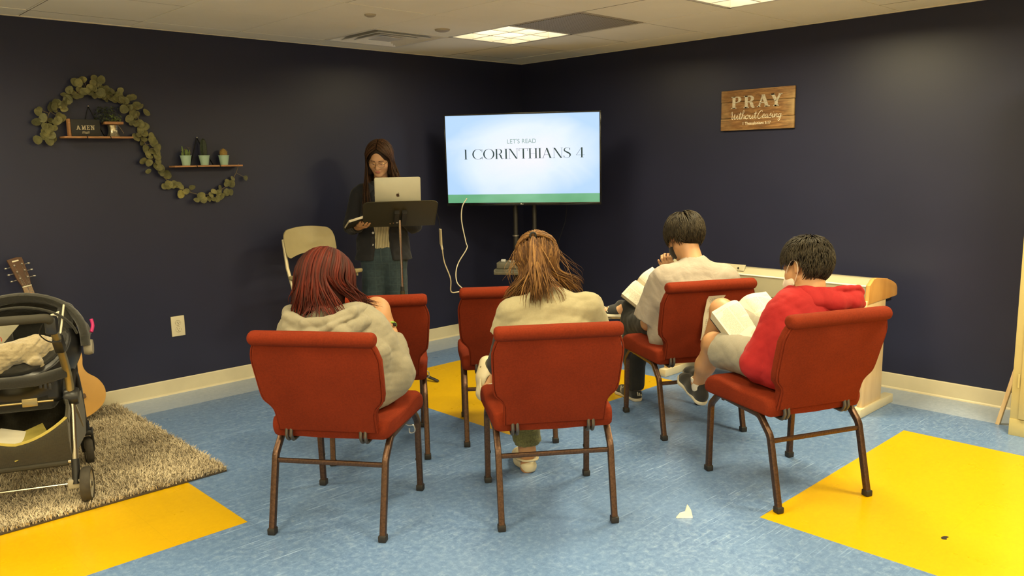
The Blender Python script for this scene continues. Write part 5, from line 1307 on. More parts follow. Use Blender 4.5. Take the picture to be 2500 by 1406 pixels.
        F = Field(heel_-.12, toe_+.12 if nm == 0 else np.maximum(heel_, toe_)+.12, .0035)
        F.cap(P(.17,.045), P(.40,.040), .030, .030, .01); F.cap(P(.18,.05), P(.20,.10), .030, .033, .01, cut=(0,1)); field_obj('sock', F, 'sock_white', root)
    bm = NB(); P_ = None
    # hair: under-layer, strands drawn to the tie, tail and loose lengths
    caps = [((-.15,.0,.852), (.19,.0,.864), .068), ((.015,-.01,.80), (.018,.0,.90), .09), ((-.012,.09,1.05), (.01,.01,.93), .062)]
    F = Field((-.2,-.15,.82), (.2,.3,1.2), .0045); F.frame(hc, hf, (0,.55,.8)); F.ell((0,-.016,.030), (.086,.100,.098), .01); F.cap((0,-.055,.02), (0,-.050,-.09), .062, .045, .03, ea=1.2, eb=1.1, X=(1,0,0))
    F.cutplane((0,.072,0), (0,1,-.35)); F.M = np.eye(4); F.folds(0.0011, 11.16, 3); hair = field_obj('hair', F, 'hair_brown2', root)
    rnd = random.Random(8); paths = []; rr = []; tie = nrm((-.10,-.95,.42)); T3 = H.surf(tie, .022)
    for i in range(260):
        a = rnd.uniform(-.15, PI+.15); d0 = nrm((math.cos(a)*1.0, .42+.25*math.sin(a)-.55*abs(math.cos(a))**3, .15+.75*math.sin(a))); P = [H.surf(slerp(d0, tie, t), .010+.012*t+.004*math.sin(t*9+i)) for t in (0,.12,.25,.4,.55,.7,.82,.92,1)]
        paths.append(P); rr.append(rnd.uniform(.0035, .0060))
    m1 = lock_mesh(paths, rr, ['hair_brown','hair_brown3','hair_brown2'], 'swept_strands', hair, seed=3)
    paths = []; rr = []
    for i in range(110):
        s = H.surf(nrm(tie+np.array((rnd.uniform(-.08,.08), 0, rnd.uniform(-.06,.02)))), .024); tx = rnd.gauss(-.045, .030)
        P = [T3, T3+Vector((rnd.uniform(-.008,.008), -.012, -.012))]; P += fall(P, (tx, -.085+rnd.uniform(-.015,.02), rnd.uniform(.875,.96)), 10, rnd, caps, .003, .14); paths.append(P); rr.append(rnd.uniform(.0025, .0055))
    lock_mesh(paths, rr, ['hair_brown2','hair_brown','hair_brown3'], 'tail_strands', hair, seed=5)
    paths = []; rr = []
    for i in range(420):
        a = rnd.uniform(-1, 1); d0 = nrm((a*1.0, -.75+.55*abs(a)**2, .32-.1*abs(a)-rnd.uniform(0,.35))); P = [H.surf(slerp(d0, nrm((a*1.02,-.72+.4*abs(a),-.75)), t), .012+.008*rnd.random()) for t in (0,.3,.6,.85)]
        if a < -.1: tgt = (-.12-.055*rnd.random()**2 if rnd.random() < .7 else -.10+rnd.uniform(-.02,.06), .0+.07*rnd.random(), rnd.uniform(.86,.93))
        elif a > .35: tgt = (.09+.09*rnd.random(), .06*rnd.random()+.02, rnd.uniform(.90,.97))
        else: tgt = (rnd.uniform(-.08,.07), -.07+.02*rnd.random(), rnd.uniform(.88,.95))
        P += fall(P, tgt, 9, rnd, caps, .004, .18); paths.append(P); rr.append(rnd.uniform(.002, .0050))
    for i in range(26):
        a = rnd.choice((-1,1)); d0 = nrm((a, -.2+rnd.uniform(-.3,.4), rnd.uniform(-.3,.5))); P = [H.surf(d0, .012), H.surf(d0, .016)+Vector((a*.006,-.004,-.01))]; P += fall(P, (a*.13+rnd.uniform(-.04,.06), rnd.uniform(-.02,.08), rnd.uniform(.90,1.02)), 9, rnd, caps, .012, .12); paths.append(P); rr.append(.0013)
    lock_mesh(paths, rr, ['hair_brown2','hair_brown','hair_brown3'], 'loose_strands', hair, seed=6)
    bm = NB(); rg = [T3+Vector((.012*math.cos(a), -.002, .012*math.sin(a))) for a in [2*PI*k/16 for k in range(17)]]; add_tube(bm, rg, .0045, 7); mesh_obj('hair_tie', bm, 'strap_black', hair)
person_centre()
# ------------------------------------------------------------------ left: grey hoodie, red hair, one knee up
def person_left():
    root = person('seated person with dark red hair and pale grey hoodie hugging a bare knee', 'L')
    hc, hf, hu = (-.085,.060,.992), (-.08,.86,-.42), (0,.42,.9); H = HeadSpace(hc, hf, hu, 1.02)
    X = (1,0,0); F = Field((-.42,-.25,-.02), (.42,.72,1.22), .0045)
    head(F, hc, hf, hu, 1.02, neck=(-.045,.0,.86))
    F.cap((.02,-.06,.56), (.01,-.05,.68), .09, .09, .05, ea=1.6, eb=1.5, X=X); F.cap((.01,-.05,.68), (-.03,-.01,.79), .09, .08, .05, ea=1.5, eb=1.8, X=X); F.cap((-.19,.0,.80), (.11,.0,.82), .042, .042, .05)
    arm(F, (-.215,.0,.785), (-.27,.10,.60), (-.06,.33,.66)); arm(F, (.145,.01,.795), (.225,.09,.61), (.095,.355,.715))
    hand(F, (.092,.358,.725), (-.35,.62,.55), (-.85,-.1,-.45), 1, .75, thumb=.8); hand(F, (-.06,.33,.66), (.75,.6,.1), (.25,.3,-.8), 1, .6)
    legs(F, (.07,.02,.58), (.005,.415,.805), (.035,.29,.53), (.090,.060,.056,.040)); foot(F, (.035,.26,.492), (.02,.46,.495), (.035,.30,.55))
    legs(F, (-.10,.0,.575), (-.26,.30,.57), (-.03,.26,.53), (.088,.058,.050,.038)); foot(F, (-.01,.25,.51), (.09,.22,.51), (-.03,.26,.53))
    field_obj('body', F, 'skin_b', root)
    F = Field((-.42,-.30,.45), (.42,.5,1.0), .0045)
    F.cap((.02,-.065,.55), (.02,-.058,.68), .120, .120, .06, ea=1.55, eb=1.55, X=X, cut=(0,0)); F.cap((.02,-.058,.68), (-.03,-.02,.79), .120, .105, .06, ea=1.55, eb=1.75, X=X)
    F.cap((-.19,.0,.795), (.105,.0,.815), .066, .068, .06)
    F.cap((-.205,.0,.79), (-.275,.09,.60), .076, .068, .04); F.cap((-.275,.09,.60), (-.08,.31,.655), .066, .046, .03, cut=(0,1))
    F.cap((.130,.0,.80), (.205,.060,.60), .078, .076, .015); F.cap((.205,.06,.60), (.125,.30,.685), .074, .050, .03, cut=(0,1)); F.cap((.17,.02,.56), (.19,.04,.62), .075, .07, .05)
    F.cap((-.05,.0,.86), (-.045,.02,.96), .062, .085, 0, op='sub'); F.folds(0.0039, 3.10, 13, (1,1,.7)); F.folds(0.0017, 6.82, 14); F.cutplane((0,0,.487), (0,0,-1)); hoodie = field_obj('hoodie', F, 'grey_hoodie', root)
    # the hood lying on the shoulders: folded rolls of cloth
    F = Field((-.30,-.27,.72), (.22,.14,.98), .0035)
    F.chain([(-.195,.04,.868),(-.212,-.04,.880),(-.175,-.12,.868),(-.08,-.165,.850),(.02,-.155,.862),(.090,-.10,.892),(.098,-.02,.892),(.070,.05,.880)], [.024,.026,.027,.026,.026,.025,.024,.02], .012)
    F.chain([(-.195,-.03,.845),(-.165,-.125,.820),(-.05,-.180,.795),(.06,-.165,.815),(.125,-.07,.850)], [.034,.042,.046,.040,.030], .012)
    F.chain([(-.15,-.03,.872),(-.06,-.095,.872),(.04,-.07,.885)], [.024,.028,.022], .010)
    F.chain([(-.04,-.215,.800),(.03,-.195,.850),(.10,-.115,.885)], [.014,.016,.010], .005); F.chain([(-.16,-.165,.825),(-.10,-.205,.815),(-.02,-.225,.790)], [.013,.015,.010], .005); F.chain([(.02,-.205,.80),(.09,-.15,.845),(.13,-.08,.865)], [.012,.014,.010], .005)
    F.folds(0.0028, 6.82, 15); field_obj('hood', F, 'grey_hoodie', hoodie)
    F = Field((-.35,-.22,.46), (.28,.36,.82), .0045); F.cap((-.03,-.06,.56), (.05,-.06,.56), .11, .11, .05, ea=1.2, eb=1.2, X=X); F.cap((.075,.02,.58), (.045,.19,.68), .108, .096, .03, cut=(0,1)); F.cap((-.10,.0,.575), (-.19,.17,.575), .105, .092, .03, cut=(0,1)); F.folds(0.0028, 4.96, 17); F.cutplane((0,0,.482), (0,0,-1)); field_obj('shorts', F, 'denim_black', root)
    for heel, toe, up in (((.035,.245,.488), (.02,.49,.490), (0,0,1)),): shoe_objs(root, heel, toe, up, 'sock_white', 'sole_white', 'sneaker')
    # green band round the hand
    bm = NB(); c = Vector((.086,.372,.742)); ax = Vector((-.3,.62,.6)).normalized(); u = ax.orthogonal().normalized(); v = ax.cross(u)
    add_tube(bm, [c+(u*math.cos(a)*.028+v*math.sin(a)*.024) for a in [2*PI*k/18 for k in range(19)]], .0048, 6); b_ = mesh_obj('hand_band', bm, plain('lime_green_cord', (.22,.42,.03), .5), root); b_['label'] = 'lime green band round the hand'
    bm = NB(); add_lathe(bm, [(.0001,-.010),(.007,-.006),(.009,0),(.007,.006),(.0001,.010)], 12, tuple(c+u*.012+Vector((.020,-.020,.004)))); mesh_obj('bead', bm, 'strap_black', b_)
    # glasses arm and rim at the right temple
    bm = NB(); add_tube(bm, [H.w((.088,-.01,.004)), H.w((.080,.06,.008)), H.w((.062,.096,.006))], .0018, 5); rim = [H.w((.034+.024*math.cos(a), .106-.006*math.cos(a), -.004+.020*math.sin(a))) for a in [2*PI*k/18 for k in range(19)]]; add_tube(bm, rim, .0018, 5)
    rim = [H.w((-.034+.024*math.cos(a), .106+.006*math.cos(a), -.004+.020*math.sin(a))) for a in [2*PI*k/18 for k in range(19)]]; add_tube(bm, rim, .0018, 5); add_tube(bm, [H.w((-.010,.110,0)), H.w((.010,.110,0))], .0018, 5); mesh_obj('glasses', bm, 'strap_black', root)
    F = Field((-.2,-.1,.80), (.1,.25,1.2), .004); F.frame(hc, hf, hu); F.ell((0,.050,-.062), (.060,.066,.050), .01); F.cutplane((0,.035,-.06), (0,-1,0)); F.cutplane((0,0,-.022), (0,.1,1)); F.M = np.eye(4); field_obj('face_mask', F, 'mask_white', root)
    caps = [((-.19,.0,.80), (.11,.0,.82), .085), ((-.045,-.06,.82), (-.045,-.02,.86), .115), ((-.085,.06,1.0), (-.05,.0,.88), .066), ((.07,.02,.58),(.005,.415,.805),.07)]
    F = Field((-.28,-.18,.78), (.12,.22,1.2), .0045); F.frame(hc, hf, hu); F.ell((0,-.018,.032), (.098,.112,.102), .01); F.chain([(-.055,-.03,-.01),(-.075,-.03,-.09)], [.05,.045], .04); F.chain([(.055,-.03,-.01),(.062,-.03,-.09)], [.048,.036], .04); F.cap((0,-.07,.02), (0,-.065,-.13), .06, .05, .04, ea=1.4, eb=1.4, X=(1,0,0))
    F.cutplane((0,.060,0), (0,1,-.25)); F.M = np.eye(4); F.folds(0.0022, 8.68, 3, (1,1,.3)); hair = field_obj('hair', F, 'hair_red2', root)
    rnd = random.Random(21); paths = []; rr = []; part = nrm((.05,-.05,1))
    for i in range(620):
        a = rnd.uniform(-PI, PI)*(.42 if i % 2 == 0 else 1); fx, fy = math.sin(a), -math.cos(a)      # a = 0 at the back
        if fy > .45: continue
        d0 = nrm((.05+fx*.12, -.1+.25*rnd.random(), 1)); d1 = nrm((fx, fy*1.0, -.15)); vol = rnd.uniform(.012, .030); P = [H.surf(slerp(d0, d1, t), .014+vol*t) for t in (0,.15,.3,.45,.6,.75,.9,1)]
        if fx > .35: tgt = (.03+rnd.uniform(-.02,.07), .05+rnd.uniform(-.03,.07), .875+rnd.uniform(-.03,.04))
        elif fx < -.45: tgt = (-.200+rnd.uniform(-.02,.04), .02+rnd.uniform(-.03,.04), .88+rnd.uniform(-.02,.05))
        else: tgt = (-.050+fx*.26+rnd.uniform(-.035,.035), -.135+.03*rnd.random()+abs(fx)*.05, .860+rnd.uniform(-.05,.05))
        P += fall(P, tgt, 10, rnd, caps, .008, .17); paths.append(P); rr.append(rnd.uniform(.0035, .0075))
    for i in range(46):   # ends that swing out over the right shoulder towards the knee
        d1 = nrm((.9,-.25,-.3)); P = [H.surf(slerp(nrm((.3,-.2,1)), d1, t), .022+.01*t) for t in (0,.3,.6,1)]; P += fall(P, (.10+rnd.uniform(-.03,.03), .12+rnd.uniform(-.04,.05), .872+rnd.uniform(-.015,.02)), 11, rnd, caps, .010, .10, sag=.05); paths.append(P); rr.append(rnd.uniform(.0015,.0035))
    lock_mesh(paths, rr, ['hair_red','hair_red3','hair_red2'], 'loose_strands', hair, seed=9)
person_left()
# ------------------------------------------------------------------ right: red hoodie, white mask, shorts, book on the lap
def book(name, label, loc, rot, w=.155, h=.235, th=.024, lift=.35, mat='page_text', cover='strap_black'):
    "open book: x across, y up the page, z out of the page"
    root = bpy.data.objects.new(name, None); COL.objects.link(root); root.location = loc; root.rotation_euler = rot; tag(root, label, 'book')
    for s in (-1, 1):
        bm = NB(); n = 10; top = []; 
        for i in range(n+1):
            t = i/n; x = s*(w*t); z = th*(1-.15*t)+.010*math.sin(t*PI)*(1-t)*2-.012*math.exp(-t*9)*2 - .25*t*t*th*lift*3; top.append((x, z))
        prof = [(0,-.0)]+top+[(s*(w+.001), -.006*lift*3)]
        add_prism(bm, prof, (0,-h/2,0), (1,0,0), (0,0,1), (0,h,0)); o = mesh_obj('page_block', bm, ['page_edge', mat], root, smooth=30)
        for p in o.data.polygons:
            if p.normal.z > .6: p.material_index = 1
    bm = NB(); add_prism(bm, [(-w-.004,-.006*lift*3-.003),(0,-.004),(w+.004,-.006*lift*3-.003),(w+.004,-.006*lift*3),(0,-.001),(-w-.004,-.006*lift*3)], (0,-h/2-.003,0), (1,0,0), (0,0,1), (0,h+.006,0)); mesh_obj('cover', bm, cover, root, smooth=0)
    return root
def mk_pages():
    t = NT('page_edges'); v = t.coord(); w = t.n('ShaderNodeTexWave', wave_type='BANDS', bands_direction='Z'); t.l(v, w.inputs['Vector']); w.inputs['Scale'].default_value = 160; w.inputs['Distortion'].default_value = 1.2; w.inputs['Detail'].default_value = 1
    M['page_edge'] = t.set(t.ramp(w.outputs['Fac'], [(.2, (.46,.40,.29)), (.7, (.66,.60,.46))]), .8)
    t = NT('printed_pages'); tc = t.n('ShaderNodeTexCoord'); sep = t.n('ShaderNodeSeparateXYZ'); t.l(tc.outputs['Object'], sep.inputs[0])
    ln = t.math('FRACT', t.math('MULTIPLY', sep.outputs['Y'], 260)); m = t.math('LESS_THAN', ln, .5); wd = t.math('GREATER_THAN', t.noise(t.coord(), 420, 1), .44)
    ax = t.math('ABSOLUTE', sep.outputs['X']); c1 = t.math('LESS_THAN', t.math('ABSOLUTE', t.math('SUBTRACT', ax, .047)), .030); c2 = t.math('LESS_THAN', t.math('ABSOLUTE', t.math('SUBTRACT', ax, .112)), .030)
    cols = t.math('MAXIMUM', c1, c2); ey = t.math('LESS_THAN', t.math('ABSOLUTE', sep.outputs['Y']), .103); gap = t.math('GREATER_THAN', t.noise(t.coord((.2,1,.1)), 22, 0), .36)
    m = t.math('MULTIPLY', t.math('MULTIPLY', m, wd), t.math('MULTIPLY', t.math('MULTIPLY', cols, ey), gap)); M['page_text'] = t.set(t.mix(t.math('MULTIPLY', m, .62), (.72,.67,.55), (.12,.10,.08)), .75)
mk_pages()
def person_right():
    root = person('person in a red hoodie, white mask and grey shorts reading a book', 'R')
    hc, hf, hu = (.080,.005,.992), (-.22,.88,-.36), (.08,.36,.93); H = HeadSpace(hc, hf, hu, 1.0)
    X = (1,0,0); F = Field((-.36,-.27,.10), (.42,1.0,1.18), .0045)
    head(F, hc, hf, hu, 1.0, neck=(.078,-.055,.875), nr=.052)
    F.cap((-.04,-.07,.56), (-.01,-.08,.68), .088, .088, .05, ea=1.6, eb=1.5, X=X); F.cap((-.01,-.08,.68), (.06,-.06,.80), .088, .08, .05, ea=1.5, eb=1.8, X=X); F.cap((-.06,-.05,.815), (.20,-.05,.83), .042, .042, .05)
    arm(F, (-.09,-.04,.80), (-.175,.0,.575), (-.045,.20,.605)); arm(F, (.235,-.05,.81), (.26,.04,.58), (.10,.25,.60))
    hand(F, (-.050,.19,.615), (.55,.75,.35), (.35,-.15,-.6), 1, .45); hand(F, (.10,.25,.60), (-.55,.75,.3), (-.4,-.2,-.7), -1, .45)
    legs(F, (-.100,.0,.565), (-.135,.385,.590), (-.105,.560,.345), (.076,.051,.046,.032)); foot(F, (-.100,.530,.262), (-.087,.70,.292), (-.105,.560,.345), (0,-.3,.95))
    legs(F, (.07,.0,.575), (-.050,.450,.735), (-.035,.62,.385), (.078,.056,.048,.034)); foot(F, (-.03,.60,.310), (-.02,.76,.315), (-.035,.62,.385))
    field_obj('body', F, 'skin_b', root)
    F = Field((-.36,-.30,.44), (.42,.42,.98), .0045)
    F.cap((-.035,-.080,.545), (-.005,-.088,.68), .116, .108, .06, ea=1.45, eb=1.42, X=X); F.cap((-.005,-.088,.68), (.06,-.065,.80), .108, .098, .06, ea=1.42, eb=1.75, X=X)
    F.cap((-.07,-.05,.812), (.215,-.05,.822), .062, .062, .06); F.cap((-.13,.02,.545), (-.10,.05,.60), .07, .08, .05)
    F.cap((-.085,-.04,.80), (-.178,-.005,.580), .070, .064, .014); F.cap((-.178,-.005,.58), (-.070,.165,.605), .062, .043, .03, cut=(0,1)); F.cap((.225,-.05,.81), (.262,.04,.58), .070, .062, .04); F.cap((.262,.04,.58), (.12,.23,.60), .060, .042, .03, cut=(0,1))
    F.cap((.078,-.045,.87), (.080,-.03,.97), .052, .075, 0, op='sub'); F.folds(0.0033, 3.41, 23, (1,1,.7)); F.folds(0.0014, 7.44, 24); F.cutplane((0,0,.487), (0,0,-1)); hoodie = field_obj('hoodie', F, 'red_hoodie', root)
    F = Field((-.12,-.30,.76), (.36,.10,1.0), .004)
    F.chain([(-.005,.045,.868),(-.020,-.02,.885),(.010,-.085,.888),(.085,-.120,.880),(.165,-.110,.885),(.225,-.09,.885)], [.024,.028,.030,.034,.032,.026], .03)
    F.chain([(-.010,-.02,.862),(.03,-.115,.856),(.12,-.150,.852),(.215,-.145,.862),(.262,-.115,.868)], [.030,.034,.040,.036,.026], .02)
    F.ell((.14,-.085,.925), (.085,.045,.030), .008, 'sub'); F.chain([(.0,-.075,.892),(.07,-.125,.902),(.16,-.145,.912),(.235,-.150,.912),(.272,-.13,.885)], [.012,.014,.014,.013,.012], .006); F.chain([(.14,-.16,.862),(.20,-.165,.845),(.262,-.14,.838)], [.022,.024,.020], .012)
    F.chain([(.09,-.10,.842),(.16,-.10,.832),(.235,-.09,.838)], [.04,.05,.04], .03); F.cap((.078,-.045,.89), (.080,-.02,.98), .050, .062, 0.005, op='sub'); F.folds(0.0028, 6.20, 25); field_obj('hood', F, 'red_hoodie', hoodie)
    F = Field((-.28,-.24,.44), (.24,.48,.90), .004)
    F.cap((-.09,-.05,.57), (.03,-.05,.57), .098, .098, .05); F.cap((-.100,.0,.565), (-.133,.300,.588), .094, .080, .03, cut=(0,1), ea=1.0, eb=1.05, X=X); F.cap((-.120,.16,.572), (-.136,.312,.568), .080, .086, .02, cut=(0,1)); F.cap((.065,.0,.575), (-.018,.33,.690), .092, .080, .03, cut=(0,1))
    F.cap((-.128,.20,.575), (-.138,.42,.575), .066, .086, .004, op='sub'); F.cap((-.002,.26,.665), (-.035,.44,.730), .062, .074, .004, op='sub'); F.folds(0.0028, 4.96, 27); F.cutplane((0,0,.484), (0,0,-1)); sh = field_obj('shorts', F, 'grey_shorts', root)
    F = Field((-.28,.05,.46), (.02,.36,.75), .004); F.cap((-.122,.18,.572), (-.136,.310,.570), .074, .081, 0, cut=(1,1)); F.cap((-.120,.12,.573), (-.138,.42,.572), .060, .082, .0, op='sub'); field_obj('lining', F, 'dark_lining', sh)
    o, fr = shoe_objs(root, (-.105,.515,.235), (-.085,.765,.325), (0,-.36,.93), 'shoe_black', 'sole_white', 'sneaker'); shoe_objs(root, (-.035,.585,.280), (-.01,.83,.330), (0,-.2,1), 'shoe_black', 'sole_white', 'sneaker')
    F = Field((-.22,.44,.22), (-.02,.66,.46), .0035); F.cap((-.106,.557,.372), (-.104,.556,.322), .040, .038, cut=(1,0)); F.folds(0.0011, 12.40, 2); field_obj('sock', F, 'sock_white', root)
    # mask and ear loops
    F = Field((-.08,-.05,.84), (.22,.20,1.08), .0032); F.frame(hc, hf, hu); F.ell((0,.046,-.055), (.0655,.066,.062), .01); F.cap((0,.10,-.02), (0,.112,-.050), .016, .022, .03); F.cutplane((0,.022,-.06), (0,-1,-.15)); F.cutplane((0,0,-.014), (0,-.25,1)); F.M = np.eye(4); mk = field_obj('face_mask', F, 'mask_white', root)
    for s in (-1, 1):
        bm = NB(); add_tube(bm, smooth_path([H.w((s*.058,.070,-.024)), H.w((s*.078,.035,.004)), H.w((s*.088,-.002,.026)), H.w((s*.092,-.026,.008)), H.w((s*.088,-.022,-.028)), H.w((s*.074,.008,-.056)), H.w((s*.064,.030,-.072))], 5), .0016, 5); mesh_obj('ear_loop', bm, 'mask_white', mk)
        bm = NB(); add_lathe(bm, [(.0001,.004),(.006,.003),(.007,0)], 12, tuple(H.w((s*.066,.030,-.072))), Euler((0,s*PI/2,0))); mesh_obj('loop_button', bm, 'mask_white', mk)
    F = Field((-.06,-.14,.90), (.22,.14,1.15), .004); F.frame(hc, hf, hu); F.ell((0,-.018,.034), (.084,.104,.096), .01); F.cap((0,-.056,.0), (0,-.050,-.040), .050, .040, .03, ea=1.2, eb=1.15, X=(1,0,0))
    F.cutplane((0,.066,.03), (0,1,-.10)); F.cap((-.105,.045,-.05), (.105,.045,-.05), .062, .062, .01, op='sub'); F.cap((-.10,-.010,-.010), (-.07,-.010,-.010), .030, .030, .006, op='sub'); F.cap((.10,-.010,-.010), (.07,-.010,-.010), .030, .030, .006, op='sub'); F.M = np.eye(4); hair = field_obj('hair', F, 'hair_black2', root)
    def hl(d):
        if d[2] > .35: return d[1] < .78
        if d[1] < -.30: return d[2] > -.72
        return d[2] > .12 and d[1] < .75
    short_hair(H, hl, 2300, lambda d: .050 if d[2] > .4 else .032, ['hair_black','hair_black3','hair_black2'], 'short_locks', hair, 31, (.1,-.25,1), .014, .012, .0030)
    return root
person_right()
book('open_book', 'thick open book with two-column pages on the lap of the person in red', tuple(Matrix.Translation((*CH['R'][:2],0)) @ Matrix.Rotation(chair_rz(CH['R'][2]), 4, 'Z') @ Vector((-.005,.270,.690))), (math.radians(36), math.radians(-16), chair_rz(CH['R'][2])+math.radians(-6)), .150, .240, .068, .25)
# ------------------------------------------------------------------ white t-shirt, legs crossed, book held up
def person_white():
    root = person('person in a white t-shirt and black mask, legs crossed, reading with chin on hand', 'D')
    hc, hf, hu = (.045,.105,1.045), (-.12,.86,-.48), (.04,.48,.87); H = HeadSpace(hc, hf, hu, 1.03)
    X = (1,0,0); F = Field((-.48,-.25,-.02), (.46,.78,1.24), .0045)
    head(F, hc, hf, hu, 1.03, neck=(.055,-.005,.885), nr=.056)
    F.cap((.03,-.06,.56), (.04,-.05,.69), .09, .09, .05, ea=1.65, eb=1.6, X=X); F.cap((.04,-.05,.69), (.055,-.01,.81), .09, .085, .05, ea=1.6, eb=1.85, X=X); F.cap((-.11,.0,.83), (.22,-.01,.83), .045, .045, .05)
    arm(F, (-.135,.0,.805), (-.165,.10,.565), (-.03,.28,.60), (.056,.046,.042,.028)); arm(F, (.255,-.01,.80), (.27,.24,.62), (.075,.30,.830), (.056,.044,.040,.027))
    hand(F, (-.03,.28,.60), (-.2,.9,.3), (-.4,-.1,-.9), -1, .5); hand(F, (.078,.295,.828), (-.65,-.35,.65), (-.3,.1,.9), 1, .9, s=.9)
    legs(F, (-.07,.0,.57), (-.120,.42,.50), (-.080,.475,.10)); foot(F, (-.08,.44,.01), (-.10,.66,.01), (-.08,.475,.10))
    legs(F, (.14,.0,.58), (.24,.36,.62), (-.150,.465,.585)); foot(F, (-.150,.465,.55), (-.30,.52,.555), (-.15,.465,.585), (0,.2,1))
    body = field_obj('body', F, 'skin_a', root)
    F = Field((-.42,-.30,.42), (.46,.36,1.0), .0045)
    F.cap((.03,-.075,.545), (.04,-.068,.69), .115, .115, .06, ea=1.65, eb=1.7, X=X); F.cap((.04,-.068,.69), (.058,-.02,.815), .115, .100, .06, ea=1.7, eb=1.9, X=X)
    F.cap((-.110,-.005,.832), (.225,-.01,.832), .062, .062, .06); F.cap((.057,-.02,.85), (.058,-.006,.905), .066, .054, .05, ea=1.4, eb=1.15, X=X)
    F.cap((-.130,.0,.805), (-.190,.055,.595), .082, .084, .03, cut=(0,1)); F.cap((.250,-.01,.80), (.272,.14,.66), .078, .078, .03, cut=(0,1))
    F.cap((-.155,-.02,.50), (-.14,.03,.56), .06, .07, .05)
    F.cap((-.1655,.02,.70), (-.200,.09,.560), .052, .062, .01, op='sub'); F.cap((.056,.0,.90), (.055,.02,1.0), .054, .065, 0, op='sub')
    F.folds(.004, 3.6, 43, (1,1,.5)); F.cutplane((0,0,.462), (0,0,-1)); sh = field_obj('t_shirt', F, 'white_tee', root)
    ring = [Vector((.056+.060*math.cos(a), .002+.056*math.sin(a), .908+.016*math.cos(a-PI/2)*-1)) for a in [2*PI*k/28 for k in range(29)]]
    bm = NB(); add_tube(bm, ring, .0062, 8); mesh_obj('collar', bm, 'white_tee', sh, smooth=180)
    F = Field((-.36,-.24,.05), (.40,.62,.80), .0045)
    F.cap((-.04,-.06,.56), (.10,-.06,.56), .108, .108, .05, ea=1.2, eb=1.2, X=X); legs(F, (-.075,.0,.57), (-.120,.425,.505), (-.080,.475,.10), (.100,.076,.066,.052)); legs(F, (.14,.0,.58), (.245,.365,.625), (-.135,.462,.588), (.100,.078,.066,.054))
    F.cutplane((0,0,.070), (0,0,-1)); F.folds(.003, 4, 44); F.cutplane((0,0,.484), (0,0,-1), centre=(0,-.0,.40), rad=.24); pants = field_obj('trousers', F, 'black_pants', root)
    shoe_objs(root, (-.078,.425,.002), (-.118,.70,.002), (0,0,1), 'shoe_black', 'sole_white', 'sneaker', True)
    o, (h_, d_, u_, X_, L_) = shoe_objs(root, (-.130,.455,.525), (-.365,.555,.530), (.15,.30,.93), 'shoe_black', 'sole_white', 'sneaker', True)
    bm = NB(); c_ = Vector(h_+d_*L_*.55-u_*.004); add_prism(bm, [(-.03,0),(0,.022),(.03,0),(0,-.022)], c_, Vector(d_), Vector(X_), Vector(-u_*.004)); mesh_obj('sole_diamond', bm, 'sole_white', o, smooth=0)
    # three-bar mark on the heel of the planted shoe
    sh0 = [c for c in root.children if c.name.startswith('sneaker')][0]
    for i, (x, hgt) in enumerate(((.016,.012),(.005,.019),(-.006,.026))):
        bm = NB(); add_sweep(bm, [Vector((-.082+x, .4185+.002*i, .040)), Vector((-.082+x-.006, .4165+.002*i, .040+hgt))], rrect(.006,.003,.0008,1)); mesh_obj('stripe', bm, 'sole_white', sh0)
    F = Field((-.08,.05,.86), (.16,.30,1.12), .0032); F.frame(hc, hf, hu); F.ell((0,.050,-.055), (.067,.068,.062), .01); F.cap((0,.104,-.02), (0,.115,-.050), .016, .022, .03); F.cutplane((0,.026,-.06), (0,-1,-.15)); F.cutplane((0,0,-.016), (0,-.25,1)); F.M = np.eye(4); mk = field_obj('face_mask', F, 'black_sleeve', root)
    for s in (-1, 1):
        bm = NB(); add_tube(bm, smooth_path([H.w((s*.060,.070,-.024)), H.w((s*.080,.035,.006)), H.w((s*.090,-.002,.028)), H.w((s*.094,-.026,.008)), H.w((s*.090,-.020,-.028)), H.w((s*.076,.012,-.060)), H.w((s*.066,.034,-.078))], 5), .0019, 5); mesh_obj('ear_loop', bm, 'strap_black', mk)
    F = Field((-.10,-.04,.92), (.18,.24,1.20), .004); F.frame(hc, hf, hu); F.ell((0,-.016,.034), (.090,.108,.101), .01); F.cap((0,-.066,.0), (0,-.060,-.028), .06, .052, .03, ea=1.2, eb=1.15, X=(1,0,0))
    F.cutplane((0,.078,.03), (0,1,-.10)); F.cap((-.115,.050,-.055), (.115,.050,-.055), .066, .066, .01, op='sub'); F.cap((-.10,-.006,-.012), (-.07,-.006,-.012), .030, .030, .006, op='sub'); F.cap((.10,-.006,-.012), (.07,-.006,-.012), .030, .030, .006, op='sub'); F.M = np.eye(4); hair = field_obj('hair', F, 'hair_black2', root)
    def hl(d):
        if d[2] > .30: return d[1] < .85
        if d[1] < -.25: return d[2] > -.50
        return d[2] > -.02 and d[1] < .85
    short_hair(H, hl, 2100, lambda d: .085 if d[2] > .2 else .045, ['hair_black3','hair_black','hair_black2'], 'short_locks', hair, 51, (-.15,-.30,1), .018, .0, .0032)
person_white()
_b = book('open_book', 'thick open book held up by the person in the white t-shirt', tuple(Matrix.Translation((*CH['D'][:2],0)) @ Matrix.Rotation(chair_rz(CH['D'][2]), 4, 'Z') @ Vector((-.030,.375,.685))), (math.radians(38), math.radians(-30), chair_rz(CH['D'][2])+math.radians(18)), .14, .225, .040, .35)
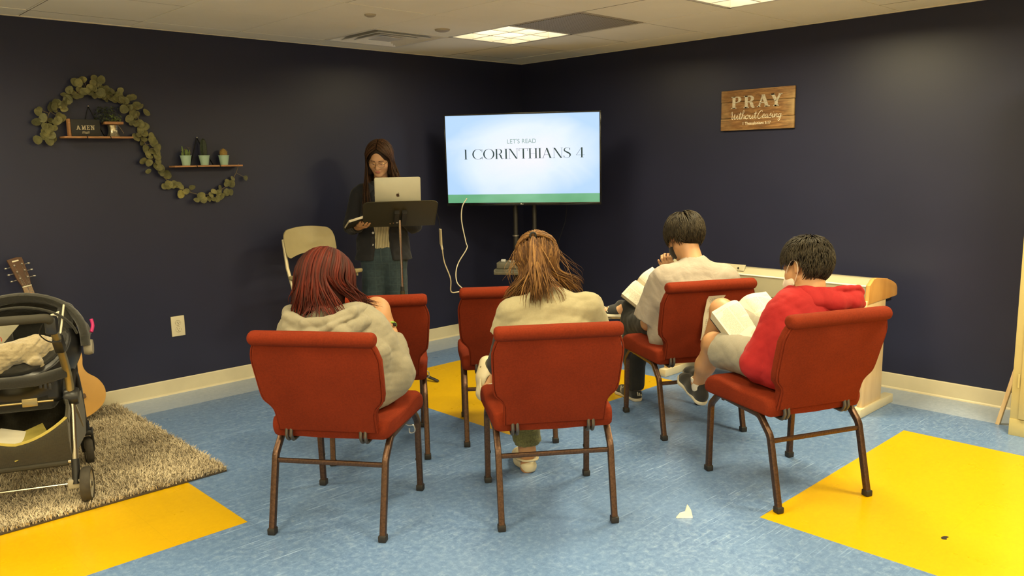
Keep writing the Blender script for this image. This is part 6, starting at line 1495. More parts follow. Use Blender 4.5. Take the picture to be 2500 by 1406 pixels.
# ------------------------------------------------------------------ standing speaker behind the music stand
M['lip'] = mk_skin('lips', (.42,.15,.10)); M['eye_white'] = plain('eye_white', (.62,.56,.48), .3); M['iris'] = plain('brown_iris', (.03,.014,.006), .15)
M['knit'] = None
def mk_knit():
    t = NT('cream_ribbed_knit'); v = t.coord(); w = t.n('ShaderNodeTexWave', wave_type='BANDS', bands_direction='X'); t.l(v, w.inputs['Vector']); w.inputs['Scale'].default_value = 28
    t.bump(w.outputs['Fac'], .9, .006); M['knit'] = t.set(t.ramp(w.outputs['Fac'], [(.2, (.26,.22,.12)), (.6, (.60,.53,.34))]), .9, sheen=.2)
    t = NT('teal_windowpane_trousers'); v = t.coord(); br = t.n('ShaderNodeTexBrick', offset=0.0); mp = t.n('ShaderNodeMapping'); t.l(v, mp.inputs['Vector']); mp.inputs['Rotation'].default_value = (PI/2,0,0); t.l(mp.outputs[0], br.inputs['Vector'])
    br.inputs['Scale'].default_value = 1; br.inputs['Brick Width'].default_value = .052; br.inputs['Row Height'].default_value = .052; br.inputs['Mortar Size'].default_value = .0016; br.inputs['Mortar Smooth'].default_value = .5
    n = t.noise(v, 60, 3); c = t.ramp(n, [(.3, (.014,.030,.042)), (.7, (.022,.044,.058))]); M['plaid'] = t.set(t.mix(t.math('MULTIPLY', br.outputs['Fac'], .55), c, (.05,.075,.08)), .85, sheen=.1)
mk_knit()
def person_standing():
    root = person('standing person with long dark hair, glasses and dark jacket looking down', None, (-1.875,-.455,0), math.radians(226.4-90))
    # local: y towards the audience, x to the person's right (left in the picture)
    hc, hf, hu = (-.008,.055,1.522), (.06,.90,-.44), (-.03,.44,.90); H = HeadSpace(hc, hf, hu, .98)
    X = (1,0,0); F = Field((-.36,-.22,-.01), (.36,.46,1.66), .0046)
    head(F, hc, hf, hu, .97, neck=(.0,-.01,1.345), nr=.046)
    F.cap((0,.0,.90), (0,.0,1.05), .085, .078, .05, ea=1.6, eb=1.5, X=X); F.cap((0,.0,1.05), (0,.0,1.25), .078, .085, .05, ea=1.5, eb=1.75, X=X); F.cap((-.145,-.01,1.285), (.145,-.01,1.285), .040, .040, .05); F.cap((0,.0,.82), (0,.0,.90), .08, .080, .05, ea=1.5, eb=1.5, X=X)
    arm(F, (.165,-.01,1.265), (.215,-.02,1.045), (.135,.20,1.055)); arm(F, (-.165,-.01,1.265), (-.225,.0,1.06), (-.150,.115,1.10))
    hand(F, (.135,.20,1.055), (-.45,.85,.1), (-.2,-.1,.95), -1, .35); hand(F, (-.150,.115,1.10), (.35,.90,.15), (.1,-.1,-.95), 1, .4)
    legs(F, (.075,.0,.82), (.090,.01,.47), (.095,-.02,.08), (.070,.055,.05,.04)); legs(F, (-.075,.0,.82), (-.090,.01,.47), (-.100,-.02,.08), (.070,.055,.05,.04)); foot(F, (.095,-.05,.0), (.115,.18,.0), (.095,-.02,.08)); foot(F, (-.10,-.05,.0), (-.12,.18,.0), (-.10,-.02,.08))
    field_obj('body', F, 'skin_a', root)
    for s in (-1, 1):
        F = Field((-.06,.05,1.46), (.05,.18,1.56), .002); F.frame(hc, hf, hu); F.ell((s*.0275,.079,-.001), (.0118,.0118,.0118), 0); F.M = np.eye(4); e = field_obj('eye', F, 'eye_white', root)
        F = Field((-.06,.05,1.46), (.05,.18,1.56), .0018); F.frame(hc, hf, hu); F.ell((s*.0275,.0868,-.005), (.0055,.0045,.0055), 0); F.M = np.eye(4); field_obj('iris', F, 'iris', e)
        F = Field((-.06,.05,1.46), (.05,.20,1.58), .002); F.frame(hc, hf, hu); F.ell((s*.0275,.0795,.0015), (.0130,.0130,.0125), 0); F.cutplane((0,.0795,-.0065), (0,.15,-1)); F.M = np.eye(4); field_obj('eyelid', F, 'skin_b', e)
        bm = NB(); add_tube(bm, smooth_path([H.w((s*.012,.100,.020)), H.w((s*.030,.100,.026)), H.w((s*.046,.086,.020))], 5), .0022, 5, [.5]+[1]*9+[.4]); mesh_obj('eyebrow', bm, 'hair_dark', root)
    F = Field((-.05,.05,1.38), (.06,.2,1.5), .0018); F.frame(hc, hf, hu); F.ell((0,.0905,-.0605), (.020,.0085,.0048), .003); F.ell((0,.0885,-.0685), (.017,.0090,.0052), .003); F.M = np.eye(4); field_obj('lips', F, 'lip', root)
    # glasses
    gl = None
    bm = NB()
    for s in (-1, 1): add_tube(bm, [H.w((s*.030+.0235*math.cos(a), .108-.010*abs(s*.030+.0235*math.cos(a))/.05, -.004+.0190*math.sin(a))) for a in [2*PI*k/22 for k in range(23)]], .0013, 5); add_tube(bm, [H.w((s*.053,.098,.002)), H.w((s*.076,.05,.006)), H.w((s*.080,-.01,.006))], .0014, 5)
    add_tube(bm, smooth_path([H.w((-.008,.108,.0)), H.w((0,.112,.004)), H.w((.008,.108,.0))], 4), .0013, 5); mesh_obj('glasses', bm, 'brass', root)
    # clothes
    F = Field((-.22,-.16,.85), (.22,.20,1.36), .0045); F.cap((0,.008,.885), (0,.008,1.06), .092, .090, .04, ea=1.55, eb=1.5, X=X, cut=(1,0)); F.cap((0,.008,1.06), (0,.004,1.26), .090, .088, .04, ea=1.5, eb=1.6, X=X); field_obj('jumper', F, 'knit', root)
    F = Field((-.34,-.18,.74), (.34,.34,1.42), .0045)
    F.cap((0,-.002,.800), (0,-.002,.93), .128, .110, .04, ea=1.62, eb=1.58, X=X, cut=(1,0)); F.cap((0,-.002,.93), (0,-.002,1.05), .110, .102, .04, ea=1.58, eb=1.52, X=X); F.cap((0,-.002,1.05), (0,-.004,1.26), .100, .096, .04, ea=1.52, eb=1.70, X=X); F.cap((-.14,-.01,1.285), (.14,-.01,1.285), .052, .052, .05); F.cap((0,-.015,1.30), (0,-.015,1.345), .066, .058, .03, cut=(0,1))
    # front opening of the jacket
    F.cap((-.012,.17,.70), (-.012,.17,1.10), .100, .088, .006, op='sub'); F.cap((0,.155,1.10), (0,.12,1.36), .060, .045, .01, op='sub')
    F.folds(.0025, 5, 61); jk = field_obj('jacket', F, 'denim_black', root)
    for s in (-1, 1):
        F = Field((-.36,-.2,.92), (.36,.34,1.36), .0045); F.cap((s*.158,-.008,1.262), (s*.222,-.01,1.045), .064, .056, .03); F.cap((s*.222,-.01,1.045), ((.142,.175,1.052) if s > 0 else (-.155,.10,1.10)), .056, .042, .03, cut=(0,1)); F.folds(.003, 8, 62+s); field_obj('sleeve', F, 'denim_black', jk)
    bm = NB(); add_prism(bm, [(-.05,0),(-.078,.03),(-.050,-.065),(-.014,-.03)], (-.012,.075,1.345), (1,0,0), (0,-.25,1), (0,.006,.0), .002, 1); mesh_obj('collar_flap', bm, 'denim_black', jk, smooth=0)
    bm = NB(); add_prism(bm, [(.05,0),(.078,.03),(.050,-.065),(.014,-.03)], (.012,.075,1.345), (1,0,0), (0,-.25,1), (0,.006,.0), .002, 1); mesh_obj('collar_flap', bm, 'denim_black', jk, smooth=0)
    for x, y, z in ((.052,.100,1.000),(.060,.101,.915),(.080,.099,.830)):
        bm = NB(); add_lathe(bm, [(.0001,.004),(.007,.004),(.0085,.002),(.0085,0)], 14, (x,y+.004,z), Euler((-PI/2,0,0))); mesh_obj('button', bm, 'badge', jk)
    F = Field((-.22,-.16,.03), (.22,.18,1.0), .0046); F.cap((0,.0,.82), (0,.0,.905), .100, .096, .04, ea=1.50, eb=1.50, X=X, cut=(0,1))
    for s in (-1, 1): F.cap((s*.074,.0,.82), (s*.090,.008,.47), .086, .076, .05); F.cap((s*.090,.008,.47), (s*.097,-.01,.07), .076, .070, .03, cut=(0,1))
    F.folds(.003, 5, 65); tr = field_obj('trousers', F, 'plaid', root)
    bm = NB(); add_tube(bm, [(0,.138-.006,.895),(0,.136,.84),(0,.128,.80)], .003, 6); mesh_obj('fly_seam', bm, 'plaid', tr)
    for s in (-1, 1): shoe_objs(root, (s*.097,-.055,.002), (s*.120,.195,.002), (0,0,1), 'shoe_black', 'sole_white', 'shoe')
    # hair: middle part, long and straight over both shoulders
    caps = [((-.15,-.01,1.285), (.15,-.01,1.285), .062), ((0,-.01,1.0), (0,-.01,1.26), .125), ((-.008,.05,1.50), (0,0,1.38), .070)]
    F = Field((-.16,-.14,1.22), (.16,.22,1.66), .0042); F.frame(hc, hf, hu); F.ell((0,-.018,.030), (.084,.102,.095), .01); F.cap((0,-.055,.0), (0,-.050,-.14), .068, .060, .03, ea=1.25, eb=1.2, X=X); F.chain([(-.070,.0,.0),(-.075,.015,-.10)], [.026,.022], .03); F.chain([(.072,.0,.0),(.078,.015,-.10)], [.028,.026], .03)
    F.ell((.006,.110,-.015), (.058,.085,.095), .008, 'sub'); F.M = np.eye(4); hair = field_obj('hair', F, 'hair_dark2', root)
    rnd = random.Random(71); paths = []; rr = []
    for i in range(420):
        a = rnd.uniform(-PI, PI); fx, fy = math.sin(a), -math.cos(a)
        if fy > .80: continue
        sx = 1 if fx > 0 else -1
        d0 = nrm((.06+sx*.05, 1.05-1.4*rnd.random(), 1)); d1 = nrm((fx if abs(fx) > .25 else fx+sx*.1, min(fy, .35), -.25)); P = [H.surf(slerp(d0, d1, t), .008+.010*t+(.004 if fy > .2 else 0)) for t in (0,.15,.3,.45,.6,.8,1)]
        if fx > 0: tgt = (.085+rnd.uniform(-.03,.035), (.115 if fy > -.3 else .03)+rnd.uniform(-.02,.02), 1.150+rnd.uniform(-.05,.10)) if rnd.random() < .75 else (.06, -.13, 1.15)
        else: tgt = (-.120+rnd.uniform(-.04,.03), (.09 if fy > -.3 else -.05)+rnd.uniform(-.02,.02), 1.295+rnd.uniform(-.05,.05)) if rnd.random() < .7 else (-.06, -.13, 1.15)
        P += fall(P, tgt, 11, rnd, caps, .004, .25); paths.append(P); rr.append(rnd.uniform(.003, .0065))
    lock_mesh(paths, rr, ['hair_dark','hair_dark3','hair_dark2'], 'long_strands', hair, seed=12)
M['brass'] = plain('thin_gold_wire', (.45,.30,.12), .25, .9)
person_standing()
_rb = thing('held_book', 'small white-edged book held by the standing person behind the music stand', 'book', tuple(Matrix.Translation((-1.875,-.455,0)) @ Matrix.Rotation(math.radians(226.4-90), 4, 'Z') @ Vector((.135,.315,1.082))), math.radians(226.4-90+28))
bm = NB(); add_box(bm, (0,0,.010), (.12,.17,.016), .001, rot=Euler((.35,.25,0))); mesh_obj('page_block', bm, 'page_edge', _rb)
bm = NB(); add_box(bm, (.0,.0,-.0005), (.126,.178,.003), rot=Euler((.35,.25,0))); mesh_obj('cover', bm, 'strap_black', _rb)
# ------------------------------------------------------------------ guitar leaning on the wall
M['spruce'] = plain('amber_spruce_top', (.55,.30,.07), .28, var=.08, scale=6, coat=.4); M['rosewood'] = plain('dark_rosewood', (.085,.040,.020), .35, var=.2, coat=.3); M['fretboard'] = plain('brown_fretboard', (.24,.15,.075), .45, var=.15, scale=40); M['bone'] = plain('ivory_nut', (.70,.64,.48), .4)
def guitar():
    root = thing('acoustic_guitar', 'acoustic guitar leaning on the left wall behind the stroller', 'guitar', (-3.93,-.27,.035))
    # axis from the body end up to the head, leaning back to the wall
    foot_ = Vector((-3.955,-.30,.04)); top = Vector((-4.128,-.065,.965)); A = (top-foot_); L = A.length; u = A.normalized(); n = Vector((.10,-1,0)); n = (n-u*n.dot(u)).normalized(); r = u.cross(n)*-1; o = foot_-Vector(root.location)
    if r.x < 0: r = -r
    at = lambda a, b, c=0: o+u*a+r*b+n*c
    out = [(0,0),(.010,.09),(.05,.165),(.12,.195),(.19,.178),(.245,.135),(.29,.125),(.34,.140),(.39,.142),(.435,.110),(.455,.05),(.458,0)]
    pts = [(v.x, v.y) for v in smooth_path([(b, a, 0) for a, b in out]+[(-b, a, 0) for a, b in out[1:-1][::-1]], 4, True)]
    bm = NB(); add_prism(bm, pts, at(0,0,-.05), r, u, n*.098, .003, 2); mesh_obj('body', bm, 'rosewood', root, smooth=40)
    bm = NB(); add_prism(bm, [(x*.995, y*.995+.001) for x, y in pts], at(0,0,.0485), r, u, n*.003, .001, 1); top_ = mesh_obj('soundboard', bm, 'spruce', root, smooth=0)
    bm = NB(); q = at(.305,0,.0522); add_prism(bm, [(.048*math.cos(a), .048*math.sin(a)) for a in [2*PI*k/28 for k in range(28)]], q, r, u, n*.0005); mesh_obj('sound_hole', bm, 'strap_black', top_, smooth=0)
    bm = NB(); add_prism(bm, rrect(.16,.028,.008), at(.125,0,.052), r, u, n*.010, .002, 1); mesh_obj('bridge', bm, 'rosewood', top_)
    bm = NB(); add_prism(bm, [(-.027,.33),(.027,.33),(.0235,.815),(-.0235,.815)], at(0,0,.052), r, u, n*.008, .001, 1); fb = mesh_obj('fretboard', bm, 'fretboard', root, smooth=0)
    bm = NB()
    for k in range(18):
        a = .815-.62*(1-2**(-(k+1)/12)); w = .0235+(.815-a)/.485*.0035; add_sweep(bm, [at(a,-w,.0605), at(a,w,.0605)], circ(.0009,5))
    mesh_obj('frets', bm, 'steel', fb)
    bm = NB(); add_sweep(bm, [at(.44,0,.035), at(.815,0,.042)], circ(.022,12,.019), [(1.1,1.0),(1,1)]); mesh_obj('neck', bm, 'rosewood', root)
    bm = NB(); add_prism(bm, [(-.0235,0),(.0235,0),(.0235,.006),(-.0235,.006)], at(.815,0,.052), r, u, n*.010); mesh_obj('nut', bm, 'bone', root, smooth=0)
    hd = (u*.985-n*.17).normalized(); hn = (n*.985+u*.17).normalized(); hq = lambda a, b, c=0: at(.821,0,.050)+hd*a+r*b+hn*c
    bm = NB(); add_prism(bm, [(-.0235,0),(.0235,0),(.033,.045),(.038,.165),(.010,.172),(-.040,.168),(-.033,.045)], at(.821,0,.046), r, hd, hn*.014, .0015, 1); h_ = mesh_obj('headstock', bm, 'rosewood', root, smooth=0)
    for k in range(3):
        for s in (-1, 1):
            a = .045+.040*k; bm = NB(); c0 = hq(a, s*.020, .010); add_tube(bm, [c0, c0+hn*.014], .0045, 10); add_tube(bm, [hq(a, s*.034, 0), hq(a, s*.052, 0)], .0025, 6); p = hq(a, s*.060, 0); add_lathe(bm, [(.0001,-.005),(.008,-.004),(.0095,0),(.008,.004),(.0001,.005)], 12, tuple(p)); mesh_obj('tuning_peg', bm, 'steel', h_)
    for k in range(6):
        b = -.018+.0072*k; s = -1 if k < 3 else 1; j = (2-k) if k < 3 else (k-3); bm = NB(); add_tube(bm, [at(.125,b*1.35,.064), at(.815,b,.0635), hq(.125-.040*j if True else .1, s*.020, .018)], .00055, 4); mesh_obj('string', bm, 'steel', root)
    bm = NB(); add_prism(bm, rrect(.034,.008,.001,1), hq(.152,-.002,.0102), r, hd, hn*.0006); mesh_obj('head_label', bm, 'bone', h_, smooth=0)
    bm = NB(); pk = [(v.x, v.y) for v in smooth_path([(0,-.013,0),(.011,.004,0),(.007,.012,0),(-.007,.012,0),(-.011,.004,0)], 4, True)]; add_prism(bm, pk, at(.765,0,.0608), r, u, n*.0012); mesh_obj('pick', bm, plain('orange_guitar_pick', (.75,.30,.08), .35), fb, smooth=0)
guitar()
# ------------------------------------------------------------------ shaggy rug
def mk_rug():
    t = NT('taupe_shag'); v = t.coord(); n = t.noise(v, 3.2, 3, .6); n2 = t.noise(v, 90, 2)
    f = t.math('ADD', t.math('MULTIPLY', n, .62), t.math('MULTIPLY', n2, .38)); M['shag'] = t.set(t.ramp(f, [(.34, (.27,.215,.145)), (.50, (.50,.42,.29)), (.66, (.74,.64,.46))]), .9, sheen=.2)
mk_rug()
def rug():
    x1, y0, y1, x0 = -3.645, -1.60, -.03, -5.05
    root = thing('shag_rug', 'taupe shaggy rug under the stroller along the left wall', 'rug', (x1, y0, 0))
    bm = NB(); add_box(bm, ((x0-x1)/2, (y1-y0)/2, .005), (x1-x0, y1-y0, .010), .003); mesh_obj('backing', bm, plain('dark_rug_backing', (.06,.045,.03), .9), root)
    rs = np.random.RandomState(5); n = 70000
    px = rs.uniform(x0, x1, n); py = rs.uniform(y0, y1, n)
    # sparser and taller clumps follow a slow pattern of the pile
    lean_a = 3*np.sin(px*5+1.3)+2.4*np.cos(py*6.1)+rs.normal(size=n)*1.9; ln = rs.uniform(.018, .036, n); lean = rs.uniform(.25, .95, n)
    dx = np.cos(lean_a)*lean; dy = np.sin(lean_a)*lean; w = rs.uniform(.0016, .0034, n); ax = -np.sin(lean_a)*w; ay = np.cos(lean_a)*w
    V = np.zeros((n, 6, 3)); 
    for k, (t, ww) in enumerate(((0, 1), (.55, .9), (1, .35))):
        cx = px+dx*ln*t*t-x1; cy = py+dy*ln*t*t-y0; cz = .008+ln*t*(1-.35*lean*t)
        V[:,2*k,0] = cx-ax*ww; V[:,2*k,1] = cy-ay*ww; V[:,2*k,2] = cz; V[:,2*k+1,0] = cx+ax*ww; V[:,2*k+1,1] = cy+ay*ww; V[:,2*k+1,2] = cz
    b = (np.arange(n)*6)[:,None]; Q = np.concatenate([b+np.array([[0,1,3,2]]), b+np.array([[2,3,5,4]])])
    o = fast_mesh('pile', V.reshape(-1,3), Q, 'shag', root); o['kind'] = 'stuff'
rug()
# ------------------------------------------------------------------ stroller with car seat
M['stroller_black'] = fabric('black_stroller_fabric', (.014,.013,.010), 500, .4, var=.15, folds=.2, fscale=12); M['hood_fabric'] = fabric('charcoal_hood_fabric', (.020,.019,.014), 500, .4, var=.15, folds=.3, fscale=14)
M['foam'] = plain('black_foam_grip', (.030,.026,.016), .75, bump=.3, bscale=200); M['tube_brass'] = plain('champagne_aluminium', (.34,.27,.13), .3, .75, var=.08); M['tube_chrome'] = plain('satin_chrome', (.42,.38,.30), .2, .95, var=.04)
M['tyre'] = plain('worn_black_tyre', (.045,.038,.028), .8, var=.3, bump=.3); M['wheel_grey'] = plain('grey_wheel_disc', (.34,.31,.24), .45, var=.06); M['yellow_trim'] = plain('yellow_binding', (.46,.38,.09), .6); M['fleece'] = fabric('cream_fleece', (.36,.29,.17), 120, 1.0, var=.12, sheen=.6, folds=.5, fscale=14)
M['old_label'] = plain('greyish_label', (.26,.24,.17), .8)
M['mesh_panel'] = fabric('brown_mesh_fabric', (.030,.025,.013), 300, .8, var=.2)
SO = (-4.49, -1.424, 0); SRZ = math.radians(66-90)
def wheel(parent, c, r, w, axis=(1,0,0), spokes=3):
    c = Vector(c); q = Vector((0,0,1)).rotation_difference(Vector(axis)).to_euler()
    bm = NB(); add_lathe(bm, [(r*.80,-w*.5),(r*.93,-w*.5),(r,-w*.28),(r,w*.28),(r*.93,w*.5),(r*.80,w*.5),(r*.80,-w*.5)], 36, tuple(c), q); t = mesh_obj('wheel', bm, 'tyre', parent)
    bm = NB(); add_lathe(bm, [(.0001,-w*.42),(r*.2,-w*.45),(r*.25,-w*.30),(r*.70,-w*.22),(r*.81,-w*.42),(r*.81,w*.42),(r*.70,w*.22),(r*.25,w*.30),(r*.2,w*.45),(.0001,w*.42)], 30, tuple(c), q); d = mesh_obj('wheel_disc', bm, 'wheel_grey', t)
    bm = NB(); add_lathe(bm, [(.0001,-w*.55),(r*.13,-w*.52),(r*.15,0),(r*.13,w*.52),(.0001,w*.55)], 14, tuple(c), q); mesh_obj('hub_cap', bm, 'black_plastic', t)
def stroller():
    root = thing('baby_stroller', 'dark baby stroller with a car seat frame, cut by the left edge of the photo', 'stroller', SO, SRZ)
    # local: y forward (towards the wall), x right
    R_ = .078
    wheel(root, (.258,.0,R_+.018), R_, .040); wheel(root, (-.258,.0,R_+.018), R_, .040)
    for s, nm in ((1, 'r'), (-1, 'l')):
        # main side tube from handle joint to rear axle
        bm = NB(); add_sweep(bm, smooth_path([(s*.215,-.178,.862),(s*.215,-.05,.735),(s*.215,.060,.590),(s*.214,.092,.470)], 5), circ(.0125,12,.017)); mesh_obj('upper_tube', bm, 'tube_brass', root)
        bm = NB(); add_sweep(bm, [(s*.216,.095,.475),(s*.218,.045,.330),(s*.219,-.015,.125)], circ(.0135,12)); mesh_obj('lower_tube', bm, 'tube_chrome', root)
        bm = NB(); add_sweep(bm, [(s*.219,.012,.215),(s*.219,-.018,.110)], circ(.017,12)); mesh_obj('tube_sleeve', bm, 'black_plastic', root)
        bm = NB(); add_box(bm, (s*.2150,-.172,.852), (.045,.055,.075), .012); mesh_obj('handle_joint', bm, 'black_plastic', root)
        bm = NB(); add_box(bm, (s*.2150,-.062,.752), (.042,.050,.085), .012, rot=Euler((.72,0,0))); mesh_obj('tube_lock', bm, 'black_plastic', root)
        bm = NB(); add_lathe(bm, [(.0001,-.03),(.035,-.028),(.040,-.015),(.040,.015),(.035,.028),(.0001,.03)], 20, (s*.216,.100,.478), Euler((0,PI/2,0))); mesh_obj('fold_joint', bm, 'black_plastic', root)
        bm = NB(); add_box(bm, (s*.210,-.005,.112), (.050,.045,.042), .006); mesh_obj('axle_block', bm, 'wheel_grey', root)
        # front leg to the castor fork
        bm = NB(); add_sweep(bm, smooth_path([(s*.214,.12,.50),(s*.205,.26,.55),(s*.200,.36,.50),(s*.196,.44,.36),(s*.194,.49,.225)], 5), circ(.0135,12)); mesh_obj('front_tube', bm, 'black_metal', root)
        bm = NB(); add_sweep(bm, [(s*.214,.10,.46),(s*.205,.25,.36),(s*.200,.36,.26)], circ(.010,10)); mesh_obj('cross_brace', bm, 'tube_chrome', root)
        bm = NB(); add_sweep(bm, [(s*.194,.49,.245),(s*.194,.495,.180)], circ(.020,14)); add_box(bm, (s*.194,.505,.188), (.060,.060,.030), .008)
        for q in (-1, 1): add_sweep(bm, [(s*.194+q*.024,.515,.180),(s*.194+q*.026,.520,.120),(s*.194+q*.024,.530,.080)], rrect(.010,.026,.003), [1,1,.7])
        mesh_obj('castor_fork', bm, 'black_plastic', root); wheel(root, (s*.194,.530,.068+.018), .068, .034, (1,.25*s,0))
    bm = NB(); add_tube(bm, [(-.20,-.010,.112),(.20,-.010,.112)], .0055, 8); mesh_obj('rear_axle', bm, 'tube_chrome', root)
    # handlebar with foam, bent at the ends
    bm = NB(); add_tube(bm, fillet([(-.213,-.170,.860),(-.213,-.205,.888),(.213,-.205,.888),(.213,-.170,.860)], .03), .0185, 16); mesh_obj('handlebar', bm, 'foam', root)
    bm = NB(); add_tube(bm, smooth_path([(.19,-.19,.868),(.165,-.16,.82),(.18,-.10,.775),(.205,-.07,.76)], 5), .0028, 6); mesh_obj('brake_cable', bm, 'strap_black', root)
    # car seat shell
    F = Field((-.31,.0,.42), (.31,.72,.98), .005)
    F.ell((0,.34,.66), (.235,.330,.200), .02); F.ell((0,.33,.74), (.195,.275,.200), .015, 'sub'); F.cutplane((0,.10,.625), (0,-.70,1)); F.box((0,.34,.53), (.15,.20,.05), .03, .04); shell = field_obj('car_seat_shell', F, 'black_plastic', root)
    F = Field((-.29,.02,.46), (.29,.68,.92), .005)
    F.ell((0,.34,.68), (.214,.300,.178), .02); F.ell((0,.325,.76), (.160,.245,.175), .02, 'sub'); F.cutplane((0,.10,.640), (0,-.70,1)); F.folds(.002, 7, 5); field_obj('seat_padding', F, 'stroller_black', root)
    F = Field((.08,.12,.58), (.26,.50,.92), .004); F.cap((.165,.26,.62), (.185,.36,.83), .030, .034, .02, ea=1.3, eb=1.4, X=(0,1,0)); F.folds(.002, 12, 6); wing = field_obj('side_wing', F, 'stroller_black', root)
    bm = NB(); add_tube(bm, smooth_path([(.150,.225,.60),(.165,.235,.70),(.180,.270,.80),(.186,.31,.862)], 5), .0045, 6); mesh_obj('piping', bm, 'bone', wing)
    bm = NB(); add_prism(bm, [(0,0),(.035,.02),(.050,.075),(.012,.065),(-.008,.03)], (.128,.235,.765), (.8,.6,0), (0,.2,1), (.004,-.005,0), .001, 1); mesh_obj('care_label', bm, 'paper', wing, smooth=0)
    # hood folded back: arched rim over the far side
    arch = [Vector((.262*math.cos(a), .30+.22*math.sin(a)*.35, .665+.235*math.sin(a)**.75)) for a in [PI*k/22 for k in range(23)]]
    bm = NB(); add_sweep(bm, arch, circ(.020,12,.045)); 
    hood = mesh_obj('hood', bm, 'hood_fabric', root, smooth=60)
    vs = []; fs = []; NA, NB_ = 22, 7
    for j in range(NB_+1):
        t = j/NB_
        for k in range(NA+1):
            a = PI*k/NA; vs.append(((.262-.02*t)*math.cos(a), .345+.30*t+.04*math.sin(a), .655+(.235-.16*t*t)*max(0, math.sin(a))**.75+.010*math.sin(t*PI*3)))
    for j in range(NB_):
        for k in range(NA): i = j*(NA+1)+k; fs.append((i, i+1, i+NA+2, i+NA+1))
    n = len(vs); vs += [(x*.96, y-.01, z-.014) for x, y, z in vs]; fs += [tuple(reversed([i+n for i in f])) for f in fs]; mesh_obj('hood_cloth', (vs, fs), 'hood_fabric', hood, smooth=180)
    bm = NB(); add_tube(bm, [Vector((.245*math.cos(a), .262, .655+.215*math.sin(a)**.75)) for a in [PI*(.08+.84*k/20) for k in range(21)]], .006, 8); mesh_obj('rim_wire', bm, 'hood_fabric', hood)
    bm = NB(); add_lathe(bm, [(.0001,-.02),(.034,-.018),(.038,0),(.034,.018),(.0001,.02)], 20, (.268,.335,.650), Euler((0,PI/2,0))); mesh_obj('carry_pivot', bm, 'wheel_grey', shell)
    bm = NB(); add_sweep(bm, smooth_path([(.262,.50,.690),(.268,.52,.720),(.262,.53,.750)], 4), circ(.008,8)); mesh_obj('pink_tag', bm, plain('magenta_tag', (.55,.02,.16), .5), hood)
    # handle of the car seat resting across the front
    bm = NB(); add_sweep(bm, [(-.235,.06,.600),(-.15,.010,.585),(.10,.010,.585),(.205,.06,.600)], rrect(.045,.050,.014), None); mesh_obj('near_rim', bm, 'stroller_black', root)
    # padded wedge with a warning label at the left
    F = Field((-.22,.08,.56), (.06,.40,.88), .005); F.cap((-.10,.24,.62), (-.09,.30,.78), .06, .04, .02, ea=1.4, eb=1.5, X=(1,0,0)); ins = field_obj('infant_insert', F, 'stroller_black', root)
    bm = NB(); add_prism(bm, [(-.075,.05),(.075,.045),(-.015,-.060),(-.040,-.02)], (-.050,.170,.760), (1,0,0), (0,.25,1), (0,-.003,0), .001, 1); lb = mesh_obj('warning_label', bm, 'old_label', ins, smooth=0); lb['label'] = 'pale warning label'
    bm = NB(); add_prism(bm, [(-.078,.052),(-.02,.050),(-.045,.030)], (-.050,.1665,.760), (1,0,0), (0,.25,1), (0,-.001,0)); mesh_obj('label_corner', bm, 'yellow_trim', lb, smooth=0)
    bm = NB(); add_lathe(bm, [(.012,0),(.015,.001),(.015,0)], 18, (-.058,.1625,.748), Euler((PI/2,0,0))); mesh_obj('label_ring', bm, plain('red_print', (.5,.05,.03), .6), lb)
    # basket
    vs = []; fs = []; prof = []
    nx, nz = 16, 6
    for side in (0, 1):
        for i in range(nx+1):
            x = -.205+.41*i/nx; sag = .050*(1-(abs(x)/.205)**2.0); ztop = .395-sag*1.6+.02*abs(x)/.2
            for k in range(nz+1):
                t = k/nz; z = .205+(ztop-.205)*t; y = (.02-.03*t-.02*math.sin(t*PI)) if side == 0 else (.42+.02*t+.02*math.sin(t*PI)); vs.append((x, y, z if side == 0 else .205+(.43-.205)*t))
    for side in (0, 1):
        b = side*(nx+1)*(nz+1)
        for i in range(nx):
            for k in range(nz): q = b+i*(nz+1)+k; fs.append((q, q+nz+1, q+nz+2, q+1))
    b2 = (nx+1)*(nz+1)
    for i in range(nx): fs.append((i*(nz+1), b2+i*(nz+1), b2+(i+1)*(nz+1), (i+1)*(nz+1)))
    for e in (0, nx):
        for k in range(nz): fs.append((e*(nz+1)+k, e*(nz+1)+k+1, b2+e*(nz+1)+k+1, b2+e*(nz+1)+k))
    bk = mesh_obj('basket', (vs, fs), 'mesh_panel', root, smooth=40); sm = bk.modifiers.new('thickness', 'SOLIDIFY'); sm.thickness = .003
    rim = [vs[i*(nz+1)+nz] for i in range(nx+1)]; bm = NB(); add_sweep(bm, [Vector(p) for p in rim], rrect(.012,.005,.001,1)); mesh_obj('yellow_edge', bm, 'yellow_trim', bk)
    bm = NB(); add_tube(bm, [(-.205,.018,.200),(.19,.018,.200)], .0135, 10); mesh_obj('basket_tube', bm, 'foam', bk)
    bm = NB(); add_tube(bm, [(.17,.018,.202),(.218,.02,.205)], .010, 10); mesh_obj('basket_clip', bm, 'tube_chrome', bk)
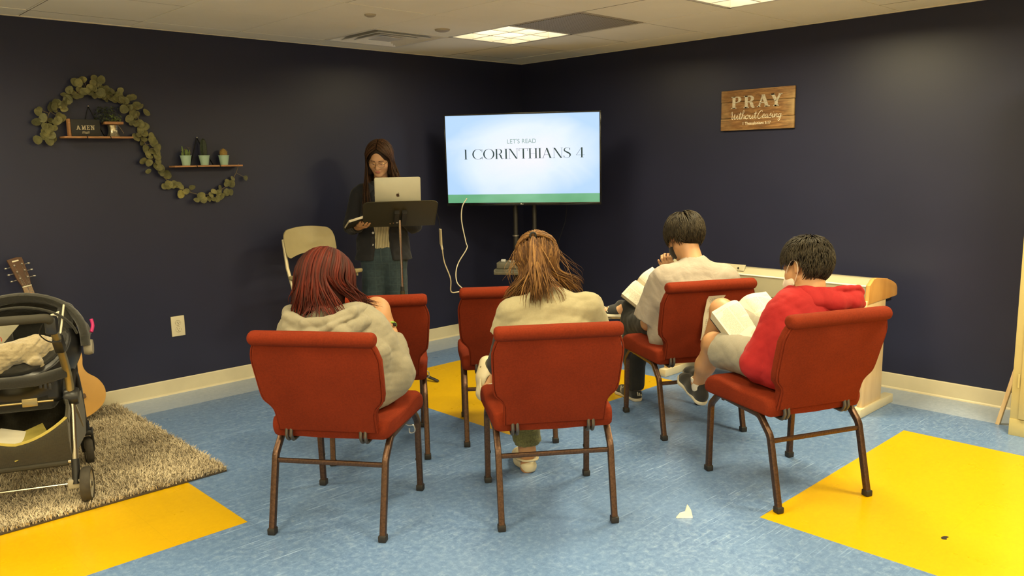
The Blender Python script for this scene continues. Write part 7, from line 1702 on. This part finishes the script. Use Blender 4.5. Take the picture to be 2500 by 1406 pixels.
    for s in (-1, 1):
        bm = NB(); add_sweep(bm, smooth_path([(s*.205,.0,.40),(s*.205,.05,.44),(s*.195,.09,.47)], 4), rrect(.045,.012,.003)); mesh_obj('basket_strap', bm, 'mesh_panel', bk)
        bm = NB(); add_box(bm, (s*.10-.03,.005,.492), (.060,.012,.036), .003); mesh_obj('adapter_clip', bm, 'tube_brass', root)
    bm = NB(); add_tube(bm, [(-.19,.005,.492),(.16,.005,.492)], .0045, 8); mesh_obj('adapter_bar', bm, 'tube_brass', root)
    bm = NB(); add_box(bm, (0,.28,.470), (.30,.34,.10), .03, 3); mesh_obj('seat_base', bm, 'stroller_black', root)
    for k in range(3):
        bm = NB(); add_box(bm, (.115+.018*k,.018,.560-.004*k), (.012,.010,.028), .002); mesh_obj('buckle_slot', bm, 'black_plastic', shell)
    inv = Matrix.Translation(SO) @ Matrix.Rotation(SRZ, 4, 'Z')
    # fleece blanket in the seat, papers in the basket
    F = Field((-.16,.03,.56), (.22,.40,.84), .004)
    F.chain([(-.10,.12,.625),(-.03,.13,.665),(.06,.16,.680),(.13,.20,.672)], [.040,.052,.050,.036], .05); F.chain([(-.11,.10,.600),(-.08,.085,.650),(.0,.11,.700),(.09,.16,.715),(.14,.22,.700)], [.030,.034,.034,.032,.026], .03)
    F.chain([(.05,.09,.628),(.09,.10,.652),(.10,.12,.625)], [.016,.018,.016], .01); F.ell((.03,.08,.625), (.045,.05,.032), .02, 'sub'); F.folds(.006, 7, 9); F.folds(.0025, 24, 10); V, Q = F.mesh(1)
    bl = fast_mesh('fleece_blanket', V, Q, 'fleece', None); bl.location = SO; bl.rotation_euler = (0,0,SRZ); tag(bl, 'crumpled cream fleece blanket lying in the stroller seat', 'blanket')
    for k, (pt, sz, rt, m, lb) in enumerate((((.03,.10,.290), (.16,.20,.003), (.25,-.30,.3), 'yellow_trim', 'yellow paper sticking out of the stroller basket'), ((-.06,.12,.300), (.12,.16,.003), (.3,.2,-.2), 'paper', 'white paper sticking out of the stroller basket'))):
        o = mesh_obj('loose_paper', add_box(NB(), (0,0,0), sz), m, None, smooth=0); o.location = inv @ Vector(pt); o.rotation_euler = (rt[0], rt[1], SRZ+rt[2]); tag(o, lb, 'paper')
stroller()
